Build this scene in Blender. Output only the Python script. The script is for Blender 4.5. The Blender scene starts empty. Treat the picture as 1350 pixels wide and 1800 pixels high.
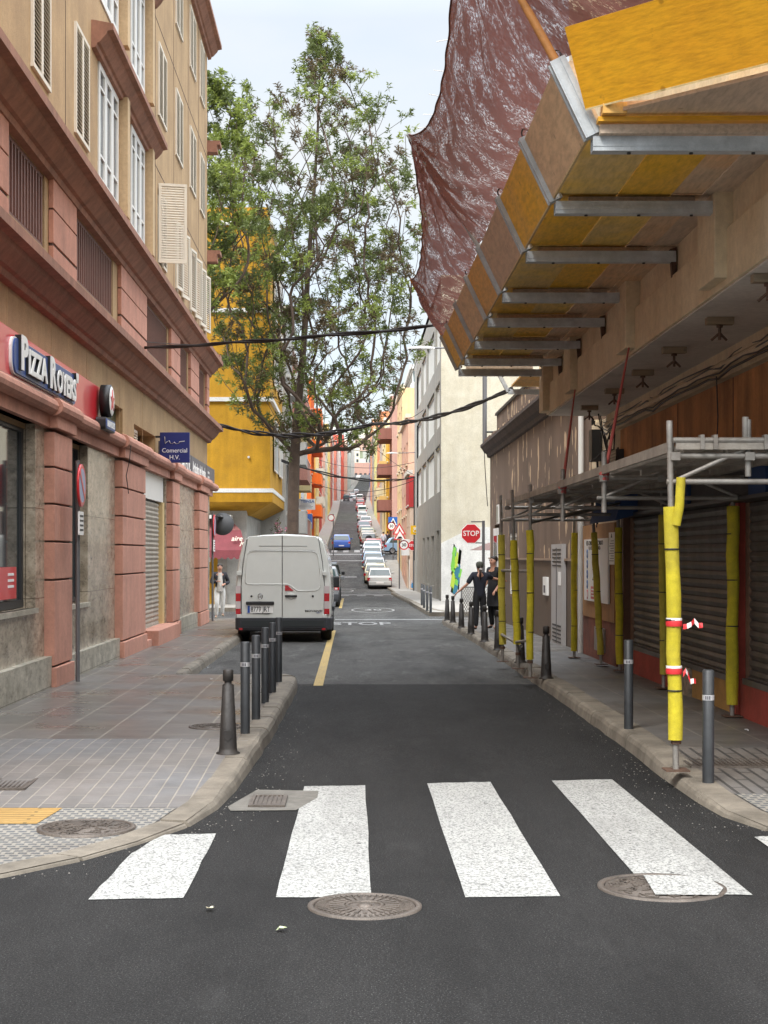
import bpy, math, random
from mathutils import Vector, Matrix
random.seed(7)
R = math.radians
S = bpy.context.scene
COL = S.collection
# ------------------------------------------------ camera, sky, sun, exposure
F, CX, CY, H = 2700.0, 618.0, 977.0, 1.75        # focal length in photo pixels, street vanishing point, eye height
cam = bpy.data.objects.new('camera', bpy.data.cameras.new('camera'))
COL.objects.link(cam)
cam.location = (0, 0, H)
cam.rotation_euler = (R(90), 0, 0)
cam.data.sensor_width = 36; cam.data.sensor_fit = 'AUTO'
cam.data.lens = 36 * F / 1800
cam.data.shift_x = (675 - CX) / 1800
cam.data.shift_y = (CY - 900) / 1800
cam.data.clip_end = 4000
S.camera = cam
W = bpy.data.worlds.new('World'); S.world = W; W.use_nodes = True
nt = W.node_tree
bg = nt.nodes['Background']
sky = nt.nodes.new('ShaderNodeTexSky'); sky.sky_type = 'NISHITA'; sky.sun_disc = False
sky.sun_elevation = R(47); sky.sun_rotation = R(150)
sky.air_density = 1.0; sky.dust_density = 2.5
tc = nt.nodes.new('ShaderNodeTexCoord')
mp = nt.nodes.new('ShaderNodeMapping'); mp.inputs['Scale'].default_value = (1.2, 1.2, 3.0)
nz = nt.nodes.new('ShaderNodeTexNoise'); nz.inputs['Scale'].default_value = 2.2; nz.inputs['Detail'].default_value = 6
rp = nt.nodes.new('ShaderNodeValToRGB')
rp.color_ramp.elements[0].position = 0.40; rp.color_ramp.elements[0].color = (.66, .66, .66, 1)
rp.color_ramp.elements[1].position = 0.62; rp.color_ramp.elements[1].color = (1, 1, 1, 1)
mx = nt.nodes.new('ShaderNodeMixRGB'); mx.inputs['Color2'].default_value = (3.35, 3.5, 3.58, 1)
nt.links.new(tc.outputs['Generated'], mp.inputs['Vector']); nt.links.new(mp.outputs[0], nz.inputs['Vector'])
nt.links.new(nz.outputs['Fac'], rp.inputs[0]); nt.links.new(rp.outputs[0], mx.inputs['Fac'])
nt.links.new(sky.outputs[0], mx.inputs['Color1'])
# overcast skies are several times brighter overhead than near the horizon
sp = nt.nodes.new('ShaderNodeSeparateXYZ'); nt.links.new(tc.outputs['Generated'], sp.inputs[0])
ma = nt.nodes.new('ShaderNodeMath'); ma.operation = 'MULTIPLY_ADD'; ma.use_clamp = False; ma.inputs[1].default_value = 8.0; ma.inputs[2].default_value = 1.0
cl = nt.nodes.new('ShaderNodeMath'); cl.operation = 'MAXIMUM'; cl.inputs[1].default_value = 0.0
sb = nt.nodes.new('ShaderNodeMath'); sb.operation = 'SUBTRACT'; sb.inputs[1].default_value = .33; nt.links.new(sp.outputs[2], sb.inputs[0]); nt.links.new(sb.outputs[0], cl.inputs[0]); nt.links.new(cl.outputs[0], ma.inputs[0])
vm = nt.nodes.new('ShaderNodeVectorMath'); vm.operation = 'SCALE'; nt.links.new(mx.outputs[0], vm.inputs[0]); nt.links.new(ma.outputs[0], vm.inputs['Scale'])
nt.links.new(vm.outputs[0], bg.inputs['Color'])
bg.inputs['Strength'].default_value = 0.13
sl = bpy.data.lights.new('sun', 'SUN'); sl.energy = 1.5; sl.angle = R(18); sl.color = (1, .95, .87)
sun = bpy.data.objects.new('sun', sl); COL.objects.link(sun)
sun.rotation_euler = (R(43), 0, R(180 + 150)); sun.location = (0, 0, 30)
S.view_settings.view_transform = 'Standard'; S.view_settings.look = 'None'
S.view_settings.gamma = 1; S.view_settings.use_curve_mapping = False
S.view_settings.exposure = 1.08

# ------------------------------------------------ helpers
def P(x, y, d): return Vector(((x - CX) * d / F, d, H - (y - CY) * d / F))
def YZ(x, y, X): d = X * F / (x - CX); return d, H - (y - CY) * d / F
def PG(x, y, z=0.0): return P(x, y, (H - z) * F / (y - CY))
PROF = [(-80, 0), (12, 0), (32, -.05), (46, -.17), (60, -.3), (90, -.5), (108, -.57), (113, -.2), (119, .25), (130, 1.2),
        (141, 1.95), (160, 2.75), (300, 10.5), (345, 14.0), (360, 14.5), (400, 14.9), (450, 19.2), (600, 30), (760, 44), (1000, 70)]
def gz(Y):
    for (a, za), (b, zb) in zip(PROF, PROF[1:]):
        if Y <= b: return za + (zb - za) * (Y - a) / (b - a)
    return PROF[-1][1]
def bend(Y): return max(0, Y - 355) * .02
ORG = {}
class MB:
    def __init__(s): s.v = []; s.f = []; s.mi = []; s.mats = []; s.sm = []
    def _m(s, m):
        if m not in s.mats: s.mats.append(m)
        return s.mats.index(m)
    def add(s, vs, fs, m, sm=False):
        b = len(s.v); k = s._m(m)
        s.v += [tuple(v) for v in vs]
        for f in fs: s.f.append([b + i for i in f]); s.mi.append(k); s.sm.append(sm)
        return s
    def face(s, pts, m): return s.add(pts, [list(range(len(pts)))], m)
    def box(s, x0, x1, y0, y1, z0, z1, m):
        v = [(x, y, z) for z in (z0, z1) for y in (y0, y1) for x in (x0, x1)]
        return s.add(v, [[0, 2, 3, 1], [4, 5, 7, 6], [0, 1, 5, 4], [2, 6, 7, 3], [0, 4, 6, 2], [1, 3, 7, 5]], m)
    def obox(s, c, a, b, d, m):
        c, a, b, d = map(Vector, (c, a, b, d))
        v = [c + i * a + j * b + k * d for k in (-1, 1) for j in (-1, 1) for i in (-1, 1)]
        return s.add(v, [[0, 2, 3, 1], [4, 5, 7, 6], [0, 1, 5, 4], [2, 6, 7, 3], [0, 4, 6, 2], [1, 3, 7, 5]], m)
    def beam(s, a, b, w, h, m, up=(0, 0, 1)):
        a, b, up = Vector(a), Vector(b), Vector(up)
        d = (b - a); n = d.normalized(); sd = n.cross(up)
        if sd.length < 1e-4: sd = n.cross(Vector((1, 0, 0)))
        sd.normalize(); u2 = sd.cross(n)
        return s.obox((a + b) / 2, d / 2, sd * w / 2, u2 * h / 2, m)
    def tube(s, pts, r, m, n=8, caps=True):
        pts = [Vector(p) for p in pts]
        if not hasattr(r, '__len__'): r = [r] * len(pts)
        vs = []; ref = None
        for i, p in enumerate(pts):
            d = (pts[min(i + 1, len(pts) - 1)] - pts[max(i - 1, 0)]).normalized()
            if ref is None: ref = Vector((0, 0, 1)) if abs(d.z) < .9 else Vector((1, 0, 0))
            a = d.cross(ref).normalized(); b = d.cross(a).normalized(); ref = -b if False else ref
            for k in range(n):
                t = 2 * math.pi * k / n
                vs.append(p + (a * math.cos(t) + b * math.sin(t)) * r[i])
        fs = []
        for i in range(len(pts) - 1):
            for k in range(n):
                fs.append([i * n + k, i * n + (k + 1) % n, (i + 1) * n + (k + 1) % n, (i + 1) * n + k])
        s.add(vs, fs, m, True)
        if caps:
            s.face(vs[:n][::-1], m); s.face(vs[-n:], m)
        return s
    def lathe(s, prof, c, m, n=16, axis='z', sm=True):
        c = Vector(c); vs = []
        for (r, h) in prof:
            for k in range(n):
                t = 2 * math.pi * k / n; a, b = r * math.cos(t), r * math.sin(t)
                vs.append(c + Vector({'z': (a, b, h), 'y': (a, h, b), 'x': (h, a, b)}[axis]))
        fs = [[i * n + k, i * n + (k + 1) % n, (i + 1) * n + (k + 1) % n, (i + 1) * n + k] for i in range(len(prof) - 1) for k in range(n)]
        return s.add(vs, fs, m, sm)
    def prism(s, poly, t0, t1, m, axis='x'):
        """poly: 2D outline; axis is the extrusion axis (x: poly=(y,z); y: poly=(x,z); z: poly=(x,y))"""
        def q(p, t): return {'x': (t, p[0], p[1]), 'y': (p[0], t, p[1]), 'z': (p[0], p[1], t)}[axis]
        n = len(poly); v = [q(p, t0) for p in poly] + [q(p, t1) for p in poly]
        f = [list(range(n))[::-1], list(range(n, 2 * n))] + [[i, (i + 1) % n, n + (i + 1) % n, n + i] for i in range(n)]
        return s.add(v, f, m)
    def loft(s, secs, m, caps=True, sm=False, closed=True):
        n = len(secs[0]); v = [p for q in secs for p in q]; f = []
        for i in range(len(secs) - 1):
            for k in range(n if closed else n - 1):
                f.append([i * n + k, i * n + (k + 1) % n, (i + 1) * n + (k + 1) % n, (i + 1) * n + k])
        s.add(v, f, m, sm)
        if caps: s.face(secs[0][::-1], m); s.face(secs[-1], m)
        return s
    def mesh(s, name, org=(0, 0, 0)):
        me = bpy.data.meshes.new(name)
        me.from_pydata([(a - org[0], b - org[1], c - org[2]) for a, b, c in s.v], [], s.f)
        for m in s.mats: me.materials.append(m)
        me.polygons.foreach_set('material_index', s.mi); me.polygons.foreach_set('use_smooth', s.sm)
        me.update()
        return me
    def build(s, name, parent=None, org=None, bev=0):
        if parent is not None: org = ORG[parent.name]
        elif org is None:
            xs = [v[0] for v in s.v]; ys = [v[1] for v in s.v]; zs = [v[2] for v in s.v]
            org = ((min(xs) + max(xs)) / 2, (min(ys) + max(ys)) / 2, min(zs))
        o = bpy.data.objects.new(name, s.mesh(name, org)); COL.objects.link(o)
        if parent is not None: o.parent = parent
        else: o.location = org
        ORG[o.name] = tuple(org)
        if bev:
            b = o.modifiers.new('bevel', 'BEVEL'); b.width = bev; b.segments = 2; b.limit_method = 'ANGLE'; b.angle_limit = R(35)
        return o
def tag(o, label=None, cat=None, group=None, kind=None):
    if label: o['label'] = label
    if cat: o['category'] = cat
    if group: o['group'] = group
    if kind: o['kind'] = kind
    return o
def thing(name, label, cat, loc, group=None):
    o = bpy.data.objects.new(name, None); COL.objects.link(o); o.location = loc; o.empty_display_size = .2
    ORG[o.name] = tuple(loc)
    return tag(o, label, cat, group)
def struct(mb, name, org=(0, 0, 0)): return tag(mb.build(name, org=org), kind='structure')
def copy_tree(o, parent=None):
    c = o.copy(); COL.objects.link(c)
    if parent: c.parent = parent
    for ch in list(o.children): copy_tree(ch, c)
    return c
def place(proto, first, loc, rz=0, label=None):
    o = proto if first else copy_tree(proto)
    o.location = loc; o.rotation_euler = (0, 0, rz)
    if label: o['label'] = label
    return o
def text(mb, s, c, size, mat, right=(1, 0, 0), up=(0, 0, 1), ext=.004, wide=1.0, bold=0.0, align='CENTER', shear=0, fit=None):
    """lay real letter geometry into mb, centred on c, reading along right"""
    cu = bpy.data.curves.new('t', 'FONT'); cu.body = s; cu.size = 1; cu.align_x = align; cu.align_y = 'CENTER'
    cu.extrude = 1; cu.offset = bold; cu.resolution_u = 3; cu.shear = shear
    ob = bpy.data.objects.new('t', cu); COL.objects.link(ob)
    bpy.context.view_layer.update()
    me = bpy.data.meshes.new_from_object(ob.evaluated_get(bpy.context.evaluated_depsgraph_get()))
    r, u = Vector(right).normalized(), Vector(up).normalized(); n = r.cross(u); c = Vector(c)
    if fit: xs = [v.co.x for v in me.vertices]; wide = fit / (max(xs) - min(xs)) / size; c = c - r * min(xs) * size * wide
    vs = [c + r * v.co.x * size * wide + u * v.co.y * size + n * v.co.z * ext for v in me.vertices]
    mb.add(vs, [list(p.vertices) for p in me.polygons], mat)
    bpy.data.objects.remove(ob); bpy.data.curves.remove(cu); bpy.data.meshes.remove(me)

# ------------------------------------------------ materials
def newmat(name):
    m = bpy.data.materials.new(name); m.use_nodes = True
    return m, m.node_tree, m.node_tree.nodes['Principled BSDF']
def N(nt, kind, **kw):
    n = nt.nodes.new(kind)
    for k, v in kw.items():
        if k in n.inputs: n.inputs[k].default_value = v
        else: setattr(n, k, v)
    return n
def noise(nt, vec, scale, detail=4, sc=(1, 1, 1), rough=.55):
    mp = N(nt, 'ShaderNodeMapping'); mp.inputs['Scale'].default_value = sc
    nt.links.new(vec, mp.inputs['Vector'])
    n = N(nt, 'ShaderNodeTexNoise'); n.inputs['Scale'].default_value = scale; n.inputs['Detail'].default_value = detail
    n.inputs['Roughness'].default_value = rough
    nt.links.new(mp.outputs[0], n.inputs['Vector'])
    return n.outputs['Fac']
def ramp(nt, fac, stops):
    r = N(nt, 'ShaderNodeValToRGB'); e = r.color_ramp.elements
    while len(e) < len(stops): e.new(.5)
    for i, (p, c) in enumerate(stops):
        e[i].position = p; e[i].color = (c, c, c, 1) if not hasattr(c, '__len__') else (*c[:3], 1)
    nt.links.new(fac, r.inputs[0]); return r.outputs[0]
def mixc(nt, fac, a, b, mode='MIX'):
    m = N(nt, 'ShaderNodeMixRGB'); m.blend_type = mode
    for i, v in zip((0, 1, 2), (fac, a, b)):
        if hasattr(v, 'links') or hasattr(v, 'is_linked'): nt.links.new(v, m.inputs[i])
        elif i == 0: m.inputs[0].default_value = v
        else: m.inputs[i].default_value = (*v[:3], 1)
    return m.outputs[0]
def bumpn(nt, bs, fac, strength, dist=.02):
    b = N(nt, 'ShaderNodeBump'); b.inputs['Strength'].default_value = strength; b.inputs['Distance'].default_value = dist
    nt.links.new(fac, b.inputs['Height']); nt.links.new(b.outputs[0], bs.inputs['Normal'])
def M(name, col, rough=.75, var=.18, scale=2.0, bump=.15, bscale=45, metal=0, streak=0, fine=0, col2=None, dirt=0, dirtc=(.06, .05, .04)):
    m, nt, bs = newmat(name)
    tcn = N(nt, 'ShaderNodeTexCoord'); v = tcn.outputs['Object']
    c2 = col2 or tuple(min(1, c * (1 + var)) for c in col); c1 = tuple(c * (1 - var) for c in col)
    c = mixc(nt, ramp(nt, noise(nt, v, scale), [(.3, 0), (.7, 1)]), c1, c2)
    if streak:
        c = mixc(nt, 1.0, c, ramp(nt, noise(nt, v, 3.0, 5, (1.6, 1.6, .14)), [(.3, 1 - streak), (.65, 1.0)]), 'MULTIPLY')
    c = mixc(nt, 1.0, c, ramp(nt, noise(nt, v, 18, 4), [(.3, .88), (.7, 1.06)]), 'MULTIPLY')
    if fine:
        c = mixc(nt, 1.0, c, ramp(nt, noise(nt, v, 160, 2), [(.3, 1 - fine), (.7, 1 + 0)]), 'MULTIPLY')
    if dirt:
        c = mixc(nt, ramp(nt, noise(nt, v, 1.3, 8, (1, 1, 1), .7), [(.5, 0), (.75, dirt)]), c, dirtc)
    nt.links.new(c, bs.inputs['Base Color'])
    bs.inputs['Roughness'].default_value = rough; bs.inputs['Metallic'].default_value = metal
    if bump: bumpn(nt, bs, noise(nt, v, bscale, 3), bump, .01)
    return m
def plain(name, col, rough=.5, metal=0, coat=0):
    m, nt, bs = newmat(name)
    tcn = N(nt, 'ShaderNodeTexCoord')
    c = mixc(nt, noise(nt, tcn.outputs['Object'], 4), tuple(x * .93 for x in col), tuple(min(1, x * 1.07) for x in col))
    nt.links.new(c, bs.inputs['Base Color'])
    bs.inputs['Roughness'].default_value = rough; bs.inputs['Metallic'].default_value = metal
    if coat: bs.inputs['Coat Weight'].default_value = coat; bs.inputs['Coat Roughness'].default_value = .06
    return m
def glassm(name, col=(.03, .04, .045), rough=.06):
    m, nt, bs = newmat(name)
    bs.inputs['Base Color'].default_value = (*col, 1); bs.inputs['Roughness'].default_value = rough
    bs.inputs['Specular IOR Level'].default_value = .7
    return m
def asphalt(name, col, wear, speck):
    m, nt, bs = newmat(name)
    v = N(nt, 'ShaderNodeTexCoord').outputs['Object']
    c = mixc(nt, ramp(nt, noise(nt, v, .9, 6, (1, .35, 1), .6), [(.3, 0), (.75, 1)]), tuple(x * .8 for x in col), tuple(x * (1 + wear) for x in col))
    c = mixc(nt, ramp(nt, noise(nt, v, 95, 3), [(.38, .0), (.60, 1)]), tuple(x * .35 for x in col), c)
    c = mixc(nt, ramp(nt, noise(nt, v, 130, 1), [(.62, 0), (.70, speck)]), c, tuple(x * 5 + .03 for x in col))
    dust = ramp(nt, noise(nt, v, 2.4, 9, (1.2, .25, 1), .75), [(.54, 0), (.78, .55)])
    c = mixc(nt, dust, c, tuple(x * 3.2 for x in col))
    st = ramp(nt, noise(nt, v, .7, 7, (1.3, .4, 1), .7), [(.34, .45), (.54, 1)])
    c = mixc(nt, 1, c, st, 'MULTIPLY')
    vo = N(nt, 'ShaderNodeTexVoronoi'); vo.feature = 'DISTANCE_TO_EDGE'; vo.inputs['Scale'].default_value = .45
    wv = mixc(nt, .25, v, N(nt, 'ShaderNodeTexNoise', Scale=3.0).outputs['Color']); nt.links.new(wv, vo.inputs['Vector'])
    ck = ramp(nt, vo.outputs['Distance'], [(0, 1), (.006, 0)]); gk = N(nt, 'ShaderNodeMath', operation='MULTIPLY'); nt.links.new(ck, gk.inputs[0])
    nt.links.new(ramp(nt, noise(nt, v, .8, 3), [(.55, 0), (.6, .8 * (wear < .5))]), gk.inputs[1]); c = mixc(nt, gk.outputs[0], c, tuple(x * .35 for x in col))
    nt.links.new(c, bs.inputs['Base Color']); bs.inputs['Roughness'].default_value = .82; bs.inputs['Specular IOR Level'].default_value = .3
    bumpn(nt, bs, noise(nt, v, 95, 3), 1.0, .014)
    return m
def tiles(name, bw, bh, mortar, cols, mcol, rough=.35, msize=.02, rot=0, var_scale=.5, offset=0.5, bump=.3):
    m, nt, bs = newmat(name)
    v = N(nt, 'ShaderNodeTexCoord').outputs['Object']
    mp = N(nt, 'ShaderNodeMapping'); mp.inputs['Rotation'].default_value = (0, 0, rot); nt.links.new(v, mp.inputs['Vector'])
    b = N(nt, 'ShaderNodeTexBrick'); b.offset = offset
    nt.links.new(mp.outputs[0], b.inputs['Vector'])
    b.inputs['Scale'].default_value = 1; b.inputs['Brick Width'].default_value = bw; b.inputs['Row Height'].default_value = bh
    b.inputs['Mortar Size'].default_value = msize; b.inputs['Mortar Smooth'].default_value = .2
    b.inputs['Color1'].default_value = (*cols[0], 1); b.inputs['Color2'].default_value = (*cols[1], 1); b.inputs['Mortar'].default_value = (*mcol, 1)
    c = mixc(nt, ramp(nt, noise(nt, v, var_scale, 4), [(.35, 0), (.65, .75)]), b.outputs['Color'], cols[2])
    c = mixc(nt, b.outputs['Fac'], c, mcol)
    c = mixc(nt, 1, c, ramp(nt, noise(nt, v, 3, 8, (1, 1, 1), .7), [(.3, .72), (.7, 1.05)]), 'MULTIPLY')
    c = mixc(nt, 1, c, ramp(nt, noise(nt, v, 150, 2), [(.3, .82), (.7, 1.0)]), 'MULTIPLY')
    nt.links.new(c, bs.inputs['Base Color'])
    r = ramp(nt, noise(nt, v, .8, 5), [(.3, rough * .7), (.7, min(1, rough * 1.7))])
    nt.links.new(r, bs.inputs['Roughness'])
    inv = N(nt, 'ShaderNodeMath', operation='SUBTRACT'); inv.inputs[0].default_value = 1; nt.links.new(b.outputs['Fac'], inv.inputs[1])
    bumpn(nt, bs, inv.outputs[0], bump, .006)
    return m
def wood(name, col, col2, grain=(1, 6, 6), rough=.6, dark=.5):
    m, nt, bs = newmat(name)
    v = N(nt, 'ShaderNodeTexCoord').outputs['Object']
    c = mixc(nt, ramp(nt, noise(nt, v, 1.3, 4), [(.35, 0), (.65, 1)]), col, col2)
    g = noise(nt, v, 5, 8, grain, .65)
    c = mixc(nt, 1, c, ramp(nt, g, [(.3, dark + .2), (.6, 1.05)]), 'MULTIPLY')
    c = mixc(nt, ramp(nt, noise(nt, v, 7, 6, (1, 1, 1), .8), [(.62, 0), (.78, .55)]), c, (.07, .045, .02))
    vo = N(nt, 'ShaderNodeTexVoronoi'); vo.inputs['Scale'].default_value = 4.5; nt.links.new(v, vo.inputs['Vector'])
    c = mixc(nt, ramp(nt, vo.outputs['Distance'], [(.055, .65), (.11, 0)]), c, tuple(x * .42 for x in col2))
    nt.links.new(c, bs.inputs['Base Color']); bs.inputs['Roughness'].default_value = rough
    bumpn(nt, bs, g, .2, .01)
    return m
def marble(name, a, b, rough=.22, sc=(1, .55, 1), pit=.55):
    m, nt, bs = newmat(name)
    v = N(nt, 'ShaderNodeTexCoord').outputs['Object']
    d = noise(nt, v, 4.5, 10, sc, .78)
    c = mixc(nt, ramp(nt, d, [(.34, 0), (.66, 1)]), a, b)
    c = mixc(nt, ramp(nt, noise(nt, v, 7, 7, (1, .5, 1.5), .85), [(.53, 0), (.62, pit)]), c, tuple(x * .35 for x in a))
    c = mixc(nt, ramp(nt, noise(nt, v, 5, 7, (1, .4, .9), .8), [(.57, 0), (.64, .4)]), c, tuple(min(1, x * 1.25) for x in b))
    br = N(nt, 'ShaderNodeTexBrick'); br.offset = 0; mp = N(nt, 'ShaderNodeMapping'); mp.inputs['Rotation'].default_value = (R(90), 0, R(90))
    nt.links.new(v, mp.inputs['Vector']); nt.links.new(mp.outputs[0], br.inputs['Vector'])
    br.inputs['Scale'].default_value = 1; br.inputs['Brick Width'].default_value = 1.1; br.inputs['Row Height'].default_value = .62; br.inputs['Mortar Size'].default_value = .006
    br.inputs['Color1'].default_value = (1, 1, 1, 1); br.inputs['Color2'].default_value = (.82, .82, .82, 1); br.inputs['Mortar'].default_value = (.35, .33, .3, 1)
    c = mixc(nt, 1, c, br.outputs['Color'], 'MULTIPLY')
    nt.links.new(c, bs.inputs['Base Color']); bs.inputs['Roughness'].default_value = rough
    return m
m_asph = asphalt('new_asphalt', (.0155, .0150, .0145), .7, 1.0)
m_asph_old = asphalt('old_asphalt', (.075, .073, .069), .45, .8)
m_ground = asphalt('street_ground', (.085, .08, .077), .3, .5)
m_tile = tiles('paving_tiles', .9, .45, 0, [(.130, .114, .100), (.178, .160, .144), (.145, .142, .138)], (.30, .275, .235), .29, .011, R(90))
m_tile_r = tiles('paving_tiles_dark', .9, .45, 0, [(.13, .115, .10), (.17, .155, .14), (.14, .14, .14)], (.26, .235, .2), .42, .008, R(90))
m_groove = tiles('grooved_paving', .62, .125, 0, [(.175, .157, .14), (.215, .19, .17), (.165, .168, .174)], (.31, .28, .24), .6, .007, R(90), .6, .5, .8)
m_groove_r = tiles('grooved_paving_dark', .62, .11, 0, [(.15, .13, .11), (.18, .16, .14), (.14, .14, .14)], (.06, .055, .05), .6, .014, R(90), .6, .5, .8)
m_hex = tiles('tactile_paving', .075, .07, 0, [(.12, .125, .128), (.14, .142, .144), (.115, .12, .12)], (.29, .27, .235), .5, .014, 0, .6, .5, 1.0)
m_ystrip = tiles('yellow_tactile', .6, .06, 0, [(.48, .28, .07), (.50, .31, .09), (.42, .26, .09)], (.25, .16, .05), .6, .012, 0, .6, .5, .8)
m_kerb = M('kerb_stone', (.20, .172, .135), .85, .25, 3, .6, 25, col2=(.27, .235, .185), dirt=.85, dirtc=(.07, .06, .045), fine=.25)
m_conc = M('concrete', (.33, .31, .28), .8, .15, 5, .3, fine=.15, dirt=.4)
# ------------------------------------------------ ground, roads, pavements
def strip(mb, x0, x1, y0, y1, dz, m, step=4):
    ys = sorted(set([y0, y1] + [p[0] for p in PROF if y0 < p[0] < y1] + ([y0 + step * i for i in range(1, int((y1 - y0) / step))] if y1 > 355 else [])))
    v = []
    for y in ys: v += [(x0 + bend(y), y, gz(y) + dz), (x1 + bend(y), y, gz(y) + dz)]
    mb.add(v, [[2 * i, 2 * i + 1, 2 * i + 3, 2 * i + 2] for i in range(len(ys) - 1)], m)
    return mb
g = MB(); ys = [-80] + [p[0] for p in PROF[1:]] + [1500]
v = []
for y in ys: v += [(-900, y, gz(y) - .02 if y > -80 else -.02), (900, y, gz(y) - .02 if y > -80 else -.02)]
g.add(v, [[2 * i, 2 * i + 1, 2 * i + 3, 2 * i + 2] for i in range(len(ys) - 1)], m_ground)
struct(g, 'ground')
struct(strip(MB(), -40, 40, -60, 21.2, 0, m_asph), 'road')
struct(strip(MB(), -4.2, 4.2, 21.2, 700, 0, m_asph_old), 'road_old')
struct(strip(MB(), -40, 40, 46.9, 55.3, -.006, m_asph_old), 'side_street')

def hs(Y):
    if Y < 9.6: return .015
    if Y < 13.2: return .015 + .115 * (Y - 9.6) / 3.6
    return .13
LK = [(-14, 7.0), (-5, 7.4), (-3.2, 7.75), (-2.4, 8.05), (-1.9, 8.35), (-1.55, 8.8), (-1.29, 9.3), (-1.05, 9.9), (-.93, 10.6), (-.86, 11.5), (-.82, 13), (-.78, 15), (-.75, 17), (-.73, 20.3), (-.76, 20.9), (-.86, 21.2)]
RK = [(14, 7.7), (6, 8.2), (4.2, 8.6), (3.3, 9.0), (2.9, 9.35), (2.64, 9.75), (2.5, 10.3), (2.46, 10.9), (2.45, 12), (2.5, 14), (2.53, 16.6), (2.55, 20), (2.56, 26), (2.54, 36), (2.5, 41.5), (2.56, 43.2), (2.8, 44.2)]
def kerbx(K, Y):
    for (xa, a), (xb, b) in zip(K, K[1:]):
        if Y <= b: return xa + (xb - xa) * (Y - a) / (b - a)
    return K[-1][0]
def walk(K, y0, y1, xo, dz, m, inset=.0, sgn=-1, xlim=None):
    ys = sorted(set([y0, y1, 9.6, 13.2] + [k[1] for k in K]));ys = [y for y in ys if y0 <= y <= y1]
    mb = MB(); v = []
    for y in ys:
        kx = kerbx(K, y) + sgn * inset
        if xlim is not None: kx = (max if sgn < 0 else min)(kx, xlim) if False else kx
        v += [(xo, y, gz(y) + hs(y) + dz), (kx, y, gz(y) + hs(y) + dz)]
    f = [[2 * i, 2 * i + 1, 2 * i + 3, 2 * i + 2] for i in range(len(ys) - 1)]
    if sgn > 0: f = [q[::-1] for q in f]
    mb.add(v, f, m); return mb
w = walk(LK, 7.0, 21.2, -14, 0, m_tile, .1)
for a, b in ((21.2, 32), (32, 43.5)):
    w.add([(-14, a, gz(a) + .13), (-2.42, a, gz(a) + .13), (-2.42, b, gz(b) + .13), (-14, b, gz(b) + .13)], [[0, 1, 2, 3]], m_tile)
w.add([(-2.42, 21.2, gz(21) + .13), (-2.36, 21.2, gz(21) + .13), (-2.36, 21.9, gz(21) + .13), (-2.42, 21.9, gz(21) + .13)], [[0, 1, 2, 3]], m_tile)
struct(w, 'pavement_left')
struct(walk(RK, 7.7, 44.2, 14, 0, m_tile_r, .1, +1), 'pavement_right')
struct(walk(LK, 10.4, 13.6, -7, .004, m_groove, .2), 'grooved_paving_left')
struct(walk(RK, 10.9, 13.0, 5.2, .004, m_groove_r, .24, +1), 'grooved_paving_right')
struct(walk(LK, 7.9, 10.38, -7, .006, m_hex, .22), 'tactile_paving_left')
struct(walk(RK, 8.7, 10.9, 7, .006, m_hex, .26, +1), 'tactile_paving_right')
g = MB(); y0, y1 = 9.85, 10.36
g.add([(-6, y0, gz(y0) + hs(y0) + .010), (-2.02, y0, gz(y0) + hs(y0) + .010), (-1.95, y1, gz(y1) + hs(y1) + .010), (-6, y1, gz(y1) + hs(y1) + .010)], [[0, 1, 2, 3]], m_ystrip)
struct(g, 'yellow_tactile_strip')
m_joint = plain('kerb_joint', (.05, .045, .04), .9)
def kerb(K, wd, sgn, name, m=m_kerb, hh=hs, seg=True):
    """a run of kerb stones: rounded profile swept along K"""
    mb = MB(); pts = []
    for (xa, a), (xb, b) in zip(K, K[1:]):
        n = max(1, int(math.hypot(xb - xa, b - a) / .5))
        for i in range(n): pts.append((xa + (xb - xa) * i / n, a + (b - a) * i / n))
    pts.append(K[-1]); rnd = random.Random(3)
    secs = []
    for i, p in enumerate(pts):
        q0, q1 = pts[max(0, i - 1)], pts[min(len(pts) - 1, i + 1)]
        t = Vector((q1[0] - q0[0], q1[1] - q0[1])).normalized(); nx, ny = (-t.y, t.x) if sgn < 0 else (t.y, -t.x)
        j = rnd.uniform(-.012, .012); z = gz(p[1]) + hh(p[1]) + .008 + rnd.uniform(-.003, .003); zb = gz(p[1]) - .02
        r = min(.05, hh(p[1]) * .6)
        def at(o, z_): return (p[0] + nx * (o + j * (1 if o < .05 else 0)), p[1] + ny * (o + j * (1 if o < .05 else 0)), z_)
        secs.append([at(-.02, zb), at(.0, z - r), at(.018, z - r * .35), at(r, z), at(wd, z), at(wd, zb)])
    k_ = 0; rr_ = random.Random(8)
    while k_ < len(secs) - 1:
        e_ = min(len(secs) - 1, k_ + 2); S_ = [list(q) for q in secs[k_:e_ + 1]]; dz = rr_.uniform(-.006, .006)
        S_ = [[(x, y, z + dz) for x, y, z in q] for q in S_]
        S_[-1] = [tuple(Vector(a).lerp(Vector(b), .025)) for a, b in zip(S_[-1], S_[-2])]; S_[0] = [tuple(Vector(a).lerp(Vector(b), .025)) for a, b in zip(S_[0], S_[1])]
        mb.loft(S_, m, True, False); k_ = e_
    lo = [[(x, y, z - .028) if z > gz(y) else (x, y, z) for x, y, z in q] for q in secs]
    mb.loft(lo, m_joint, True, False)
    struct(mb, name)
    return pts
kerb(LK, .2, -1, 'kerb_left')
kerb(RK, .24, 1, 'kerb_right')
hh = lambda y: .13
kerb([(-2.30, 21.34), (-2.34, 21.9), (-2.33, 30), (-2.33, 41), (-2.6, 42.8), (-4, 43.4), (-14, 43.5)], .14, -1, 'kerb_parking_bay', hh=hh)
w = MB()
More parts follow.
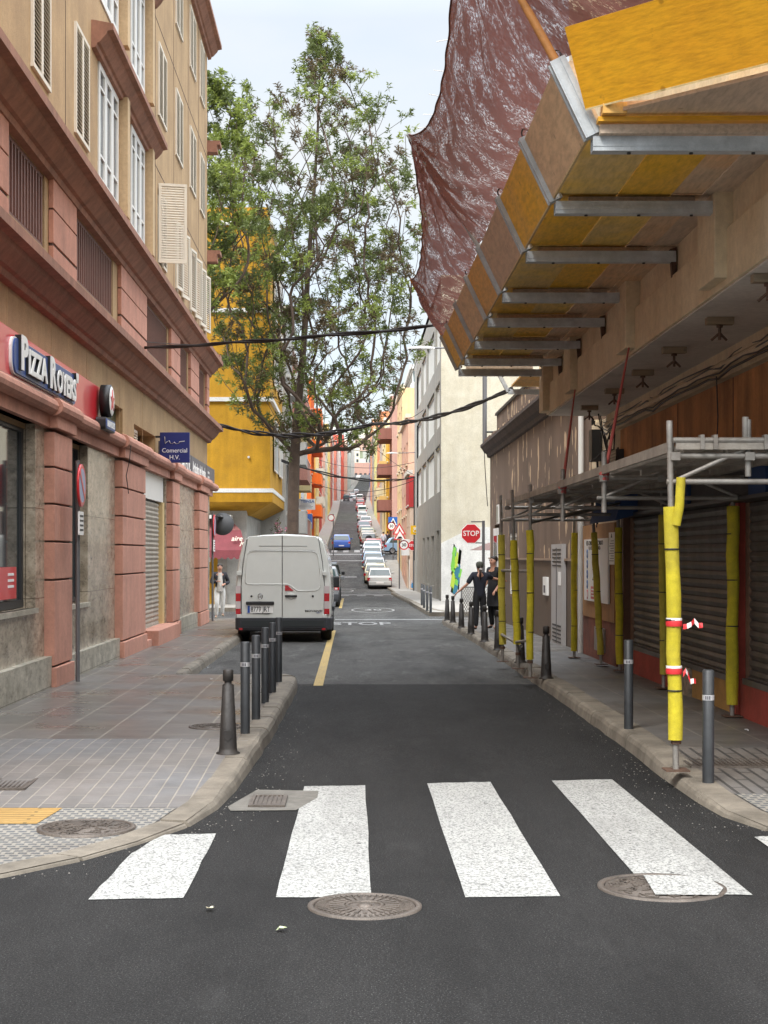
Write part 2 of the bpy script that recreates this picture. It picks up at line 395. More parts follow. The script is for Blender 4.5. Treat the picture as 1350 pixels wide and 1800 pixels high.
for a, b in ((21.0, 21.34),):
    z_ = gz(21.2) + .128; w.add([(-2.40, 21.2, z_ + .002), (-.92, 21.2, z_ + .002), (-1.0, b, z_), (-2.40, b, z_), (-1.0, b, z_ - .15), (-2.40, b, z_ - .15)], [[0, 1, 2, 3], [3, 2, 4, 5]], m_tile)
struct(w, 'pavement_end')
# beyond the crossing street
for (x0, x1, y0, y1, nm) in ((-14, -2.0, 55.3, 60, 'corner_pavement_left'), (-14, -2.45, 60, 135, 'far_pavement_left'), (2.62, 14, 49.5, 66, 'corner_pavement_right'), (2.6, 4.2, 90, 131, 'far_pavement_right'), (-4.3, -2.6, 150, 345, 'upper_pavement_left'), (2.6, 4.3, 150, 345, 'upper_pavement_right'), (-4.3, -2.6, 400, 690, 'top_pavement_left'), (2.6, 4.3, 400, 690, 'top_pavement_right')):
    mb = strip(MB(), x0, x1, y0, y1, .13, m_pave_far if False else m_conc)
    s_ = x1 if x0 < 0 else x0; sg = 1 if x0 < 0 else -1
    ys = sorted(set([y0, y1] + [p[0] for p in PROF if y0 < p[0] < y1])); secs = []
    for y in ys:
        a = s_ + sg * .12 + bend(y); z = gz(y)
        secs.append([(s_ + bend(y), y, z - .03), (a, y, z - .03), (a, y, z + .135), (s_ + bend(y), y, z + .135)])
    mb.loft(secs, m_kerb)
    mb.box(min(x0, x1), max(x0, x1), y0, y0 + .12, gz(y0) - .03, gz(y0) + .137, m_kerb)
    struct(mb, nm)
# corner pavement right continues narrower to 90 m
kerb([(9, 49.4), (3.6, 49.5), (3.0, 50.2), (2.75, 53), (2.62, 58), (2.5, 68), (2.35, 80), (2.3, 89.5)], .2, 1, 'kerb_corner_right', hh=hh)
mb = MB(); pp = [(2.62, 66), (2.5, 68), (2.35, 80), (2.3, 90)]
v = []
for (x, y) in pp: v += [(x + .1, y, gz(y) + .132), (4.3, y, gz(y) + .132)]
mb.add(v, [[2 * i, 2 * i + 1, 2 * i + 3, 2 * i + 2] for i in range(3)], m_conc); struct(mb, 'middle_pavement_right')

# painted markings
def paint(name, col, wear):
    m, nt, bs = newmat(name)
    v = N(nt, 'ShaderNodeTexCoord').outputs['Object']
    c = mixc(nt, ramp(nt, noise(nt, v, 2, 5), [(.3, 0), (.7, 1)]), tuple(x * .85 for x in col), col)
    w_ = ramp(nt, noise(nt, v, 62, 5, (1, .7, 1), .8), [(.47 + (1 - wear) * .1, 0), (.60 + (1 - wear) * .1, .9)])
    c = mixc(nt, w_, c, (.08, .08, .08))
    tk = ramp(nt, noise(nt, v, 1.1, 6, (1, .15, 1), .7), [(.48, 0), (.66, .38)]); c = mixc(nt, tk, c, (.14, .135, .125))
    chip = ramp(nt, noise(nt, v, 14, 6, (1, 1, 1), .75), [(.62, 0), (.64, 1)]); c = mixc(nt, chip, c, (.035, .035, .036))
    w2 = ramp(nt, noise(nt, v, 1.6, 9, (2.5, .5, 1), .8), [(.56, 0), (.72, .45)])
    c = mixc(nt, w2, c, (.20, .19, .175))
    nt.links.new(c, bs.inputs['Base Color']); bs.inputs['Roughness'].default_value = .7
    bumpn(nt, bs, noise(nt, v, 90, 3), .5, .008)
    return m
m_white = paint('road_paint_white', (.42, .42, .395), 1.0)
m_white2 = paint('road_paint_worn', (.36, .36, .35), 1.0)
m_yel = paint('road_paint_yellow', (.50, .34, .09), .8)
def pgpoly(mb, pts, z, m): mb.face([tuple(PG(x, y, z)) for x, y in pts][::-1], m)
Z1 = .005
c = MB()
for pts in ([(232, 1499), (286, 1467), (380, 1465), (322, 1578), (155, 1581)], [(535, 1382), (642, 1380), (653, 1577), (485, 1577)],
            [(751, 1377), (862, 1374), (985, 1575), (818, 1577)], [(970, 1372), (1076, 1370), (1323, 1573), (1145, 1570)], [(1326, 1471), (1420, 1466), (1600, 1570), (1470, 1570)]):
    def sub(a, b, n=7):   # slightly uneven painted edge
        rnd = random.Random(int(a[0] + b[0])); o = []
        for i in range(n):
            t = i / n; k = rnd.uniform(-1, 1) if i else 0
            o.append((a[0] + (b[0] - a[0]) * t + k * 1.2, a[1] + (b[1] - a[1]) * t + k * .6))
        return o
    q = []
    for i in range(len(pts)): q += sub(pts[i], pts[(i + 1) % len(pts)])
    pgpoly(c, q, Z1, m_white)
struct(c, 'zebra_crossing_marking')
def flat(mb, x0, x1, y0, y1, m, dz=.006):
    n = max(1, int((y1 - y0) / 3)); v = []
    for i in range(n + 1):
        y = y0 + (y1 - y0) * i / n; v += [(x0, y, gz(y) + dz), (x1, y, gz(y) + dz)]
    mb.add(v, [[2 * i, 2 * i + 1, 2 * i + 3, 2 * i + 2] for i in range(n)], m)
c = MB()
flat(c, -.5, 3.0, 46.0, 46.5, m_white2)
flat(c, -2.2, 2.3, 88.0, 88.9, m_white2)
for i in range(5): flat(c, -1.6 + i * .95, -1.1 + i * .95, 84.5, 86.0, m_white2)
flat(c, -2.4, 2.2, 131.5, 132.2, m_white2); flat(c, -2.4, 1.5, 139.5, 140.5, m_white2)
for i in range(5): flat(c, -1.9 + i * 1.08, -1.36 + i * 1.08, 144, 149.5, m_white2)
flat(c, -2.0, .4, 117, 117.7, m_white2)
struct(c, 'road_line_marking')
c = MB(); flat(c, -.52, -.39, 20.9, 38, m_yel); flat(c, -.50, -.38, 60, 78, m_yel)
struct(c, 'yellow_line_marking')
c = MB(); text(c, 'STOP', (.26, 42.6, gz(43) + .012), 2.6, m_white2, up=(0, 1, -.005), wide=.27, ext=.002, bold=.012); struct(c, 'stop_marking')
def ring(mb, cx, cy, rx, ry, wd, z, m, n=32):
    v = []
    for k in range(n):
        t = 2 * math.pi * k / n
        v += [(cx + rx * math.cos(t), cy + ry * math.sin(t), z), (cx + (rx - wd) * math.cos(t), cy + (ry - wd * 2.5) * math.sin(t), z)]
    mb.add(v, [[2 * k, 2 * ((k + 1) % n), 2 * ((k + 1) % n) + 1, 2 * k + 1] for k in range(n)], m)
c = MB(); ring(c, .78, 56.3, .80, 2.4, .07, gz(56) + .008 + .02, m_white2); text(c, '30', (.78, 56.3, gz(56) + .03), 2.6, m_white2, up=(0, 1, -.009), wide=.26, ext=.002, bold=.0); struct(c, 'speed_marking')
c = MB(); ring(c, -.35, 98, .5, 3.2, .12, gz(97) + .05, m_white2); flat(c, -.9, .3, 106, 107.2, m_white2, .02); struct(c, 'cycle_marking')

# iron covers
m_iron = M('cast_iron', (.15, .125, .105), .55, .25, 6, .5, 60, metal=.35, fine=.4)
m_iron_w = M('painted_iron', (.62, .61, .58), .7, .2, 12, .5, 60, fine=.5)
def cover(c, r, z, label, spokes, name='manhole_cover', group=None):
    o = thing(name, label, 'manhole cover', (c[0], c[1], z), group)
    f = MB(); f.lathe([(r, -.02), (r, .006), (r * .9, .008), (r * .9, -.004)], (c[0], c[1], z), m_iron, 40); f.build('frame', o)
    l = MB(); l.lathe([(r * .885, -.01), (r * .88, .003), (.001, .003)], (c[0], c[1], z), m_iron, 40)
    rnd = random.Random(int(r * 1000))
    if spokes:
        for k in range(24):
            t = 2 * math.pi * k / 24
            a = Vector((c[0] + math.cos(t) * r * .36, c[1] + math.sin(t) * r * .36, z + .005)); b = Vector((c[0] + math.cos(t) * r * .62, c[1] + math.sin(t) * r * .62, z + .005))
            l.beam(a, b, .02, .008, m_iron)
        for k in range(48):
            t = 2 * math.pi * k / 48
            a = Vector((c[0] + math.cos(t) * r * .7, c[1] + math.sin(t) * r * .7, z + .005)); b = Vector((c[0] + math.cos(t) * r * .84, c[1] + math.sin(t) * r * .84, z + .005))
            l.beam(a, b, .011, .008, m_iron)
        l.lathe([(r * .34, .002), (r * .34, .010), (r * .28, .010), (r * .28, .002)], (c[0], c[1], z), m_iron, 30)
        l.lathe([(r * .14, .002), (r * .12, .012), (.001, .012)], (c[0], c[1], z), m_iron, 8)
    else:
        for k in range(95):
            t = rnd.uniform(0, 6.28); q = r * .82 * math.sqrt(rnd.random()); s_ = rnd.uniform(0, 3.14)
            p = Vector((c[0] + math.cos(t) * q, c[1] + math.sin(t) * q, z + .005)); d = Vector((math.cos(s_), math.sin(s_), 0)) * r * .075
            l.beam(p - d, p + d, r * .045, .008, m_iron)
    l.build('lid', o)
    return o
p = PG(641, 1594); cover((p.x, p.y), .285, .003, 'round iron manhole cover with radial ribs at the foot of the second white stripe', True)
p = PG(1163, 1561); o = cover((p.x, p.y), .335, .004, 'round iron manhole cover half painted over by a white crossing stripe', False)
w = MB(); q = [tuple(PG(x, y, .016)) for x, y in ((1131, 1538), (1168, 1538), (1240, 1540), (1272, 1560), (1262, 1573), (1152, 1572))]
w.face(q[::-1], m_white); w.build('painted_patch', o)
p = PG(152, 1455, .03); cover((p.x, p.y), .31, gz(9) + hs(p.y) + .012, 'round iron manhole cover in the tactile paving of the left corner', False)
p = PG(378, 1277, .13); cover((p.x, p.y), .25, gz(14) + .135, 'small round iron cover on the pavement behind the cast iron bollard', False)
def grate(x0, x1, y0, y1, z, label, cat='drain cover'):
    o = thing('drain_grate', label, cat, ((x0 + x1) / 2, (y0 + y1) / 2, z))
    f = MB(); t = .03
    for a in ((x0, x1, y0, y0 + t), (x0, x1, y1 - t, y1), (x0, x0 + t, y0 + t, y1 - t), (x1 - t, x1, y0 + t, y1 - t)): f.box(a[0], a[1], a[2], a[3], z - .01, z + .008, m_iron)
    f.build('frame', o)
    l = MB(); l.box(x0 + t, x1 - t, y0 + t, y1 - t, z - .01, z - .002, m_iron)
    n = int((x1 - x0) / .04)
    for i in range(n): x = x0 + t + .01 + i * (x1 - x0 - 2 * t) / n; l.box(x, x + .016, y0 + t, y1 - t, z - .002, z + .005, m_iron)
    l.build('grille', o); return o
apron = MB(); q = [PG(x, y, .006) for x, y in ((452, 1388), (560, 1390), (558, 1402), (520, 1424), (405, 1425), (400, 1418))]
apron.face([tuple(v_) for v_ in q][::-1], M('gully_concrete', (.17, .16, .14), .9, .2, 8, .5, 40, dirt=.6, fine=.3)); tag(apron.build('gully_apron', org=(q[0].x, q[0].y, 0)), kind='structure')
a = PG(430, 1420, .01); b = PG(510, 1402, .01); grate(a.x + .02, b.x - .02, a.y + .05, b.y + .08, .012, 'rectangular gully grate in a concrete apron below the left kerb')
a = PG(-30, 1376, .12); b = PG(72, 1356, .12); grate(a.x, b.x, a.y, b.y, gz(a.y) + hs(a.y) + .012, 'flat rectangular metal cover at the left edge of the grooved paving')
a = PG(1215, 1345, .12); b = PG(1330, 1315, .12); grate(a.x, b.x, a.y, b.y, hs(a.y) + .014, 'slotted metal cover beside the kerb scaffold post')
# fine grit gathered in the gutters
rnd = random.Random(31); mb = MB(); m_grit = plain('grit', (.16, .15, .135), .9)
for k in range(900):
    K, sg = (LK, 1) if rnd.random() < .5 else (RK, -1)
    y = rnd.uniform(8.5, 24) if rnd.random() < .7 else rnd.uniform(7.5, 13); y = min(y, 21 if sg > 0 else 40); off_ = abs(rnd.gauss(0, .22)) + .02; x = kerbx(K, y) + sg * off_; r_ = rnd.uniform(.003, .009)
    p = Vector((x, y, gz(y) + .002)); q = [p + Vector((r_ * math.cos(a), r_ * math.sin(a), 0)) for a in (0, 2.1, 4.2)]; t_ = p + Vector((0, 0, r_ * .8)); mb.add(q + [t_], [[0, 1, 3], [1, 2, 3], [2, 0, 3]], m_grit if k % 3 else m_joint)
tag(mb.build('gutter_grit', org=(0, 0, 0)), 'fine grit and small stones gathered along both gutters', 'grit', kind='stuff')
# litter
m_paper = plain('litter_paper', (.75, .74, .72), .8)
rnd = random.Random(5)
for (x, y, z, c_, l_) in ((369, 1598, 0, (.75, .68, .5), 'crumpled pale yellow paper scrap on the asphalt left of the ribbed manhole'), (495, 1634, 0, (.45, .5, .3), 'tiny green leaf litter on the near asphalt below the crossing'),
                      (367, 1174, 0, (.8, .8, .8), 'white paper scrap in the empty parking bay by the left kerb'), (372, 1194, .12, (.8, .8, .8), 'flattened white paper scrap at the bay end of the pavement'),
                      (1312, 1284, .13, (.8, .8, .8), 'white paper litter on the right pavement near the shutters')):
    mb = MB(); p = PG(x, y, z + .01); mm = plain('litter', c_, .8)
    for k in range(3):
        a = rnd.uniform(0, 6); d = Vector((math.cos(a), math.sin(a), .25)) * .02; e = Vector((-math.sin(a), math.cos(a), .1)) * .017
        mb.face([p - d - e + Vector((0, 0, .004)), p + d * .8 - e + Vector((0, 0, .010)), p + d + e + Vector((0, 0, .004)), p - d + e * .7 + Vector((0, 0, .016))], mm)
    tag(mb.build('litter_scrap'), l_, 'litter')
# ------------------------------------------------ facade tools
def wallh(mb, o, u, n, u0, u1, z0, z1, holes, m, depth=.18, rm=None, back=None):
    """wall sheet with real openings and reveals; o+u*t+z; n outward"""
    o, u, n = Vector(o), Vector(u), Vector(n); up = Vector((0, 0, 1))
    us = sorted(set([u0, u1] + [min(max(h[i], u0), u1) for h in holes for i in (0, 1)]))
    zs = sorted(set([z0, z1] + [min(max(h[i], z0), z1) for h in holes for i in (2, 3)]))
    q = lambda a, z, d=0: o + u * a + up * z - n * d
    flip = u.cross(up).dot(n) < 0
    def F4(a, b, c, d, mm): mb.face([d, c, b, a] if flip else [a, b, c, d], mm)
    for i in range(len(us) - 1):
        for j in range(len(zs) - 1):
            cu, cz = (us[i] + us[i + 1]) / 2, (zs[j] + zs[j + 1]) / 2
            if any(h[0] < cu < h[1] and h[2] < cz < h[3] for h in holes): continue
            F4(q(us[i], zs[j]), q(us[i + 1], zs[j]), q(us[i + 1], zs[j + 1]), q(us[i], zs[j + 1]), m)
    for (a, b, c, d) in [h[:4] for h in holes]:
        r = rm or m
        F4(q(a, c), q(a, d), q(a, d, depth), q(a, c, depth), r); F4(q(b, c), q(b, c, depth), q(b, d, depth), q(b, d), r)
        F4(q(a, c), q(a, c, depth), q(b, c, depth), q(b, c), r); F4(q(a, d), q(b, d), q(b, d, depth), q(a, d, depth), r)
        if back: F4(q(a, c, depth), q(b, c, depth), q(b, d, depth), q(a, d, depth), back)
def slab(mb, o, u, n, a, b, c, d, t0, t1, m):
    """box on a facade: u from a to b, z from c to d, from t0 to t1 along the outward normal"""
    o, u, n = Vector(o), Vector(u), Vector(n)
    ce = o + u * (a + b) / 2 + n * (t0 + t1) / 2 + Vector((0, 0, (c + d) / 2))
    mb.obox(ce, u * (b - a) / 2, n * (t1 - t0) / 2, Vector((0, 0, (d - c) / 2)), m)
def window(par, o, u, n, a, b, c, d, dep, fm, gm, mull=1, bars=(), fw=.05, label=None):
    f = MB(); o2 = (o, u, n); t0, t1 = -dep, -dep + .05
    slab(f, *o2, a, b, c, c + fw, t0, t1, fm); slab(f, *o2, a, b, d - fw, d, t0, t1, fm)
    xs = [a + fw / 2] + [a + (b - a) * (i + 1) / (mull + 1) for i in range(mull)] + [b - fw / 2]
    for x in xs: slab(f, *o2, x - fw / 2, x + fw / 2, c + fw, d - fw, t0, t1 - .002, fm)
    for z in bars: slab(f, *o2, a + fw, b - fw, z - .02, z + .02, t0, t1 - .004, fm)
    w = f.build('window', par)
    g = MB(); slab(g, *o2, a + fw * .5, b - fw * .5, c + fw * .5, d - fw * .5, t0 + .01, t0 + .02, gm); g.build('pane', w)
    return w
def louvre(par, o, u, n, a, b, c, d, t, m, pitch=.055, name='shutter'):
    f = MB(); O = Vector(o); U = Vector(u); NN = Vector(n); fw = .055
    slab(f, o, u, n, a, b, c, c + fw, t, t + .04, m); slab(f, o, u, n, a, b, d - fw, d, t, t + .04, m)
    slab(f, o, u, n, a, a + fw, c + fw, d - fw, t, t + .038, m); slab(f, o, u, n, b - fw, b, c + fw, d - fw, t, t + .038, m)
    k = int((d - c - 2 * fw) / pitch)
    for i in range(k):
        z = c + fw + (i + .5) * (d - c - 2 * fw) / k
        ce = O + U * (a + b) / 2 + NN * (t + .02) + Vector((0, 0, z))
        f.obox(ce, U * ((b - a) / 2 - fw), (NN * .017 - Vector((0, 0, .02))), (NN * .003 + Vector((0, 0, .003))), m)
    return f.build(name, par)
def roller(par, o, u, n, a, b, c, d, t, m, pitch=.09, name='roller_shutter', amp=.014, parent_ok=True):
    mb = MB(); O, U, NN = Vector(o), Vector(u), Vector(n); k = int((d - c) / pitch); v = []
    for i in range(k):
        z = c + (d - c) * i / k; z2 = c + (d - c) * (i + .82) / k; zm = c + (d - c) * (i + .4) / k
        for zz, tt in ((z, t), (zm, t + amp), (z2, t + amp * .35), (z2 + .004, t - .008)):
            v += [O + U * a + NN * tt + Vector((0, 0, zz)), O + U * b + NN * tt + Vector((0, 0, zz))]
    n_ = len(v) // 2; fl = U.cross(Vector((0, 0, 1))).dot(NN) < 0
    fs = [[2 * i, 2 * i + 1, 2 * i + 3, 2 * i + 2] for i in range(n_ - 1)]
    if fl: fs = [q[::-1] for q in fs]
    mb.add(v, fs, m)
    slab(mb, o, u, n, a, b, c - .05, c + .02, t - .01, t + .03, m)
    return mb.build(name, par)

m_tan = M('tan_render', (.46, .30, .155), .85, .12, 1.2, .8, 60, streak=.15, fine=.2, col2=(.54, .365, .19))
m_tan_l = M('tan_render_light', (.60, .43, .25), .85, .1, 1.2, .5, 70, streak=.2, fine=.15)
m_pink = M('pink_render', (.59, .29, .21), .85, .12, 1.6, .5, 80, streak=.16, fine=.18, dirt=.2)
m_pinkd = M('pink_cornice', (.37, .18, .12), .85, .14, 1.8, .4, 80, streak=.3, fine=.15, dirt=.35)
m_groovd = M('groove_shadow_gap', (.10, .06, .045), .9)
m_marble = marble('polished_marble', (.19, .155, .11), (.52, .45, .35))
m_marble2 = marble('marble_plinth', (.17, .155, .115), (.56, .52, .43), .4)
m_wframe = plain('white_lacquer', (.72, .72, .69), .4)
m_shut = plain('cream_shutter', (.66, .60, .50), .5)
m_shutm = M('metal_shutter', (.42, .38, .32), .5, .12, 3, .1, streak=.3, dirt=.3)
m_glass = glassm('window_glass'); m_glass2 = glassm('window_glass_blue', (.07, .09, .11), .1)
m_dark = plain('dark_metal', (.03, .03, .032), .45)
m_slat = M('brown_grille', (.17, .075, .055), .6, .1)
m_black = plain('black_plastic', (.015, .015, .016), .5)
m_red = plain('sign_red', (.60, .02, .03), .35, coat=.3)
m_blue = plain('sign_blue', (.035, .075, .25), .4)
m_navy = plain('sign_navy', (.012, .02, .14), .4)
m_signw = plain('sign_white', (.82, .82, .80), .45)
m_grey = plain('sign_grey', (.09, .085, .10), .5)
m_galv = M('galvanised_steel', (.50, .53, .545), .5, .15, 5, .15, metal=.15, fine=.15)
m_pole = plain('pole_grey', (.14, .14, .145), .5, .3)
# ------------------------------------------------ left corner building
LB = thing('corner_building', 'tan and pink corner building with louvred shutters, cornices and pink pillars on the left', 'building', (-3.95, 27, .13))
LO, LU, LN = (-3.95, 0, 0), (0, 1, 0), (1, 0, 0)
# upper wall with openings
gr = [(10.5, 12.6, 5.72, 6.62), (14, 15.8, 5.72, 6.62), (17.7, 19.75, 5.70, 6.64), (21.8, 25.4, 5.70, 6.64), (29.2, 32.9, 5.70, 6.64), (34.9, 36.9, 5.70, 6.64), (39.4, 41.2, 5.70, 6.64)]
pairs = []
for Y in (14.7, 18.9, 21.85): pairs += [(Y, Y + 1.12, 7.78, 9.36), (Y, Y + 1.12, 10.74, 12.26)]
for z in (7.75, 10.74, 13.68):
    for Y in (31.3, 34.4, 37.4, 39.9): pairs.append((Y, Y + (1.3 if Y < 39 else 1.1), z, z + 1.5))
bays = [(23.9, 26.0, 7.55, 9.5), (27.4, 29.3, 7.55, 9.5), (23.9, 26.0, 10.45, 12.6), (27.4, 29.3, 10.45, 12.6), (23.9, 26, 13.4, 15.2), (27.4, 29.3, 13.4, 15.2)]
w = MB()
gf = [(12, 18.6, 1.12, 3.35), (20.4, 22.3, 1.08, 3.35), (27.65, 31.6, .13, 3.33), (24.4, 26.5, 3.78, 4.28), (27.9, 30.9, 3.72, 4.15)]
GO = (-3.83, 0, 0)
wallh(w, LO, LU, LN, 9, 42, 3.28, 15.5, gr + pairs + bays + gf[3:], m_tan, .3, back=m_dark)
w.box(-14, -3.951, 41.98, 42, 0, 15.5, m_tan_l)
w.face([(-14, 9, 0), (-3.95, 9, 0), (-3.95, 9, 15.5), (-14, 9, 15.5)], m_tan); w.face([(-14, 9, 15.5), (-3.95, 9, 15.5), (-3.95, 42, 15.5), (-14, 42, 15.5)], m_conc)
w.face([(-14, 9, 0), (-14, 9, 15.5), (-14, 42, 15.5), (-14, 42, 0)], m_tan)
# expansion joints of the render
for z in (9.62, 12.62): w.box(-3.95, -3.946, 30.3, 42, z - .012, z + .012, m_groovd)
for Y in (17.1, 21.2, 30.9, 34.1, 37.1, 39.6, 41.4): w.box(-3.95, -3.9455, Y - .01, Y + .01, 7.1, 15.4, m_groovd)
for Y in (15, 17.6, 20.2, 22.9, 26.1, 29.0, 32.5, 36.5): w.box(-3.95, -3.945, Y - .006, Y + .006, 3.75, 4.9, m_tan_l)
w.build('wall', LB)
w = MB()
wallh(w, GO, LU, LN, 9, 41.4, .10, 3.40, gf[:3], m_marble, .2, rm=m_marble, back=m_dark); w.box(-4.03, -3.832, 41.38, 41.4, .05, 3.6, m_tan)
w.box(-3.9, -3.735, 9, 19.14, .0, .50, m_marble2); w.box(-3.9, -3.745, 20.35, 24.85, .0, .42, m_marble2); w.box(-3.9, -3.745, 33.1, 37.4, .0, .38, m_marble2)
w.box(-3.9, -3.79, 12, 18.6, 1.06, 1.12, m_marble2); w.box(-3.9, -3.79, 20.35, 22.3, 1.02, 1.08, m_marble2)
w.build('marble_cladding', LB)
def cornice(name, prof, y0, y1, m=m_pinkd, ret=0):
    mb = MB(); mb.prism([(-3.95 + a, z) for a, z in prof], y0, y1, m, 'y'); return mb.build(name, LB)
c1 = [(0, 4.84), (.09, 4.86), (.11, 4.93), (.16, 4.95), (.28, 5.08), (.31, 5.14), (.42, 5.16), (.42, 5.27), (.04, 5.34), (0, 5.34)]
cornice('cornice', c1, 9, 42.25); cornice('cornice', [(a, z + 1.82 - .02) for a, z in c1], 9, 42.25)
cornice('cornice', [(a * .8, (z - 4.84) * .85 + 9.46) for a, z in c1], 23.3, 30.2); cornice('cornice', [(a * .8, (z - 4.84) * .85 + 12.42) for a, z in c1], 23.3, 30.2)
cornice('roof_cornice', [(a * .9, (z - 4.84) * .9 + 15.4) for a, z in c1], 9, 42.3)
for z in (12.75, 9.75, 6.9):
    mb = MB(); mb.box(-6, -3.6, 42.01, 42.55, z + .25, z + .36, m_pinkd); mb.box(-6, -3.68, 42.01, 42.40, z + .05, z + .25, m_pinkd); mb.build('cornice', LB)
# torus moulding over the pillars
mb = MB(); mb.prism([(-3.95 + .23 + .10 * math.cos(t), 3.6 + .10 * math.sin(t)) for t in [i * math.pi / 6 for i in range(12)]], 9, 41.95, m_pink, 'y')
mb.box(-3.95, -3.75, 9, 41.5, 3.35, 3.52, m_pink); mb.box(-3.95, -3.745, 9, 41.5, 3.52, 3.69, m_pink)
mb.build('lintel_moulding', LB)
for (a, b) in ((10.2, 12.0), (19.14, 20.35), (24.85, 27.6), (31.8, 33.1), (37.4, 39.6)):
    mb = MB(); xf = -3.70
    zs = [.13, .38, 1.46, 1.94, 2.41, 2.87, 3.32]
    mb.box(-3.95, xf - .03, a + .03, b - .03, .1, 3.3, m_groovd)
    for i in range(len(zs) - 1): mb.box(-3.949, xf + (.03 if i == 0 else 0), a - (.02 if i == 0 else 0), b + (.02 if i == 0 else 0), zs[i] - (.1 if i == 0 else 0), zs[i + 1] - .025, m_pink)
    mb.box(-3.948, xf + .05, a - .05, b + .05, 3.34, 3.5, m_pink)
    mb.prism([(xf + .02 + .115 * math.cos(t), 3.6 + .115 * math.sin(t)) for t in [i * math.pi / 6 for i in range(12)]], a - .12, b + .12, m_pink, 'y')
    mb.box(-3.947, xf + .02, a - .11, b + .11, 3.5, 3.7, m_pink)
    mb.build('pillar', LB, bev=.008)
# rusticated panels and grilles between the two cornices
for (a, b) in ((12.7, 13.9), (15.9, 17.4), (20.0, 21.7), (25.9, 29.15), (33.1, 34.8), (37.1, 39.1), (41.3, 41.95)):
    mb = MB(); mb.box(-3.949, -3.90, a + .02, b - .02, 5.36, 6.66, m_groovd)
    for z in (5.36, 5.83, 6.28): mb.box(-3.948, -3.88, a, b, z, z + (.43 if z < 6 else .38), m_pink)
    mb.build('rusticated_panel', LB, bev=.006)
for (a, b, c, d) in gr:
    mb = MB(); k = int((b - a) / .16)
    mb.box(-4.05, -3.97, a, b, c, c + .05, m_slat); mb.box(-4.05, -3.97, a, b, d - .05, d, m_slat)
    for i in range(k): y = a + (i + .5) * (b - a) / k; mb.box(-4.04, -3.965, y - .03, y + .03, c + .05, d - .05, m_slat)
    mb.build('window_grille', LB)
# shutters
first_open = True
for (a, b, c, d) in pairs:
    m_ = (a + b) / 2
    op = (abs(a - 31.3) < .01 and abs(c - 7.75) < .01)
    op2 = (a > 34 and c < 8)
    window(LB, LO, LU, LN, a, b, c, d, .12, m_shut, m_glass, 1)
    if op:
        o = (-3.94, a + .05, 0)
        louvre(LB, o, (.97, .22, 0), (.22, -.97, 0), 0, .58, c - .02, d + .1, 0, m_shut, .05)
        louvre(LB, LO, LU, LN, m_ + .05, b, c, d, .0, m_shut)
    elif op2:
        louvre(LB, (-3.94, a, 0), (.13, .99, 0), (.99, -.13, 0), 0, .6, c, d, 0, m_shut)
        louvre(LB, (-3.94, b - .1, 0), (.16, .985, 0), (.985, -.16, 0), 0, .62, c, d, 0, m_shut)
    else:
        louvre(LB, LO, LU, LN, a, m_ - .005, c, d, .0, m_shut); louvre(LB, LO, LU, LN, m_ + .005, b, c, d, .0, m_shut)
for (a, b, c, d) in bays:
    k = 3; wdt = (b - a - .1) / k
    for i in range(k): window(LB, LO, LU, LN, a + .05 + i * wdt, a + .05 + (i + 1) * wdt - .02, c + .03, d - .03, .03, m_wframe, m_glass2, 0, (c + (d - c) * .25, c + (d - c) * .8), .11)
    mb = MB(); slab(mb, LO, LU, LN, b + .02, b + .30, c - .05, d + .02, .001, .16, m_tan_l); mb.build('window_surround', LB)
# ground floor openings
wd = window(LB, GO, LU, LN, 12.05, 18.58, 1.13, 3.33, .19, m_dark, m_glass, 2, (), .09)
window(LB, GO, LU, LN, 20.42, 22.28, 1.1, 3.33, .19, m_dark, m_glass, 0, (), .06)
mb = MB(); slab(mb, GO, LU, LN, 16.6, 18.1, 1.25, 1.62, -.13, -.12, m_red)
for z in (1.38, 1.45, 1.52): slab(mb, GO, LU, LN, 17.65, 17.95, z, z + .03, -.12, -.115, m_signw)
mb.build('window_sticker', LB)
mb = MB(); slab(mb, LO, LU, LN, 24.4, 26.5, 3.78, 4.28, -.14, -.12, plain('green_glass', (.01, .06, .045), .15)); mb.build('green_panel', LB)
louvre(LB, LO, LU, LN, 28.0, 28.9, 3.78, 4.1, -.12, m_shut, .05, 'air_vent')
roller(LB, GO, LU, LN, 27.7, 31.2, .36, 2.82, -.10, m_shutm, .085)
mb = MB(); slab(mb, GO, LU, LN, 27.7, 31.55, 2.84, 3.33, -.12, -.04, m_wframe); slab(mb, GO, LU, LN, 31.3, 31.58, .3, 2.84, -.15, -.02, plain('cream_jamb', (.62, .46, .22), .6)); mb.build('door_panel', LB)
mb = MB(); slab(mb, LO, LU, LN, 28.3, 31.75, .0, .37, -.2, .40, m_pink); slab(mb, LO, LU, LN, 27.7, 28.3, .0, .22, -.2, .28, m_pink); mb.build('doorstep', LB, bev=.01)
# ------------------------------------------------ signs on the left building
def rrect(mb, o, u, n, a, b, c, d, r, t0, t1, m, seg=5):
    O, U, NN = Vector(o), Vector(u), Vector(n); pts = []
    for (cx, cz, s0) in ((b - r, d - r, 0), (a + r, d - r, 90), (a + r, c + r, 180), (b - r, c + r, 270)):
        for i in range(seg + 1):
            t = R(s0 + 90 * i / seg); pts.append((cx + r * math.cos(t), cz + r * math.sin(t)))
    f = [O + U * p[0] + Vector((0, 0, p[1])) + NN * t1 for p in pts]; bk = [O + U * p[0] + Vector((0, 0, p[1])) + NN * t0 for p in pts]; k = len(pts)
    mb.add(f + bk, [list(range(k)), list(range(2 * k - 1, k - 1, -1))] + [[i, k + i, k + (i + 1) % k, (i + 1) % k] for i in range(k)], m)
t = thing('shop_sign', 'long red shop fascia with a blue plate reading PIZZA ROYERS', 'shop sign', (-3.95, 17.5, 3.66))
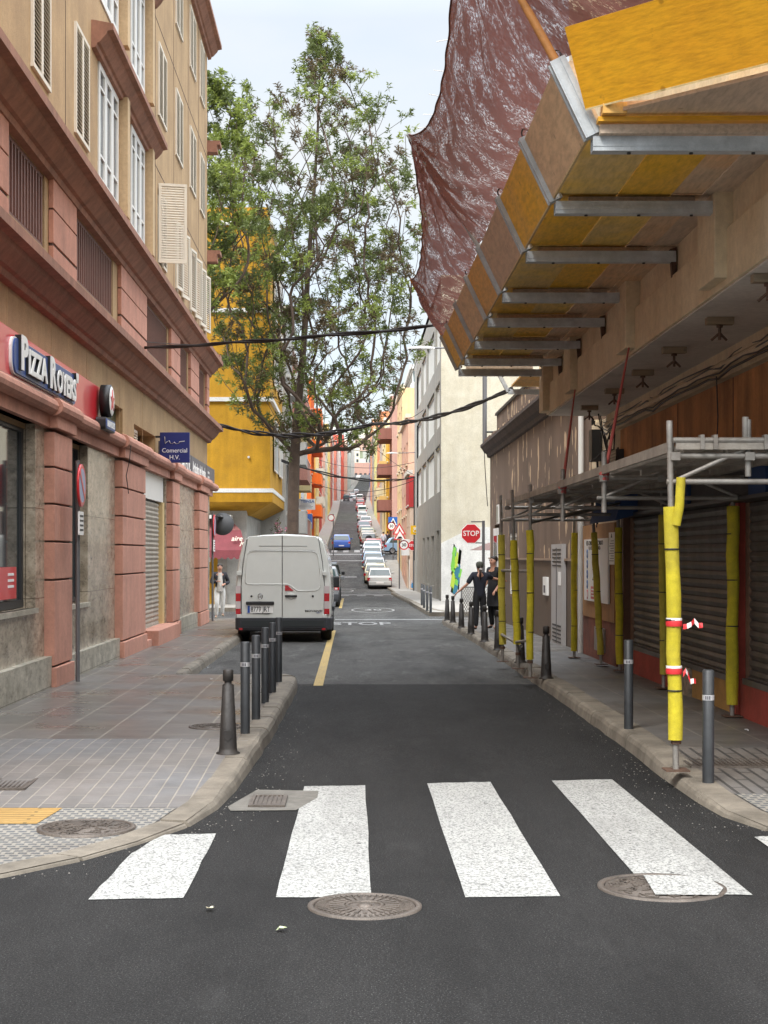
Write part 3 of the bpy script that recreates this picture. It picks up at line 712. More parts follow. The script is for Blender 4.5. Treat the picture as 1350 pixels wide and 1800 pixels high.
mb = MB(); slab(mb, LO, LU, LN, 9.5, 23.2, 3.70, 4.23, .0, .24, m_red); slab(mb, LO, LU, LN, 9.5, 23.2, 3.665, 3.70, .0, .27, m_black); mb.build('fascia', t, bev=.012)
pl = MB(); rrect(pl, LO, LU, LN, 16.62, 20.45, 3.735, 4.15, .16, .24, .27, m_signw); rrect(pl, LO, LU, LN, 16.66, 20.41, 3.75, 4.135, .15, .265, .29, m_blue); plo = pl.build('name_plate', t)
lt = MB()
def wtext(mb, s, y, z, size, wide, m=m_signw, t=.30, b=.0, ext=.02, al='LEFT', X=-3.95): text(mb, s, (X + t, y, z), size, m, right=(0, 1, 0), up=(0, 0, 1), ext=ext, wide=wide, bold=b, align=al)
for s_, y0_, y1_, zc, sz in (('P', 16.88, 17.20, 3.968, .52), ('IZZA', 17.26, 18.3, 3.92, .38), ('R', 18.5, 18.86, 3.945, .52), ('OYERS', 18.92, 20.2, 3.90, .38), ("'", 20.24, 20.36, 3.98, .4)):
    text(lt, s_, (-3.95 + .285, y0_, zc), sz, m_black, right=(0, 1, 0), ext=.035, bold=.03, align='LEFT', fit=y1_ - y0_)
    text(lt, s_, (-3.95 + .328, y0_, zc), sz, m_signw, right=(0, 1, 0), ext=.006, bold=.03, align='LEFT', fit=y1_ - y0_)
lt.build('lettering', t)
mb = MB(); mb.lathe([(.001, .28), (.24, .28), (.24, .42), (.22, .43), (.001, .43)], (-3.95, 22.55, 4.02), m_black, 24, 'x')
mb.lathe([(.215, .43), (.2, .438), (.001, .438)], (-3.95, 22.55, 4.02), m_signw, 24, 'x')
st = [];
for i in range(10):
    a_ = R(90 + 36 * i); r_ = .17 if i % 2 == 0 else .07; st.append((22.55 + r_ * math.cos(a_), 4.02 + r_ * math.sin(a_)))
mb.prism(st, -3.95 + .436, -3.95 + .446, m_red); mb.build('star_emblem', t)
mb = MB(); rrect(mb, LO, LU, LN, 22.15, 23.05, 3.58, 3.76, .05, .26, .40, m_black); rrect(mb, LO, LU, LN, 22.19, 23.01, 3.60, 3.74, .04, .40, .41, m_blue); wtext(mb, 'PIZZA ROYERS', 22.6, 3.67, .13, .8, m_signw, .415, .0, .003, 'CENTER'); mb.build('small_plate', t)
t = thing('shop_sign', 'dark grey shop fascia with white serif lettering reading Comercial H.V.', 'shop sign', (-3.95, 35.7, 3.53))
mb = MB(); slab(mb, LO, LU, LN, 31.4, 42, 3.55, 4.10, .0, .20, m_grey)
for Y in (35.9, 39.7): slab(mb, LO, LU, LN, Y, Y + .03, 3.56, 4.09, .20, .204, m_black)
mb.build('fascia', t)
mb = MB(); text(mb, 'Comercial H.V.', (-3.743, 31.8, 3.84), .46, m_signw, right=(0, 1, 0), ext=.003, bold=.02, align='LEFT', fit=3.9); text(mb, 'Artículos de Regalo', (-3.743, 36.2, 3.84), .36, m_signw, right=(0, 1, 0), ext=.003, bold=.01, align='LEFT', fit=3.2)
for z in (3.92, 3.80, 3.68): wtext(mb, 'IIIIIIIIIIIIII', 40.0, z, .08, 1.6, m_signw, .206, .0, .003)
mb.build('lettering', t)
t = thing('hanging_sign', 'square blue hanging sign reading Comercial H.V. above the roller shutter', 'hanging sign', (-3.6, 31.2, 3.65))
y_ = 30.9; a = P(281, 813, y_); b = P(333, 760, y_)
mb = MB(); mb.box(a.x, b.x, y_, y_ + .12, a.z, b.z, m_navy); mb.build('panel', t, bev=.004)
mb = MB(); mb.box(-3.95, a.x, y_ + .03, y_ + .08, a.z + .5, a.z + .54, m_black); mb.box(-3.95, a.x, y_ + .03, y_ + .08, a.z + .06, a.z + .1, m_black); mb.build('bracket', t)
mb = MB(); cx = (a.x + b.x) / 2
for s_, z, sz in (('Comercial', .24, .125), ('H.V.', .10, .125)): text(mb, s_, (cx, y_ - .004, a.z + z), sz, m_signw, ext=.003, wide=.98)
pts = [(-.2, .52), (-.19, .38), (-.15, .42), (-.11, .44), (-.08, .385), (-.04, .38), (-.01, .41), (.03, .375), (.08, .385), (.10, .42), (.20, .43)]
mb.tube([(cx + q[0], y_ - .006, a.z + q[1]) for q in pts], .007, m_signw, 5); mb.build('lettering', t)
mb = MB(); mb.tube([(-3.70, 25.0, 3.72), (-3.585, 24.95, 3.55), (-3.60, 24.9, 3.3), (-3.66, 24.95, 3.05), (-3.68, 25.35, 2.78)], .008, m_black, 5); tag(mb.build('loose_cable'), 'thin black cable end dangling down the wide pink pillar', 'cable')
# round no parking signs, edge on
def round_sign(x, y_, ztop, r, label, zb, tilt=0, extra=None):
    t = thing('road_sign', label, 'road sign', (x, y_, zb), )
    mb = MB(); mb.tube([(x, y_, zb), (x, y_, ztop + .05)], .028, m_pole, 10); mb.build('pole', t)
    mb = MB(); c = Vector((x + .035, y_, ztop - r)); k = MB()
    mb.lathe([(.001, 0), (r, 0), (r, .022), (r * .97, .026), (r * .8, .026)], c, m_red, 28, 'x'); mb.lathe([(r * .8, .0262), (.001, .0262)], c, plain('sign_inner_blue', (.30, .36, .52), .4), 28, 'x')
    mb.obox(c + Vector((.03, 0, 0)), (.002, 0, 0), Vector((0, 1, -1)) * r * .6, Vector((0, .7, .7)) * .03, m_red)
    if tilt:
        Mx = Matrix.Translation(c) @ Matrix.Rotation(tilt, 4, 'Z') @ Matrix.Translation(-c); mb.v = [tuple(Mx @ Vector(v)) for v in mb.v]
    mb.build('sign_disc', t)
    mb = MB(); mb.box(x + .03, x + .05, y_ - .15, y_ + .15, ztop - 2 * r - .36, ztop - 2 * r - .06, m_signw)
    for i in range(4): mb.box(x + .05, x + .052, y_ - .12, y_ + .12, ztop - 2 * r - .31 + i * .06, ztop - 2 * r - .285 + i * .06, m_black)
    if tilt:
        Mx = Matrix.Translation(c) @ Matrix.Rotation(tilt, 4, 'Z') @ Matrix.Translation(-c); mb.v = [tuple(Mx @ Vector(v)) for v in mb.v]
    mb.build('supplementary_plate', t)
    return t
round_sign(-3.53, 19.8, 2.93, .275, 'no parking sign seen edge on in front of the first marble bay', .13, 0)
t = round_sign(-3.62, 40.0, 2.82, .30, 'no parking sign at the far end of the pink building, grey disc beside it', .05, 0)
mb = MB(); c = (-3.53, 42.0, 2.62); mb.lathe([(.001, 0), (.31, 0), (.31, .02), (.001, .02)], c, plain('sign_back', (.10, .105, .11), .55), 30, 'y'); mb.box(-3.64, -3.5, 41.0, 42, 2.80, 2.83, m_pole); mb.build('sign_back', t)
# ------------------------------------------------ right building under repair
m_cream = M('cream_fascia', (.76, .60, .38), .85, .15, 1.5, .4, 60, streak=.12, fine=.15, col2=(.80, .68, .48), dirt=.25)
m_soff = M('soffit_paint', (.62, .58, .53), .8, .12, .8, .25, 30, dirt=.45, dirtc=(.2, .18, .16))
m_orange = M('orange_brown_wall', (.45, .21, .07), .8, .25, 1.5, .5, 30, streak=.45, dirt=.6, dirtc=(.10, .04, .015))
m_redbase = M('red_base_render', (.36, .06, .04), .8, .2, 2, .4, 30, dirt=.4, dirtc=(.08, .03, .02))
m_dshut = M('dark_roller_shutter', (.13, .12, .11), .5, .25, 2, .1, metal=.2, streak=.35, dirt=.3, dirtc=(.17, .15, .13))
m_blue_aw = plain('blue_awning', (.02, .06, .17), .7)
RB = thing('building_under_repair', 'building under repair with dark roller shutters, orange brown band and balcony slab, right', 'building', (4, 18, .13))
RO, RU, RN = (4.0, 0, 0), (0, 1, 0), (-1, 0, 0)
w = MB()
wallh(w, RO, RU, RN, 10.6, 25.4, .0, 2.95, [(11.2, 15.45, .5, 2.32), (16.05, 21.8, .48, 2.32), (24.3, 25.0, .3, 2.1)], M('dirty_pier', (.28, .17, .11), .8, .2, 2, .3, streak=.3, dirt=.4), .22, back=m_dark)
w.box(4.0, 12, 10.6, 10.62, 0, 3.9, m_orange); w.box(4.01, 12, 25.38, 25.4, 0, 4, m_cream)
w.build('wall', RB)
w = MB(); w.box(3.955, 4.0, 10.6, 22.6, 2.72, 3.60, m_orange); w.box(3.95, 3.955, 15.9, 15.92, 2.72, 3.6, m_groovd); w.box(3.95, 3.955, 18.6, 18.62, 2.72, 3.6, m_groovd); w.build('orange_panel', RB)
w = MB(); w.box(3.97, 4.0, 22.6, 25.4, 2.2, 3.9, m_cream); w.build('cream_panel', RB)
for q in ((3.93, 4.0, 15.6, 15.98, .0, 2.4), (3.94, 4.0, 10.6, 15.6, .0, .5), (3.94, 4.0, 18.2, 22.0, 0, .47)): w = MB(); w.box(*q, m_redbase); w.build('red_base', RB)
w = MB(); w.box(3.945, 4.0, 16.0, 18.2, .0, .47, M('ochre_patch', (.42, .24, .07), .8, .2, 3, .5, dirt=.4)); w.box(3.90, 3.95, 17.8, 18.3, .1, .45, M('broken_render', (.28, .23, .17), .9, .4, 9, 1, 12)); w.build('ochre_base', RB)
roller(RB, RO, RU, RN, 11.2, 15.45, .52, 2.30, -.02, m_dshut, .095, amp=.02)
roller(RB, RO, RU, RN, 16.05, 21.8, .50, 2.30, -.02, m_dshut, .095, amp=.02)
w = MB(); w.box(3.93, 3.99, 16.05, 21.8, .44, .5, m_dshut); w.box(3.93, 3.99, 11.2, 15.45, .46, .52, m_dshut); w.build('shutter_rail', RB)
# boxes of old shop signs
w = MB(); w.box(3.80, 4.0, 10.8, 22.2, 2.32, 2.70, M('charred_sign_box', (.05, .045, .045), .7, .3, 3, .3, dirt=.4, dirtc=(.15, .13, .11))); w.box(3.74, 4.0, 10.8, 22.2, 2.29, 2.325, m_dark); w.build('sign_box', RB)
for q in ((3.76, 3.80, 17.2, 17.9, 2.33, 2.72), (3.77, 3.80, 14.0, 14.6, 2.33, 2.72)): w = MB(); w.box(*q, m_blue_aw); w.build('blue_panel', RB)
w = MB(); w.prism([(3.5, 2.22), (3.8, 2.30), (3.8, 2.62), (3.62, 2.60)], 20.4, 22.6, m_blue_aw, 'y'); w.build('blue_awning_box', RB)
w = MB(); w.box(3.9, 4.0, 22.05, 22.25, .1, 2.3, M('brown_post', (.17, .10, .07), .7)); w.box(3.93, 4.0, 22.4, 22.55, .1, 2.2, m_conc); w.build('door_jamb', RB)
w = MB(); w.box(3.9, 4.0, 22.8, 25.9, .75, 2.25, M('plywood_hoarding', (.42, .21, .075), .7, .15, 2, .2, streak=.2)); w.box(3.92, 4.0, 22.8, 26, .1, .75, M('red_brown_base', (.20, .06, .035), .8, .3, 4, .4, dirt=.5)); w.box(3.885, 3.92, 23.7, 24.6, .25, .62, m_conc); w.build('hoarding_panel', RB)
# balcony slab and upper block
w = MB()
outer = [(3.0, 10.7), (3.0, 23.4)]
w.box(3.0, 12, 10.7, 23.4, 3.88, 4.02, m_soff)
w.build('balcony_slab', RB)
w = MB(); w.box(2.97, 3.10, 10.7, 23.42, 3.895, 4.35, m_cream); w.box(3.02, 3.2, 10.7, 23.4, 4.35, 5.6, m_cream)
for (a, b) in ((12.15, 12.75), (16.1, 16.7), (20.2, 20.75), (23.05, 23.5)): w.box(2.87, 3.1, a, b, 3.93 if a > 12.5 else 3.95, 4.9, m_cream)
w.build('balcony_fascia', RB, bev=.008)
w = MB(); w.box(3.3, 12, 10.9, 23.3, 5.6, 12.5, m_cream); w.build('upper_wall', RB)
w = MB()   # ledge mouldings and conduits under the soffit
w.box(3.86, 4.0, 10.6, 23.3, 3.78, 3.88, m_cream); w.box(3.90, 4.0, 10.6, 23.3, 3.62, 3.70, m_cream); w.prism([(3.88 + .05 * math.cos(i * .785), 3.73 + .05 * math.sin(i * .785)) for i in range(8)], 10.6, 23.3, m_cream, 'y')
w.build('moulding', RB)
rnd = random.Random(11)
w = MB()
for k in range(4):
    pts = []
    for i in range(26):
        y = 11 + i * .5; pts.append((3.86 - k * .012 + rnd.uniform(-.01, .01), y, 3.80 - k * .055 + rnd.uniform(-.018, .018) - (.05 if i % 7 == 3 else 0)))
    w.tube(pts, .009 + .004 * (k % 2), m_black, 5)
for k in range(16):
    a = Vector((3.9, 22.9 + rnd.uniform(-.6, .6), 3.4 + rnd.uniform(-.3, .2))); pts = [a]; d = Vector((0, rnd.uniform(-1, 1), rnd.uniform(-1, 1)))
    for i in range(7):
        d += Vector((rnd.uniform(-.5, .2) * .3, rnd.uniform(-1, 1) * .7, rnd.uniform(-1, .6) * .7)); d.normalize(); pts.append(pts[-1] + d * .13)
        pts[-1].x = min(3.93, max(3.7, pts[-1].x))
    w.tube(pts, .011, m_black, 5)
w.box(3.8, 3.95, 24.3, 24.6, 3.25, 3.75, m_black)
w.tube([(3.9, 24.4, 3.4), (3.93, 24.45, 2.8), (3.9, 24.4, 2.2)], .02, m_black, 6)
w.tube([(3.8, 16.0, 3.62), (3.82, 16.02, 3.2), (3.8, 16.0, 2.8)], .008, m_black, 5)
w.build('electric_cable', RB)
w = MB(); w.box(3.84, 3.97, 22.3, 22.95, 3.05, 3.3, m_dark)
for i in range(5): w.box(3.835, 3.84, 22.33, 22.92, 3.07 + i * .045, 3.09 + i * .045, m_conc)
w.build('vent_box', RB)
# clamps under the soffit
m_rust = M('rusty_iron', (.10, .055, .035), .8, .4, 12, .5)
for i, (x, y) in enumerate(((1350, 482), (1265, 558), (1185, 610), (1130, 650), (1080, 683), (1036, 713))):
    p = PG(x, y, 3.88) if False else P(x, y, (3.88 - H) * F / (CY - y))
    mb = MB(); mb.box(p.x - .12, p.x + .12, p.y - .05, p.y + .05, 3.815, 3.878, wood('clamp_timber_%d' % i, (.30, .22, .13), (.25, .2, .14)))
    mb.tube([(p.x, p.y, 3.80), (p.x, p.y, 3.68)], .014, m_rust, 6)
    for dx in (-1, 1): mb.tube([(p.x, p.y, 3.74), (p.x + dx * .07, p.y + .03, 3.68)], .012, m_rust, 5)
    mb.lathe([(.001, 0), (.03, 0), (.03, .02), (.001, .02)], (p.x, p.y, 3.79), m_rust, 8)
    mb.build('anchor_clamp', RB)

# ------------------------------------------------ timber catch fan hanging over the street
CF = thing('catch_fan', 'timber and steel catch platform jutting from the balcony slab above the right pavement', 'scaffold platform', (3.0, 17, 4.45))
JY = [10.36, 12.25, 14.25, 16.5, 18.25, 20.2, 22.0, 23.25]
XI, XO, ZJ = 3.0, 1.62, 4.47
TAN = wood('plywood_weathered', (.64, .45, .27), (.72, .52, .32), (3, 1, 4)); YEL = wood('plywood_yellow', (.84, .48, .03), (.76, .45, .08), (5, 1.2, 5)); TAN2 = wood('plywood_grey', (.56, .42, .31), (.62, .46, .32), (3, 1, 4)); ORG_ = wood('plywood_orange', (.78, .43, .10), (.68, .40, .13), (5, 1.2, 5))
UND = wood('plywood_underside', (.70, .50, .20), (.82, .54, .09), (5, .9, 5), dark=.5); PLK = wood('old_plank', (.70, .43, .23), (.60, .45, .31), (6, .8, 6)); TIM = wood('grey_timber', (.52, .41, .31), (.58, .44, .32), (6, 1, 6))
YB = wood('bright_yellow_panel', (.80, .40, .015), (.74, .33, .012), (1.5, 1.5, 9), rough=.45, dark=.55)
def off(Y): return (JY[0] - Y) * .012 if Y < 12 else 0
for i, Y in enumerate(JY):
    mb = MB(); z = ZJ; xi = XI if i else 3.05
    # U channel: web and two flanges with lips
    mb.box(XO, xi, Y - .05, Y - .044, z, z + .1, m_galv); mb.box(XO, xi, Y + .044, Y + .05, z, z + .1, m_galv); mb.box(XO, xi, Y - .044, Y + .044, z, z + .006, m_galv)
    mb.box(XO, xi, Y - .054, Y - .05, z + .03, z + .06, m_galv)
    for k in range(3): mb.lathe([(.001, -.012), (.014, -.012), (.014, 0), (.001, 0)], (XO + .25 + k * .42, Y, z), m_dark, 6)
    mb.build('joist', CF)
    mb = MB(); mb.prism([(xi - .03, z - .14), (xi + .01, z - .2), (xi + .01, z + .14), (xi - .05, z + .12)], Y - .035, Y + .035, m_rust, 'y'); mb.build('bracket', CF)
    a = Vector((XO + .01, Y, z + .11)); b = Vector((XO - .235, Y, z + .62))
    mb = MB(); d = (b - a).normalized(); s_ = Vector((d.z, 0, -d.x))
    mb.obox((a + b) / 2, (b - a) / 2, s_ * .05, Vector((0, .06, 0)), m_galv)
    for k in (-1, 1): mb.obox((a + b) / 2 - s_ * .054 + Vector((0, k * .044, 0)), (b - a) / 2, s_ * .008, Vector((0, .014, 0)), m_galv); mb.obox((a + b) / 2 + s_ * .02 + Vector((0, k * .063, 0)), (b - a) / 2, s_ * .012, Vector((0, .004, 0)), m_galv)
    pts = [b + Vector((.03 * math.cos(t) - .0, .0, .03 + .04 * math.sin(t))) for t in [j * .6 for j in range(8)]]
    mb.tube(pts, .007, m_dark, 5); mb.build('post', CF)
    mb = MB(); mb.box(XO + .12, xi - .25, Y - .035 + .08, Y + .035 + .08, z + .105, z + .155, TIM if i % 2 else PLK); mb.build('timber_bearer', CF)
bmats = [TAN, YEL, TAN2, ORG_, TAN, ORG_, YEL]
for i in range(7):
    y0, y1 = JY[i] + .055, JY[i + 1] - .055; z = ZJ + .16; f0, f1 = JY[i] + .003, JY[i + 1] - .003
    xs = [(XO + .02, XO + .50, UND), (XO + .505, XO + .93, UND if i % 2 else YEL), (XO + .935, XO + 1.18, PLK), (XO + 1.185, XI + .05, TIM if i < 2 else PLK)]
    if i in (1, 3): xs[0] = (XO + .02, XO + .5, YEL)
    for (a, b, m_) in xs:
        mb = MB(); mb.box(a, b, f0, f1, z + random.uniform(0, .008), z + .027, m_); mb.build('floor_board', CF)
    a0 = Vector((XO - .0, 0, ZJ + .13)); b0 = Vector((XO - .225, 0, ZJ + .60)); d = (b0 - a0)
    mb = MB(); c = (a0 + b0) / 2; c.y = (y0 + y1) / 2; n_ = Vector((-d.z, 0, d.x)).normalized()
    mb.obox(c + n_ * .012, d / 2, Vector((0, (y1 - y0) / 2, 0)), n_ * .012, bmats[i]); mb.obox(c - d / 2 + n_ * .0125, d.normalized() * .006, Vector((0, (y1 - y0) / 2 - .01, 0)), n_ * .0135, wood('board_edge_%d' % i, (.7, .55, .3), (.6, .42, .2)))
    mb.build('edge_board', CF)
# corner bays turning away past the first joist
A = Vector((1.58, 10.27, ZJ + .23)); D = Vector((.94, -.94, 0)).normalized(); OUT = Vector((-.707, -.707, 0))
mb = MB(); up_ = (OUT * .42 + Vector((0, 0, .907))).normalized(); n_ = D.cross(up_).normalized()
mb.obox(A + D * 1.6 + up_ * .31, D * 1.6, up_ * .27, n_ * .014, YB); mb.obox(A + D * 1.6 + up_ * .037, D * 1.598, up_ * .006, n_ * .0155, wood('yellow_board_edge', (.8, .65, .35), (.7, .5, .2))); mb.build('edge_board', CF)
mb = MB(); zf = ZJ + .20
mb.prism([(1.66, 10.27), (3.2, 8.75), (5.5, 8.8), (5.5, 10.3)], zf + .02, zf + .045, TIM, 'z'); mb.build('floor_board', CF)
mb = MB(); mb.beam((1.72, 10.22, zf + .06), (3.3, 9.9, zf + .1), .06, .05, PLK); mb.beam((1.66, 10.28, ZJ + .13), (3.0, 10.26, ZJ + .13), .06, .06, TIM); mb.beam((1.64, 10.25, ZJ + .185), (3.0, 10.22, ZJ + .185), .09, .03, YB); mb.build('timber_bearer', CF)
mb = MB(); mb.box(1.66, 1.82, 10.14, 10.24, ZJ + .205, ZJ + .275, ORG_); mb.box(1.68, 1.79, 10.15, 10.23, ZJ + .277, ZJ + .32, PLK); mb.build('timber_block', CF)
mb = MB(); mb.beam((1.45, 10.42, ZJ + .62), (1.66, 10.42, ZJ + .16), .02, .1, TAN); mb.build('side_timber', CF)
m_wpole = wood('timber_pole', (.50, .22, .06), (.42, .18, .05), (1, 1, 3)); 
TIPS = [(Vector((1.38, 10.36, 5.08)), Vector((.58, 10.3, 6.5)), m_wpole), (Vector((1.385, 16.5, 5.08)), Vector((.61, 16.6, 6.31)), m_galv), (Vector((1.385, 23.25, 5.08)), Vector((.90, 23.3, 5.95)), m_wpole)]
for (a, b, m_) in TIPS:
    mb = MB(); mb.tube([a + Vector((.1, 0, -.18)), b], [.032, .026], m_, 8)
    for k in range(3): mb.lathe([(.036, 0), (.042, .006), (.036, .012)], a + Vector((.02 + .01 * k, 0, -.02 - k * .02)), m_black, 10)
    mb.build('outrigger_pole', CF)
# last small bracket beyond
mb = MB(); mb.beam((2.55, 25.0, 4.42), (3.1, 25.0, 4.42), .06, .08, m_galv); mb.beam((2.55, 25.0, 4.42), (2.35, 25.0, 4.8), .06, .06, m_galv); mb.box(2.6, 3.1, 23.4, 25, 4.50, 4.53, ORG_)
mb.build('end_bracket', CF)

# debris net
m, nt, bs = newmat('debris_net')
v = N(nt, 'ShaderNodeUVMap').outputs[0] if False else N(nt, 'ShaderNodeTexCoord').outputs['Object']
c = mixc(nt, ramp(nt, noise(nt, v, 1.5, 3), [(.3, 0), (.7, 1)]), (.072, .031, .027), (.10, .044, .038))
nt.links.new(c, bs.inputs['Base Color']); bs.inputs['Roughness'].default_value = .95
bs.inputs['Specular IOR Level'].default_value = .1
tr = N(nt, 'ShaderNodeBsdfTransparent'); tr.inputs[0].default_value = (1, .97, .96, 1); tl = N(nt, 'ShaderNodeBsdfTranslucent'); tl.inputs[0].default_value = (.17, .075, .064, 1)
ms0 = N(nt, 'ShaderNodeMixShader'); ms0.inputs[0].default_value = .45
nt.links.new(bs.outputs[0], ms0.inputs[1]); nt.links.new(tl.outputs[0], ms0.inputs[2])
ms = N(nt, 'ShaderNodeMixShader')
uvn = N(nt, 'ShaderNodeUVMap').outputs[0]
streak_ = noise(nt, uvn, 3.2, 4, (2.6, .9, 1), .6)
fine_ = noise(nt, uvn, 36, 3, (2.2, .6, 1), .8)
mul = N(nt, 'ShaderNodeMath', operation='MULTIPLY'); nt.links.new(ramp(nt, fine_, [(.49, .06), (.60, .75)]), mul.inputs[0]); nt.links.new(ramp(nt, streak_, [(.46, .10), (.62, .95)]), mul.inputs[1])
nt.links.new(mul.outputs[0], ms.inputs[0])
nt.links.new(ms0.outputs[0], ms.inputs[1]); nt.links.new(tr.outputs[0], ms.inputs[2])
nt.links.new(ms.outputs[0], nt.nodes['Material Output'].inputs['Surface'])
bumpn(nt, bs, noise(nt, v, 60, 2, (1, 1, .3)), .4, .01)
m_net = m
NU, NV = 240, 56
inn = [(-.35, Vector((3.4, 8.6, 5.2))), (0, Vector((1.45, 10.36, 5.12))), (.45, Vector((1.40, 16.5, 5.12))), (1.0, Vector((1.42, 23.3, 5.06)))]
outp = [(-.35, Vector((2.6, 7.6, 6.6))), (0, TIPS[0][1]), (.45, TIPS[1][1]), (1.0, TIPS[2][1])]
sag = [Vector((0, 0, -.3)), Vector((.22, 0, -.42)), Vector((.16, 0, -.26))]
def seg(L, t):
    for i in range(len(L) - 1):
        if t <= L[i + 1][0] + 1e-6: k = (t - L[i][0]) / (L[i + 1][0] - L[i][0]); return i, k, L[i][1].lerp(L[i + 1][1], k)
    return len(L) - 2, 1, L[-1][1]
tipa = [(10.3, 0), (16.6, 1), (23.3, 2), (5.0, 3)]
vs = []; uvs = []
for i in range(NU + 1):
    t = -.35 + 1.35 * i / NU
    si, k, b = seg(outp, t); _, _, a = seg(inn, t); s4 = 4 * k * (1 - k)
    arc = 10.36 + (t * 15.1 if t < 0 else (t / .45 * 6.2 if t < .45 else 6.2 + (t - .45) / .55 * 6.75))
    b = b + sag[si] * (s4 ** .8)
    for j in range(NV + 1):
        v_ = j / NV; p = a.lerp(b, v_); bow = math.sin(math.pi * v_)
        dsp = 0; best = None
        for (ta, ti) in tipa:
            da, db = arc - ta, 1.55 * (1.02 - v_); r_ = math.hypot(da, db); th = math.atan2(da, db)
            dsp += (.055 * math.sin(th * 15 + 1.3 * ti + 1.2 * math.sin(r_ * 1.7)) + .03 * math.sin(th * 31 + 2 * ti + r_)) * math.exp(-r_ / 2.1) * r_ / (r_ + .25)
            if best is None or r_ < best[0]: best = (r_, th, ti)
        dsp += .02 * math.sin(arc * 9 + 3 * math.sin(v_ * 4)) * v_ * s4
        n_ = Vector((-.82, 0, -.57))
        p = p + n_ * (bow * .16 * s4 + dsp * (1 if v_ < .98 else .4)) + Vector((0, 0, -.08 * bow * (1 - s4 * .5)))
        vs.append(p); uvs.append((best[1] + best[2] * 7.3, best[0]))
mb = MB(); mb.add(vs, [[i * (NV + 1) + j, (i + 1) * (NV + 1) + j, (i + 1) * (NV + 1) + j + 1, i * (NV + 1) + j + 1] for i in range(NU) for j in range(NV)], m_net, True)
o = thing('debris_net', 'brown woven debris net stretched over poles beyond the edge boards of the catch platform', 'net', (1.4, 16, 5.1))
ns = mb.build('mesh_sheet', o); ul = ns.data.uv_layers.new(name='UVMap')
for lp in ns.data.loops: ul.data[lp.index].uv = uvs[lp.vertex_index]
mb = MB(); edge = [vs[i * (NV + 1) + NV] for i in range(NU + 1)]
mb.tube(edge, .010, m_net if False else plain('net_hem', (.08, .03, .025), .7), 6)
rnd = random.Random(9)
for i in range(66, 130, 9):
    p = edge[i]; mb.tube([p, p + Vector((-.10, rnd.uniform(-.05, .05), rnd.uniform(-.01, .03)))], .003, m_signw, 4)
mb.build('hem_rope', o)

# ------------------------------------------------ pavement scaffold
m_foam = M('yellow_foam', (.66, .55, .03), .9, .14, 5, .5, 22, dirt=.6, dirtc=(.22, .17, .05), fine=.2, streak=.2)
m_foam_o = M('old_yellow_foam', (.56, .47, .06), .8, .14, 5, .35, 30, dirt=.5, dirtc=(.2, .16, .04))
m_stube = M('scaffold_tube', (.30, .285, .26), .55, .25, 6, .3, metal=.4, dirt=.5, dirtc=(.12, .07, .04))
m_deck = M('scaffold_deck', (.34, .31, .27), .6, .25, 3, .3, metal=.25, dirt=.55, dirtc=(.12, .08, .05))
m_rtape = plain('red_white_tape', (.62, .03, .035), .5); m_strap = plain('faded_red_strap', (.42, .09, .08), .7)
SC = thing('scaffold', 'low tube scaffold deck over the right pavement on posts wrapped in yellow foam', 'scaffold', (2.9, 17, .13))
def foam_post(x, y, z0, z1, f0, f1, m_, lean=(0, 0), r=.055, ties=3):
    a = Vector((x, y, z0)); b = Vector((x + lean[0], y + lean[1], z1))
    mb = MB(); mb.tube([a, b], .024, m_stube, 10); mb.box(x - .09, x + .09, y - .09, y + .09, z0, z0 + .01, m_rust)
    mb.tube([a + Vector((0, 0, .2)), a + Vector((0, 0, .24))], .04, m_rust, 8); o = mb.build('post', SC)
    if f1 > f0:
        rnd = random.Random(int(y * 100)); L = b - a; pts = []; rr = []
        k = 9
        for i in range(k):
            t = (f0 + (f1 - f0) * i / (k - 1) - z0) / (z1 - z0); pts.append(a + L * t + Vector((rnd.uniform(-1, 1), rnd.uniform(-1, 1), 0)) * .007); rr.append(r * rnd.uniform(.93, 1.05))
        mb = MB(); mb.tube(pts, rr, m_, 12); mb.build('foam_sleeve', o)
        mb = MB()
        for i in range(ties):
            t = (f0 + (f1 - f0) * (i + .7) / (ties + .3) - z0) / (z1 - z0); p = a + L * t; mb.lathe([(r * 1.03, -.006), (r * 1.08, 0), (r * 1.03, .006)], p, m_black, 12)
        mb.build('cable_tie', o)
    return o
ZD = 2.60
front = foam_post(2.45, 11.6, .13, 2.77, .36, 2.12, m_foam, (-.05, 0), .056, 3)
mb = MB(); mb.tube([(2.44, 11.56, 1.98), (2.465, 11.55, 2.12), (2.475, 11.54, 2.34)], .035, m_foam, 10); mb.build('foam_sleeve', front)
mb = MB(); rnd = random.Random(4)
for zc, dx in ((1.24, .12), (.88, .08)):
    mb.lathe([(.060, -.022), (.064, 0), (.060, .022)], (2.435, 11.6, zc), m_rtape, 12); mb.lathe([(.0605, .022), (.062, .032), (.0605, .042)], (2.435, 11.6, zc), m_signw, 12)
    p = Vector((2.49, 11.55, zc)); a = []
    for i in range(6): a.append(p + Vector((dx * i / 4, rnd.uniform(-.02, .02), rnd.uniform(-.03, .035) - (.02 * i if zc < 1 else 0))))
    for i in range(5): mb.face([a[i] + Vector((0, 0, .02)), a[i + 1] + Vector((0, 0, .018)), a[i + 1] - Vector((0, .01, .018)), a[i] - Vector((0, 0, .02))], m_rtape if i % 2 == 0 else m_signw)
mb.build('warning_tape', front)
foam_post(2.43, 20.9, .09, 2.72, .34, 2.1, m_foam, (0, 0), .05)
foam_post(2.45, 22.6, .09, 2.72, .45, 1.98, m_foam, (-.09, 0), .055)
foam_post(2.37, 24.1, .09, 2.70, .36, 2.08, m_foam_o, (-.03, 0), .055)
foam_post(3.84, 15.5, .13, 2.72, .25, 2.25, m_foam, (.01, 0), .062, 4)
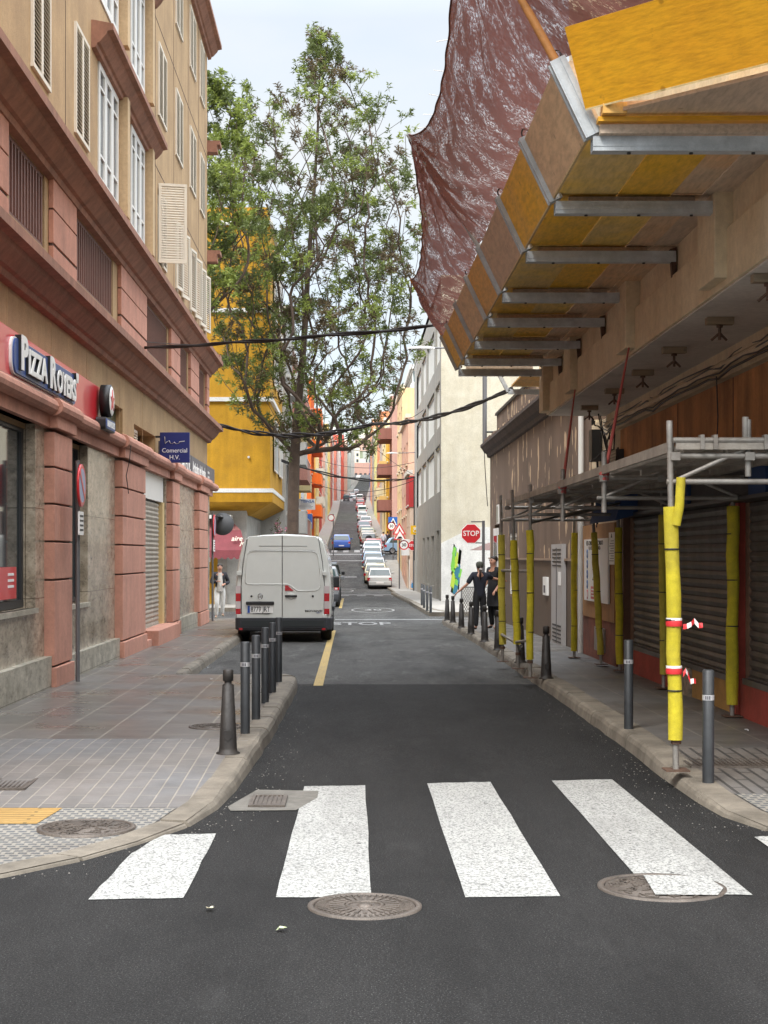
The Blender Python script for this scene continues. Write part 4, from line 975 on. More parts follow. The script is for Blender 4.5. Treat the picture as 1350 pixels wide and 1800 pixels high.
foam_post(3.82, 18.8, .13, 2.72, .3, 2.25, m_foam_o, (-.02, 0), .05)
foam_post(3.79, 21.7, .13, 2.70, .22, 2.15, m_foam, (-.03, 0), .055, 3)
foam_post(3.72, 22.9, .13, 2.70, .28, 2.1, m_foam_o, (-.14, 0), .05)
foam_post(3.58, 24.7, .11, 2.65, .22, 2.12, m_foam, (0, 0), .05)
# posts that stop above the pavement, wrapped with red strap
for (x, y, z0) in ((2.45, 14.9, 2.17), (2.46, 17.9, 2.15)):
    mb = MB(); mb.tube([(x, y, z0), (x, y, 2.76)], .026, m_stube, 10); o = mb.build('hanging_post', SC)
    mb = MB(); mb.lathe([(.03, -.05), (.05, -.03), (.04, 0), (.052, .03), (.03, .05)], (x, y, 2.52), m_strap, 10); mb.build('tape_knot', o)
mb = MB(); mb.tube([(3.0, 11.62, 2.35), (3.0, 11.62, 2.78)], .024, m_stube, 8); mb.tube([(2.98, 11.62, 2.6), (2.98, 11.62, 2.8)], .026, m_stube, 8); mb.build('hanging_post', SC)
# deck planks and transoms
for k in range(4):
    x0 = 2.5 + k * .335; mb = MB()
    for (a, b) in ((11.65, 14.85), (14.9, 17.85), (17.9, 20.85), (20.9, 24.0)):
        mb.box(x0, x0 + .32, a, b - .02, ZD - .02, ZD - .005, m_deck); mb.box(x0, x0 + .02, a, b - .02, ZD - .07, ZD - .0205, m_deck); mb.box(x0 + .30, x0 + .32, a, b - .02, ZD - .07, ZD - .0205, m_deck)
        mb.box(x0 + .0205, x0 + .2995, (a + b) / 2, (a + b) / 2 + .03, ZD - .07, ZD - .0205, m_deck)
    mb.build('deck_plank', SC)
for Y in (11.6, 14.9, 17.9, 20.9, 24.1):
    mb = MB(); mb.tube([(2.40, Y, ZD - .095), (3.95, Y, ZD - .095)], .024, m_stube, 8); mb.tube([(2.38, Y, 2.31), (3.95, Y, 2.31)], .021, m_stube, 8)
    mb.tube([(2.47, Y, 2.33), (2.98, Y, 2.56)], .018, m_stube, 6); mb.tube([(3.8, Y, 2.30), (3.2, Y, 2.55)], .018, m_stube, 6)
    for x in (2.44, 3.0, 3.8): mb.box(x - .035, x + .035, Y - .04, Y + .04, ZD - .13, ZD - .07, m_stube)
    mb.build('transom', SC)
mb = MB(); mb.box(2.44, 3.85, 11.55, 11.58, ZD - .05, ZD + .01, m_deck); mb.tube([(2.42, 11.56, ZD + .02), (3.9, 11.56, ZD + .02)], .022, m_stube, 8)
for x in (2.62, 2.72, 3.1, 3.2, 3.5): mb.box(x, x + .03, 11.53, 11.61, ZD - .05, ZD + .06, m_stube)
mb.build('toe_board', SC)
mb = MB(); mb.box(2.42, 2.45, 11.66, 24.1, ZD - .06, ZD + .02, m_deck); mb.build('edge_rail', SC)
mb = MB(); mb.tube([(2.4, 20.9, 2.31), (2.36, 24.1, 2.31)], .02, m_stube, 8); mb.tube([(2.4, 20.9, .95 - .35), (2.42, 22.6, .48)], .02, m_stube, 8); mb.tube([(2.35, 24.1, .52), (2.5, 22.6, .42)], .022, m_stube, 8); mb.tube([(2.33, 24.2, 1.52), (2.62, 22.7, 1.52)], .022, m_stube, 8)
mb.tube([(2.45, 17.9, 2.2), (3.8, 21, 2.5)], .018, m_stube, 6); mb.tube([(2.45, 21, 2.2), (3.8, 24, 2.5)], .018, m_stube, 6); mb.tube([(2.45, 11.7, 2.31), (2.45, 24, 2.31)], .0001, m_stube, 3, False); mb.build('brace', SC)
# red straps up to the balcony slab
for (a, b, l) in (((2.46, 14.9, 2.55), (2.98, 16.3, 4.15), 'faded red strap tying the nearer hanging scaffold post to the balcony slab'), ((2.46, 17.9, 2.55), (2.98, 20.4, 4.05), 'faded red strap tying the farther hanging scaffold post to the balcony slab')):
    mb = MB(); mb.tube([a, tuple((a[i] + b[i]) / 2 for i in range(3)), b], [.02, .015, .008], m_strap, 6); tag(mb.build('tension_strap'), l, 'strap')
# safety notice
t = thing('notice_board', 'white safety notice with blue and yellow symbols fixed behind the scaffold posts', 'notice', (3.88, 24.5, 1.0))
O_, U_, N_ = (3.88, 0, 0), (0, -1, 0), (-1, 0, 0)
mb = MB(); mb.box(3.86, 3.89, 23.15, 25.5, 1.02, 2.02, m_signw)
mb.build('panel', t)
mb = MB(); my = plain('sign_yellow', (.75, .48, .04), .5); mbl = plain('sign_mid_blue', (.03, .14, .42), .5)
text(mb, 'ES OBLIGATORIO', (3.857, 24.4, 1.95), .10, m_black, right=(0, -1, 0), ext=.002, wide=2.1); text(mb, 'LA SEGURIDAD', (3.857, 24.4, 1.87), .08, m_black, right=(0, -1, 0), ext=.002, wide=2.1)
for k in range(4):
    z = 1.78 - k * .165
    mb.lathe([(.001, 0), (.075, 0), (.075, -.005), (.001, -.005)], (3.86, 25.15, z), mbl, 16, 'x')
    mb.lathe([(.001, -.006), (.03, -.006)], (3.86, 25.15, z), m_signw, 10, 'x')
    if k < 3:
        mb.prism([(24.05, z - .09), (24.6, z - .09), (24.32, z + .08)], 3.853, 3.859, m_black); mb.prism([(24.13, z - .075), (24.52, z - .075), (24.32, z + .055)], 3.850, 3.8525, my); mb.prism([(24.26, z - .055), (24.38, z - .055), (24.32, z + .015)], 3.847, 3.8495, m_black)
mb.prism([(23.9, 1.06), (24.75, 1.06), (24.75, 1.26), (23.9, 1.26)], 3.853, 3.859, m_red); mb.lathe([(.001, -.003), (.08, -.003), (.08, 0)], (3.86, 25.15, 1.12), m_red, 16, 'x'); mb.lathe([(.001, -.004), (.055, -.004)], (3.86, 25.15, 1.12), m_signw, 16, 'x')
for k in range(3): mb.box(3.850, 3.8525, 23.98, 24.67, 1.10 + k * .05, 1.12 + k * .05, m_signw)
mb.build('symbols', t)
t = thing('paper_notice', 'plain white paper notice pinned right of the safety board', 'notice', (3.88, 22.9, 1.6))
mb = MB(); mb.box(3.868, 3.885, 22.6, 23.1, 1.62, 2.1, m_signw); mb.build('sheet', t)
mb = MB()
for k in range(9): mb.box(3.864, 3.868, 22.66, 23.04 - (k % 3) * .06, 1.67 + k * .037, 1.68 + k * .037, m_grey)
mb.prism([(22.8, 2.02), (22.9, 2.02), (22.85, 2.08)], 3.864, 3.868, m_black); mb.build('print', t)
# ------------------------------------------------ brown building with peeling paint
def peel(name, base, patch, lo, thr=.60):
    m, nt, bs = newmat(name)
    v = N(nt, 'ShaderNodeTexCoord').outputs['Object']
    c = mixc(nt, ramp(nt, noise(nt, v, 1.2, 5, (1, 1, .3)), [(.3, 0), (.7, 1)]), tuple(x * .75 for x in base), tuple(x * 1.2 for x in base))
    f = noise(nt, v, 2.8, 3, (1.3, 1.0, .42), .5)
    c = mixc(nt, ramp(nt, f, [(thr, 0), (thr + .012, 1)]), c, patch)
    c = mixc(nt, 1, c, ramp(nt, noise(nt, v, 120, 2), [(.3, .8), (.7, 1)]), 'MULTIPLY')
    nt.links.new(c, bs.inputs['Base Color']); bs.inputs['Roughness'].default_value = .8
    bumpn(nt, bs, f, .3, .02)
    return m
m_brown = peel('peeling_brown_paint', (.165, .11, .078), (.58, .42, .27), 0, .61)
m_veneer = marble('brown_veneer', (.24, .165, .12), (.33, .235, .17), .55, (1, 1.6, .4), .12)
BB = thing('brown_building', 'single storey brown building with peeling paint and a dark cornice at the right corner', 'building', (3.97, 35, .0))
BO = (3.97, 0, 0)
w = MB(); wallh(w, BO, RU, RN, 25.42, 44, 1.68, 5.0, [(36.9, 38.6, 1.68, 2.35), (41.2, 42.6, 1.75, 2.6)], m_brown, .2, back=m_dark)
w.box(3.98, 14, 43.95, 44, -.2, 5.0, m_brown); w.box(3.99, 14, 25.42, 25.44, 4, 6.5, m_brown)
w.build('wall', BB)
w = MB(); wallh(w, BO, RU, RN, 25.9, 44.0, -.1, 1.66, [(36.9, 38.6, .75, 1.66), (41.2, 42.6, .1, 1.66)], m_veneer, .2, back=m_dark); w.box(3.92, 3.985, 25.5, 44.03, 1.655, 1.70, m_veneer); w.build('veneer_cladding', BB)
mb = MB(); mb.prism([(3.99, 4.55), (3.90, 4.57), (3.88, 4.66), (3.80, 4.72), (3.74, 4.82), (3.70, 4.86), (3.70, 4.93), (3.99, 4.99)], 25.5, 44.15, M('dark_cornice', (.07, .05, .042), .8, .3, 3, .3), 'y'); mb.box(3.995, 14, 44.002, 44.3, 4.6, 4.95, m_brown)
rnd = random.Random(2)
for k in range(40):
    y = 26 + k * .45; mb.box(3.78, 3.95, y, y + .3, 4.98, 5.02 + rnd.uniform(0, .05), m_brown)
mb.build('cornice', BB)
w = MB(); w.box(4.15, 4.3, 25.5, 43.9, 4.95, 5.75, m_brown); w.box(4.10, 4.34, 25.5, 43.95, 5.75, 5.82, m_dark); w.box(4.3, 14, 43.7, 43.9, 4.95, 5.75, m_brown); w.box(4.0, 14, 25.5, 43.9, 4.9, 4.96, m_conc); w.build('parapet', BB)
window(BB, BO, RU, RN, 36.95, 38.55, .8, 2.3, .06, m_wframe, m_glass, 1, (), .09)
mb = MB(); pts = [(37.75 + .85 * math.cos(t), 2.3 + .5 * math.sin(t)) for t in [i * math.pi / 10 for i in range(11)]]; mb.prism(pts, 3.955, 3.965, m_dark); mb.build('arch_head', BB)
mb = MB(); mb.box(3.92, 3.965, 41.3, 42.5, 0, 2.5, m_wframe); mb.box(3.915, 3.92, 41.45, 42.35, .3, 2.3, m_glass); mb.build('doorway', BB)
mb = MB(); mb.box(3.88, 3.96, 28.35, 29.85, .03, 1.97, plain('cabinet_grey', (.36, .35, .35), .5))
for k in range(5):
    for z0 in (.12, 1.55):
        for q in (28.5, 29.15): mb.box(3.872, 3.88, q, q + .5, z0 + k * .075, z0 + .03 + k * .075, m_black)
mb.box(3.872, 3.88, 29.08, 29.11, .1, 1.9, m_dark); mb.box(3.87, 3.88, 28.5, 28.8, 1.2, 1.45, m_signw); mb.build('meter_cabinet', BB)
mb = MB(); mb.box(3.92, 3.968, 30.9, 31.5, .95, 1.32, m_signw); mb.box(3.915, 3.92, 31.1, 31.35, 1.0, 1.15, m_grey); mb.build('letter_box', BB)
mb = MB(); mb.box(3.85, 3.96, 40.3, 40.8, 2.6, 3.1, m_wframe); mb.box(3.84, 3.85, 40.35, 40.75, 2.65, 3.05, plain('dim_sign', (.35, .35, .3), .5)); mb.build('wall_sign', BB)
mb = MB(); mb.tube([(3.9, 26.1, .1), (3.9, 26.1, 4.4)], .05, m_wframe, 8); mb.tube([(3.93, 26.5, .1), (3.93, 26.5, 3)], .04, m_conc, 8); mb.build('drain_pipe', BB)
# ------------------------------------------------ cream office building
m_creamw = M('cream_textured_render', (.60, .55, .42), .9, .06, 2.5, .7, 22, streak=.10, fine=.15, col2=(.66, .62, .50), dirt=.10)
m_tilew = M('grey_stone_tile', (.36, .345, .31), .75, .12, 1.2, .2, 50, streak=.15, fine=.15)
m_whitew = M('white_wall', (.66, .66, .63), .85, .08, 1.5, .3, 40, streak=.12, dirt=.12)
CB = thing('office_building', 'tall cream rendered office building with bands of strip windows behind the near STOP sign', 'building', (3.9, 80, -.3))
CO = (3.9, 0, 0)
strips = []
for (c, d) in ((4.6, 6.7), (7.5, 9.5), (10.4, 12.4)):
    for (a, b) in ((67.9, 71.5), (72.5, 79.5), (80.5, 85), (86.2, 92.5)): strips.append((a, b, c, d))
w = MB(); wallh(w, CO, RU, RN, 67, 95, -.6, 14.0, strips + [(68.6, 70.6, -.3, 2.9), (72.8, 75.2, .3, 2.7), (77.5, 79.5, .3, 2.7), (82, 84, .3, 2.7)], m_tilew, .25, back=m_dark)
w.build('street_wall', CB)
w = MB(); w.box(3.905, 16, 67.0, 67.2, 2.0, 14.0, m_creamw); w.box(3.9, 16, 67.2, 95, 13.6, 13.95, m_creamw); w.face([(3.9, 95, -1), (16, 95, -1), (16, 95, 14), (3.9, 95, 14)][::-1], m_creamw); w.build('end_wall', CB)
w = MB(); w.prism([(3.906, -.5), (16, -.5), (16, 3.1), (5.3, 3.0), (3.906, 2.3)], 66.93, 66.998, m_whitew, 'y'); w.build('white_base', CB)
for (a, b, c, d) in strips: window(CB, CO, RU, RN, a, b, c, d, .14, m_wframe, m_glass2, max(1, int((b - a) / .9)), (), .10)
for (a, b) in ((68.7, 70.5), (73, 75), (77.7, 79.3), (82.2, 83.8)): window(CB, CO, RU, RN, a, b, .2, 2.6, .2, m_dark, m_glass, 1, (), .1)
w = MB(); w.box(3.86, 3.898, 91.5, 94.5, -.6, 13.9, M('light_grey_pier', (.36, .36, .34), .8, .1)); w.build('corner_pier', CB)
mb = MB(); rnd = random.Random(8); gm = [plain('paint_green', (.18, .50, .06), .6), plain('paint_lime', (.42, .55, .05), .6), plain('paint_teal', (.03, .17, .25), .6)]
for k in range(34):
    x = 4.40 + rnd.random() * .32; z = -.1 + rnd.random() * 2.0; hh_ = rnd.uniform(.2, .55); ww = rnd.uniform(.05, .12)
    mb.prism([(x - ww, z), (x + ww * .3, z - .1), (x + ww, z + hh_), (x - ww * .2, z + hh_ + .1)], 66.912 + .0008 * k, 66.93, gm[k % 3], 'y')
mb.build('graffiti', CB)
mb = MB(); text(mb, 'BANCO', (3.88, 74, 3.5), .5, m_dark, right=(0, -1, 0), wide=1.2); mb.build('wall_lettering', CB) if False else None
# ------------------------------------------------ left, past the side street
m_yellow = M('mustard_render', (.52, .27, .010), .85, .1, 1.5, .5, 60, streak=.2, fine=.15, col2=(.60, .32, .016), dirt=.2)
m_white_b = M('white_band', (.68, .68, .66), .8, .08)
m_burg = M('burgundy_canvas', (.20, .045, .055), .8, .12, 3, .2); m_burgl = M('burgundy_canvas_top', (.26, .10, .095), .8, .12, 3, .2)
YBd = thing('mustard_building', 'mustard yellow corner building with white floor bands overhanging a burgundy shop awning', 'building', (-4, 60.5, -.2))
w = MB(); y0 = 60.5; xr = -3.21
w.box(-15, xr, y0, 71, 4.32, 14.9, m_yellow); w.box(-15, xr - .1, y0 + .1, 71, 14.9, 15.5, m_yellow)
w.build('upper_wall', YBd)
for z in (4.24, 7.83, 11.33, 14.77):
    mb = MB(); mb.box(-15, xr + .12, y0 - .12, 71, z, z + .16, m_white_b); mb.build('floor_band', YBd)
mb = MB(); sec = [(-14, y0 - .1), (xr + .1, y0 - .1), (xr + .1, 66)];
mb.add([(-15, y0 - .1, 4.23), (xr + .1, y0 - .1, 4.23), (xr + .1, 71, 4.23), (-15, y0 - .05, 3.87), (xr + .1, y0 - .05, 3.87), (xr + .08, 71, 3.87), (-15, y0 + 1.6, 3.37), (xr - .9, y0 + 1.6, 3.37), (xr - .9, 71, 3.37)], [[0, 1, 4, 3], [1, 2, 5, 4], [3, 4, 7, 6], [4, 5, 8, 7]], m_yellow)
mb.build('balcony_underside', YBd)
w = MB(); w.box(-14, -4.2, y0 + 1.0, 71, -.4, 3.9, M('dim_white_wall', (.42, .42, .40), .8)); w.box(-14, -5.85, y0 + .93, y0 + .998, -.3, 3, m_dark); w.box(-5.83, -5.35, y0 + .90, y0 + .998, -.2, 2.1, m_yellow); w.box(-5.35, -4.97, y0 + .9, y0 + .99, -.2, 2.9, m_conc); w.build('ground_floor_wall', YBd)
roller(YBd, (0, y0 + .92, 0), (1, 0, 0), (0, -1, 0), -8.1, -5.9, -.15, 2.35, 0, m_shutm, .15)
mb = MB(); mb.box(-8.2, -5.7, y0 + .3, y0 + .95, -.4, -.14, m_conc); mb.box(-7.8, -4.75, y0 - .05, y0 + .95, 3.22, 3.36, m_wframe); mb.box(-5.75, -5.64, y0 + .86, y0 + .9, 1.5, 1.8, m_signw); mb.build('doorstep', YBd)
for (x, z) in ((-4.34, 6.7), (-4.05, 5.64)):
    mb = MB(); mb.tube([(x, y0, z), (x, y0 - .12, z - .01)], .045, m_white_b, 8); mb.build('drain_spout', YBd)
for (a, b, c, d) in ((62.5, 65.3, 5.2, 7.3), (66.8, 69.5, 5.2, 7.3), (62.5, 65.3, 8.7, 10.8), (66.8, 69.5, 8.7, 10.8), (62.5, 65.3, 12.1, 14.2), (66.8, 69.5, 12.1, 14.2)):
    window(YBd, (xr, 0, 0), LU, LN, a, b, c, d, -.06, m_wframe, m_glass2, 2)
aw = thing('awning', 'burgundy shop awning with scalloped valance and white lettering under the mustard overhang', 'awning', (-5, 60.4, 2.3))
mb = MB(); X0, X1 = -6.9, -4.0; pr = [(56.95, 3.15), (56.1, 2.75), (55.35, 2.45)]
xr_ = [-4.55, -4.15, -3.72]
v = []
mb.add([(-7.45, 61.4, 3.32), (-4.97, 61.4, 3.32), (-7.45, 60.6, 2.76), (-4.37, 60.6, 2.76)], [[0, 1, 3, 2]], m_burgl)
mb.add([(-7.45, 60.6, 2.76), (-4.37, 60.6, 2.76), (-7.45, 59.9, 1.97), (-4.10, 59.9, 1.97)], [[0, 1, 3, 2]], m_burg)
mb.add([(-4.97, 61.4, 3.32), (-4.37, 60.6, 2.76), (-4.10, 59.9, 1.97), (-4.97, 61.4, 1.97)], [[0, 1, 2, 3]], m_burg)
mb.build('canopy', aw)
mb = MB()
for k in range(14):
    a = -7.45 + k * (3.35 / 14); b = a + 3.35 / 14; pts = [(a, 1.97), (b, 1.97), (b, 1.70)] + [(b + (a - b) * i / 5, 1.70 - .09 * math.sin(math.pi * i / 5)) for i in range(1, 5)] + [(a, 1.70)]
    mb.prism(pts, 59.885, 59.895, m_burg, 'y')
mb.build('valance', aw)
mb = MB(); text(mb, 'aire', (-4.49, 60.1, 2.42), .38, m_shut, up=(0, .69, .72), wide=.75, shear=.2, bold=.01); text(mb, 'Joven', (-4.10, 59.98, 2.25), .32, m_shut, up=(0, .69, .72), wide=.7, shear=.2, bold=.01); mb.build('lettering', aw)

# ------------------------------------------------ generic street houses
PAL = {}
def hm(col, st=.15):
    k = tuple(col)
    if k not in PAL: PAL[k] = M('house_render_%d' % len(PAL), col, .85, .08, 1.2, .2, 40, streak=st, fine=.08)
    return PAL[k]
m_gl_far = glassm('far_window_glass', (.05, .06, .07), .15)
def house(side, y0, y1, h, col, label, storeys=4, per=2, X=3.9, balc=None, bcol=None, trim=(.62, .6, .55), name='terraced_house', wcol=None, jut=.9, groundc=None, depth=12):
    g0 = min(gz(y0), gz(y1)); zg = gz(y1); sx = -1 if side == 'L' else 1
    x = sx * X + bend((y0 + y1) / 2)
    t = thing(name, label, 'house', (x, (y0 + y1) / 2, g0), 'houses lining the street')
    m_ = hm(col); tm = hm(trim, .1); O = (x, 0, 0); n = (-sx, 0, 0)
    sh = (h - .6) / storeys; hol = []; L = y1 - y0; top = zg + h
    for s_ in range(storeys):
        for k in range(per):
            a = y0 + L * (k + .5) / per - L / per * .22; b = a + L / per * .44
            zb = zg + s_ * sh
            hol.append((a, b, zb + (.15 if s_ == 0 else .95), zb + min(sh - .45, 2.6 if s_ == 0 else 2.5), s_))
    w = MB(); wallh(w, O, (0, 1, 0), n, y0, y1, g0 - .5, top, hol, m_, .2)
    xo = x + sx * depth
    for yy in (y0, y1):
        w.face([(x, yy, g0 - .5), (xo, yy, g0 - .5), (xo, yy, top), (x, yy, top)], m_)
    w.face([(x, y0, top - .02), (x, y1, top - .02), (xo, y1, top - .02), (xo, y0, top - .02)], m_conc)
    w.face([(xo, y0, g0 - .5), (xo, y1, g0 - .5), (xo, y1, top), (xo, y0, top)], m_)
    w.build('wall', t)
    r = MB(); slab(r, O, (0, 1, 0), n, y0, y1, top - .02, top + .25, -.2, .18, tm); r.build('parapet', t)
    if groundc:
        r = MB(); slab(r, O, (0, 1, 0), n, y0 + .05, hol[0][0], g0 - .4, zg + sh * .9, 0, .04, hm(groundc)); r.build('ground_floor_cladding', t)
    fm = hm(wcol or (.66, .65, .62), .05)
    for (a, b, c, d, s_) in hol:
        if s_ == 0 and a == hol[0][0]:
            f = MB(); slab(f, O, (0, 1, 0), n, a, b, c, d, -.16, -.1, hm((.16, .09, .05), .1)); f.build('door', t); continue
        window(t, O, (0, 1, 0), n, a, b, c, d, .16, fm, m_gl_far, 1, (), .09)
        if s_:
            f = MB(); slab(f, O, (0, 1, 0), n, a - .1, b + .1, c - .1, c, 0, .12, tm); f.build('sill', t)
    if balc:
        for (ya, yb, s_) in balc:
            zb = zg + s_ * sh; bm_ = hm(bcol or trim)
            f = MB(); slab(f, O, (0, 1, 0), n, ya, yb, zb + .0, zb + .14, 0.001, jut, bm_); slab(f, O, (0, 1, 0), n, ya, yb, zb + .14, zb + 1.05, jut - .06, jut, bm_)
            slab(f, O, (0, 1, 0), n, ya, ya + .06, zb + .14, zb + 1.05, 0.002, jut - .06, bm_); slab(f, O, (0, 1, 0), n, yb - .06, yb, zb + .14, zb + 1.05, 0.002, jut - .06, bm_)
            slab(f, O, (0, 1, 0), n, ya, yb, zb + 1.05, zb + 1.10, jut - .08, jut + .02, tm)
            f.build('balcony', t)
    return t
# left row
house('L', 71, 79, 13.5, (.40, .40, .38), 'grey rendered house with white framed windows just past the mustard building', 4, 3, 3.05, balc=[(72, 75, 1), (72, 75, 2), (72, 75, 3)], bcol=(.55, .55, .53))
house('L', 79, 90, 13, (.38, .16, .12), 'dusty red rendered house behind the big tree trunk on the left', 4, 3, 3.2, balc=[(80, 86, 1), (80, 86, 2), (80, 86, 3)], bcol=(.5, .25, .2))
house('L', 96, 112, 13.5, (.78, .47, .03), 'bright yellow house with olive grey panels right of the big tree trunk', 4, 3, 3.7, groundc=(.38, .36, .2), balc=[(104, 108, 1), (104, 108, 2), (104, 108, 3)], bcol=(.35, .33, .2))
house('L', 112, 124, 13, (.50, .60, .72), 'pale blue and white house left of the street with a deep blue lower storey', 4, 3, 3.85, groundc=(.04, .12, .42), balc=[(113, 116, 1)], bcol=(.04, .12, .42))
house('L', 124, 134, 11, (.80, .74, .55), 'narrow cream house between the pale blue house and the orange house', 3, 2, 3.9)
house('L', 140, 152, 15.5, (.72, .13, .015), 'deep orange house with jutting orange balconies on the left', 5, 3, 3.7, balc=[(142, 150, k) for k in (1, 2, 3, 4)], bcol=(.80, .17, .02))
house('L', 152, 166, 12, (.80, .42, .05), 'orange yellow house with a peach balcony up the left side', 4, 3, 3.9, balc=[(154, 160, 1), (154, 160, 2)], bcol=(.85, .5, .2))
house('L', 166, 184, 13, (.85, .70, .36), 'pale yellow house with a white balcony above the no entry sign', 4, 3, 3.9, balc=[(168, 174, 1), (168, 174, 2)], bcol=(.75, .75, .72))
house('L', 184, 206, 14, (.55, .06, .04), 'brick red house half way up the left side', 4, 4, 4.0)
house('L', 206, 232, 13, (.80, .52, .42), 'salmon pink house beyond the brick red house', 4, 4, 4.0)
house('L', 232, 262, 12, (.60, .60, .58), 'light grey house with plain parapet up the left side', 4, 4, 4.1)
house('L', 262, 296, 14, (.86, .64, .22), 'warm yellow house below the crest on the left', 4, 5, 4.1)
house('L', 296, 330, 12, (.52, .16, .12), 'dark pink house next to the crest on the left', 4, 5, 4.1)
house('L', 330, 360, 13, (.70, .66, .60), 'off white house standing on the crest at the left', 4, 4, 4.2)
for i, (a, b, h, c, l) in enumerate([(362, 395, 14, (.72, .24, .16), 'coral house first beyond the crest on the left'), (395, 430, 12, (.8, .76, .68), 'ivory house second beyond the crest on the left'), (430, 470, 15, (.60, .12, .08), 'red house third beyond the crest on the left'),
                                      (470, 520, 13, (.78, .62, .5), 'peach house far up the street on the left'), (520, 580, 15, (.55, .62, .60), 'grey green house far up the street on the left'), (580, 660, 15, (.75, .72, .70), 'white house at the far upper end on the left')]):
    house('L', a, b, h, c, l, 4, 5, 4.2)
# right row
tw = house('R', 99, 104.5, 7.6, (.60, .46, .36), 'narrow house with a dark red top storey just past the cream offices', 3, 2, 3.75, balc=[(99.2, 101.5, 1)], bcol=(.74, .74, .72), jut=.5, groundc=(.7, .7, .68))
w = MB(); w.box(3.70, 3.748, 99.0, 104.5, 4.9, 6.9, hm((.40, .03, .03))); w.box(3.70, 4.4, 98.93, 98.99, 4.9, 6.9, hm((.40, .03, .03))); w.build('red_top_storey', tw)
house('R', 104.5, 118, 11, (.62, .36, .26), 'salmon house with ornate pale window trim on the right', 3, 3, 3.85, trim=(.72, .60, .45))
house('R', 118, 131, 13.4, (.72, .52, .28), 'ochre cream house with carved frames beside the side street', 4, 3, 3.9, trim=(.7, .62, .5))
hb = house('R', 148, 158, 14.5, (.50, .30, .24), 'dusty rose house with brown angular balconies on the right', 4, 2, 3.9, balc=[(149, 156, 1), (149, 156, 2), (149, 156, 3)], bcol=(.26, .11, .08), jut=1.35)
house('R', 158, 170, 11.5, (.72, .42, .03), 'strong yellow house just past the rose house with brown balconies', 3, 3, 3.8, balc=[(160, 166, 1), (160, 166, 2)], bcol=(.78, .55, .2))
house('R', 170, 188, 12.5, (.80, .68, .40), 'buttery house with jutting yellow bays on the right', 4, 3, 3.75, balc=[(171, 178, 1), (171, 178, 2)], bcol=(.85, .68, .28))
house('R', 188, 212, 11, (.58, .52, .42), 'beige house with small balconies half way up the right side', 3, 4, 3.9, balc=[(190, 196, 1), (200, 206, 1)], bcol=(.7, .62, .4))
house('R', 212, 240, 14.5, (.78, .30, .14), 'orange pink house half way up the right side', 4, 4, 4.0)
house('R', 240, 272, 12, (.80, .72, .30), 'lemon yellow house below the crest on the right', 4, 4, 4.0)
house('R', 272, 306, 13, (.42, .40, .38), 'mid grey house below the crest on the right', 4, 4, 4.1)
house('R', 306, 345, 15, (.80, .38, .20), 'light orange house at the crest on the right', 4, 5, 4.2)
for i, (a, b, h, c, l) in enumerate([(362, 400, 13, (.10, .12, .42), 'royal blue house beyond the crest on the right'), (400, 440, 13, (.70, .68, .66), 'chalk white house beyond the crest on the right'), (440, 500, 15, (.82, .40, .24), 'apricot house beyond the crest on the right'), (500, 570, 14, (.55, .55, .52), 'stone grey house far up the street on the right'), (570, 660, 15, (.75, .70, .55), 'sand coloured house at the far upper end on the right')]):
    house('R', a, b, h, c, l, 4, 5, 4.2)
# taller set-back block with a glass top
TB = thing('apartment_block', 'tall set back apartment block with teal glass top storeys above the right houses', 'building', (6, 125, 0))
w = MB(); w.box(5.2, 16, 119, 134, 0, 10.5, hm((.30, .14, .10))); w.box(5.0, 16, 118.5, 134, 10.5, 12.2, hm((.80, .36, .03))); w.box(5.4, 16, 119, 134, 12.2, 12.8, hm((.2, .13, .11))); w.box(5.2, 16, 119, 134, 12.8, 14.4, hm((.62, .6, .52))); w.box(4.6, 16, 118.6, 134, 14.4, 15.1, m_whitew); w.box(4.5, 16, 118.4, 134, 16.2, 16.5, m_whitew); w.box(5.6, 16, 119.2, 134, 15.1, 16.2, m_dark); w.build('wall', TB)
for k in range(6):
    mb = MB(); mb.box(4.7 + k * 1.5, 6.0 + k * 1.5, 118.9, 119.1, 15.15, 16.15, m_wframe); o = mb.build('window', TB); mb = MB(); mb.box(4.8 + k * 1.5, 5.9 + k * 1.5, 118.85, 118.9, 15.22, 16.08, glassm('teal_glass_%d' % k, (.03, .12, .15))); mb.build('pane', o)
mb = MB(); mb.prism([(4.7, 12.85), (6.6, 12.85), (6.6, 14.35), (5.0, 14.35)], 118.6, 118.95, glassm('teal_glazing', (.05, .22, .27), .1), 'y'); mb.build('sloping_glazing', TB)
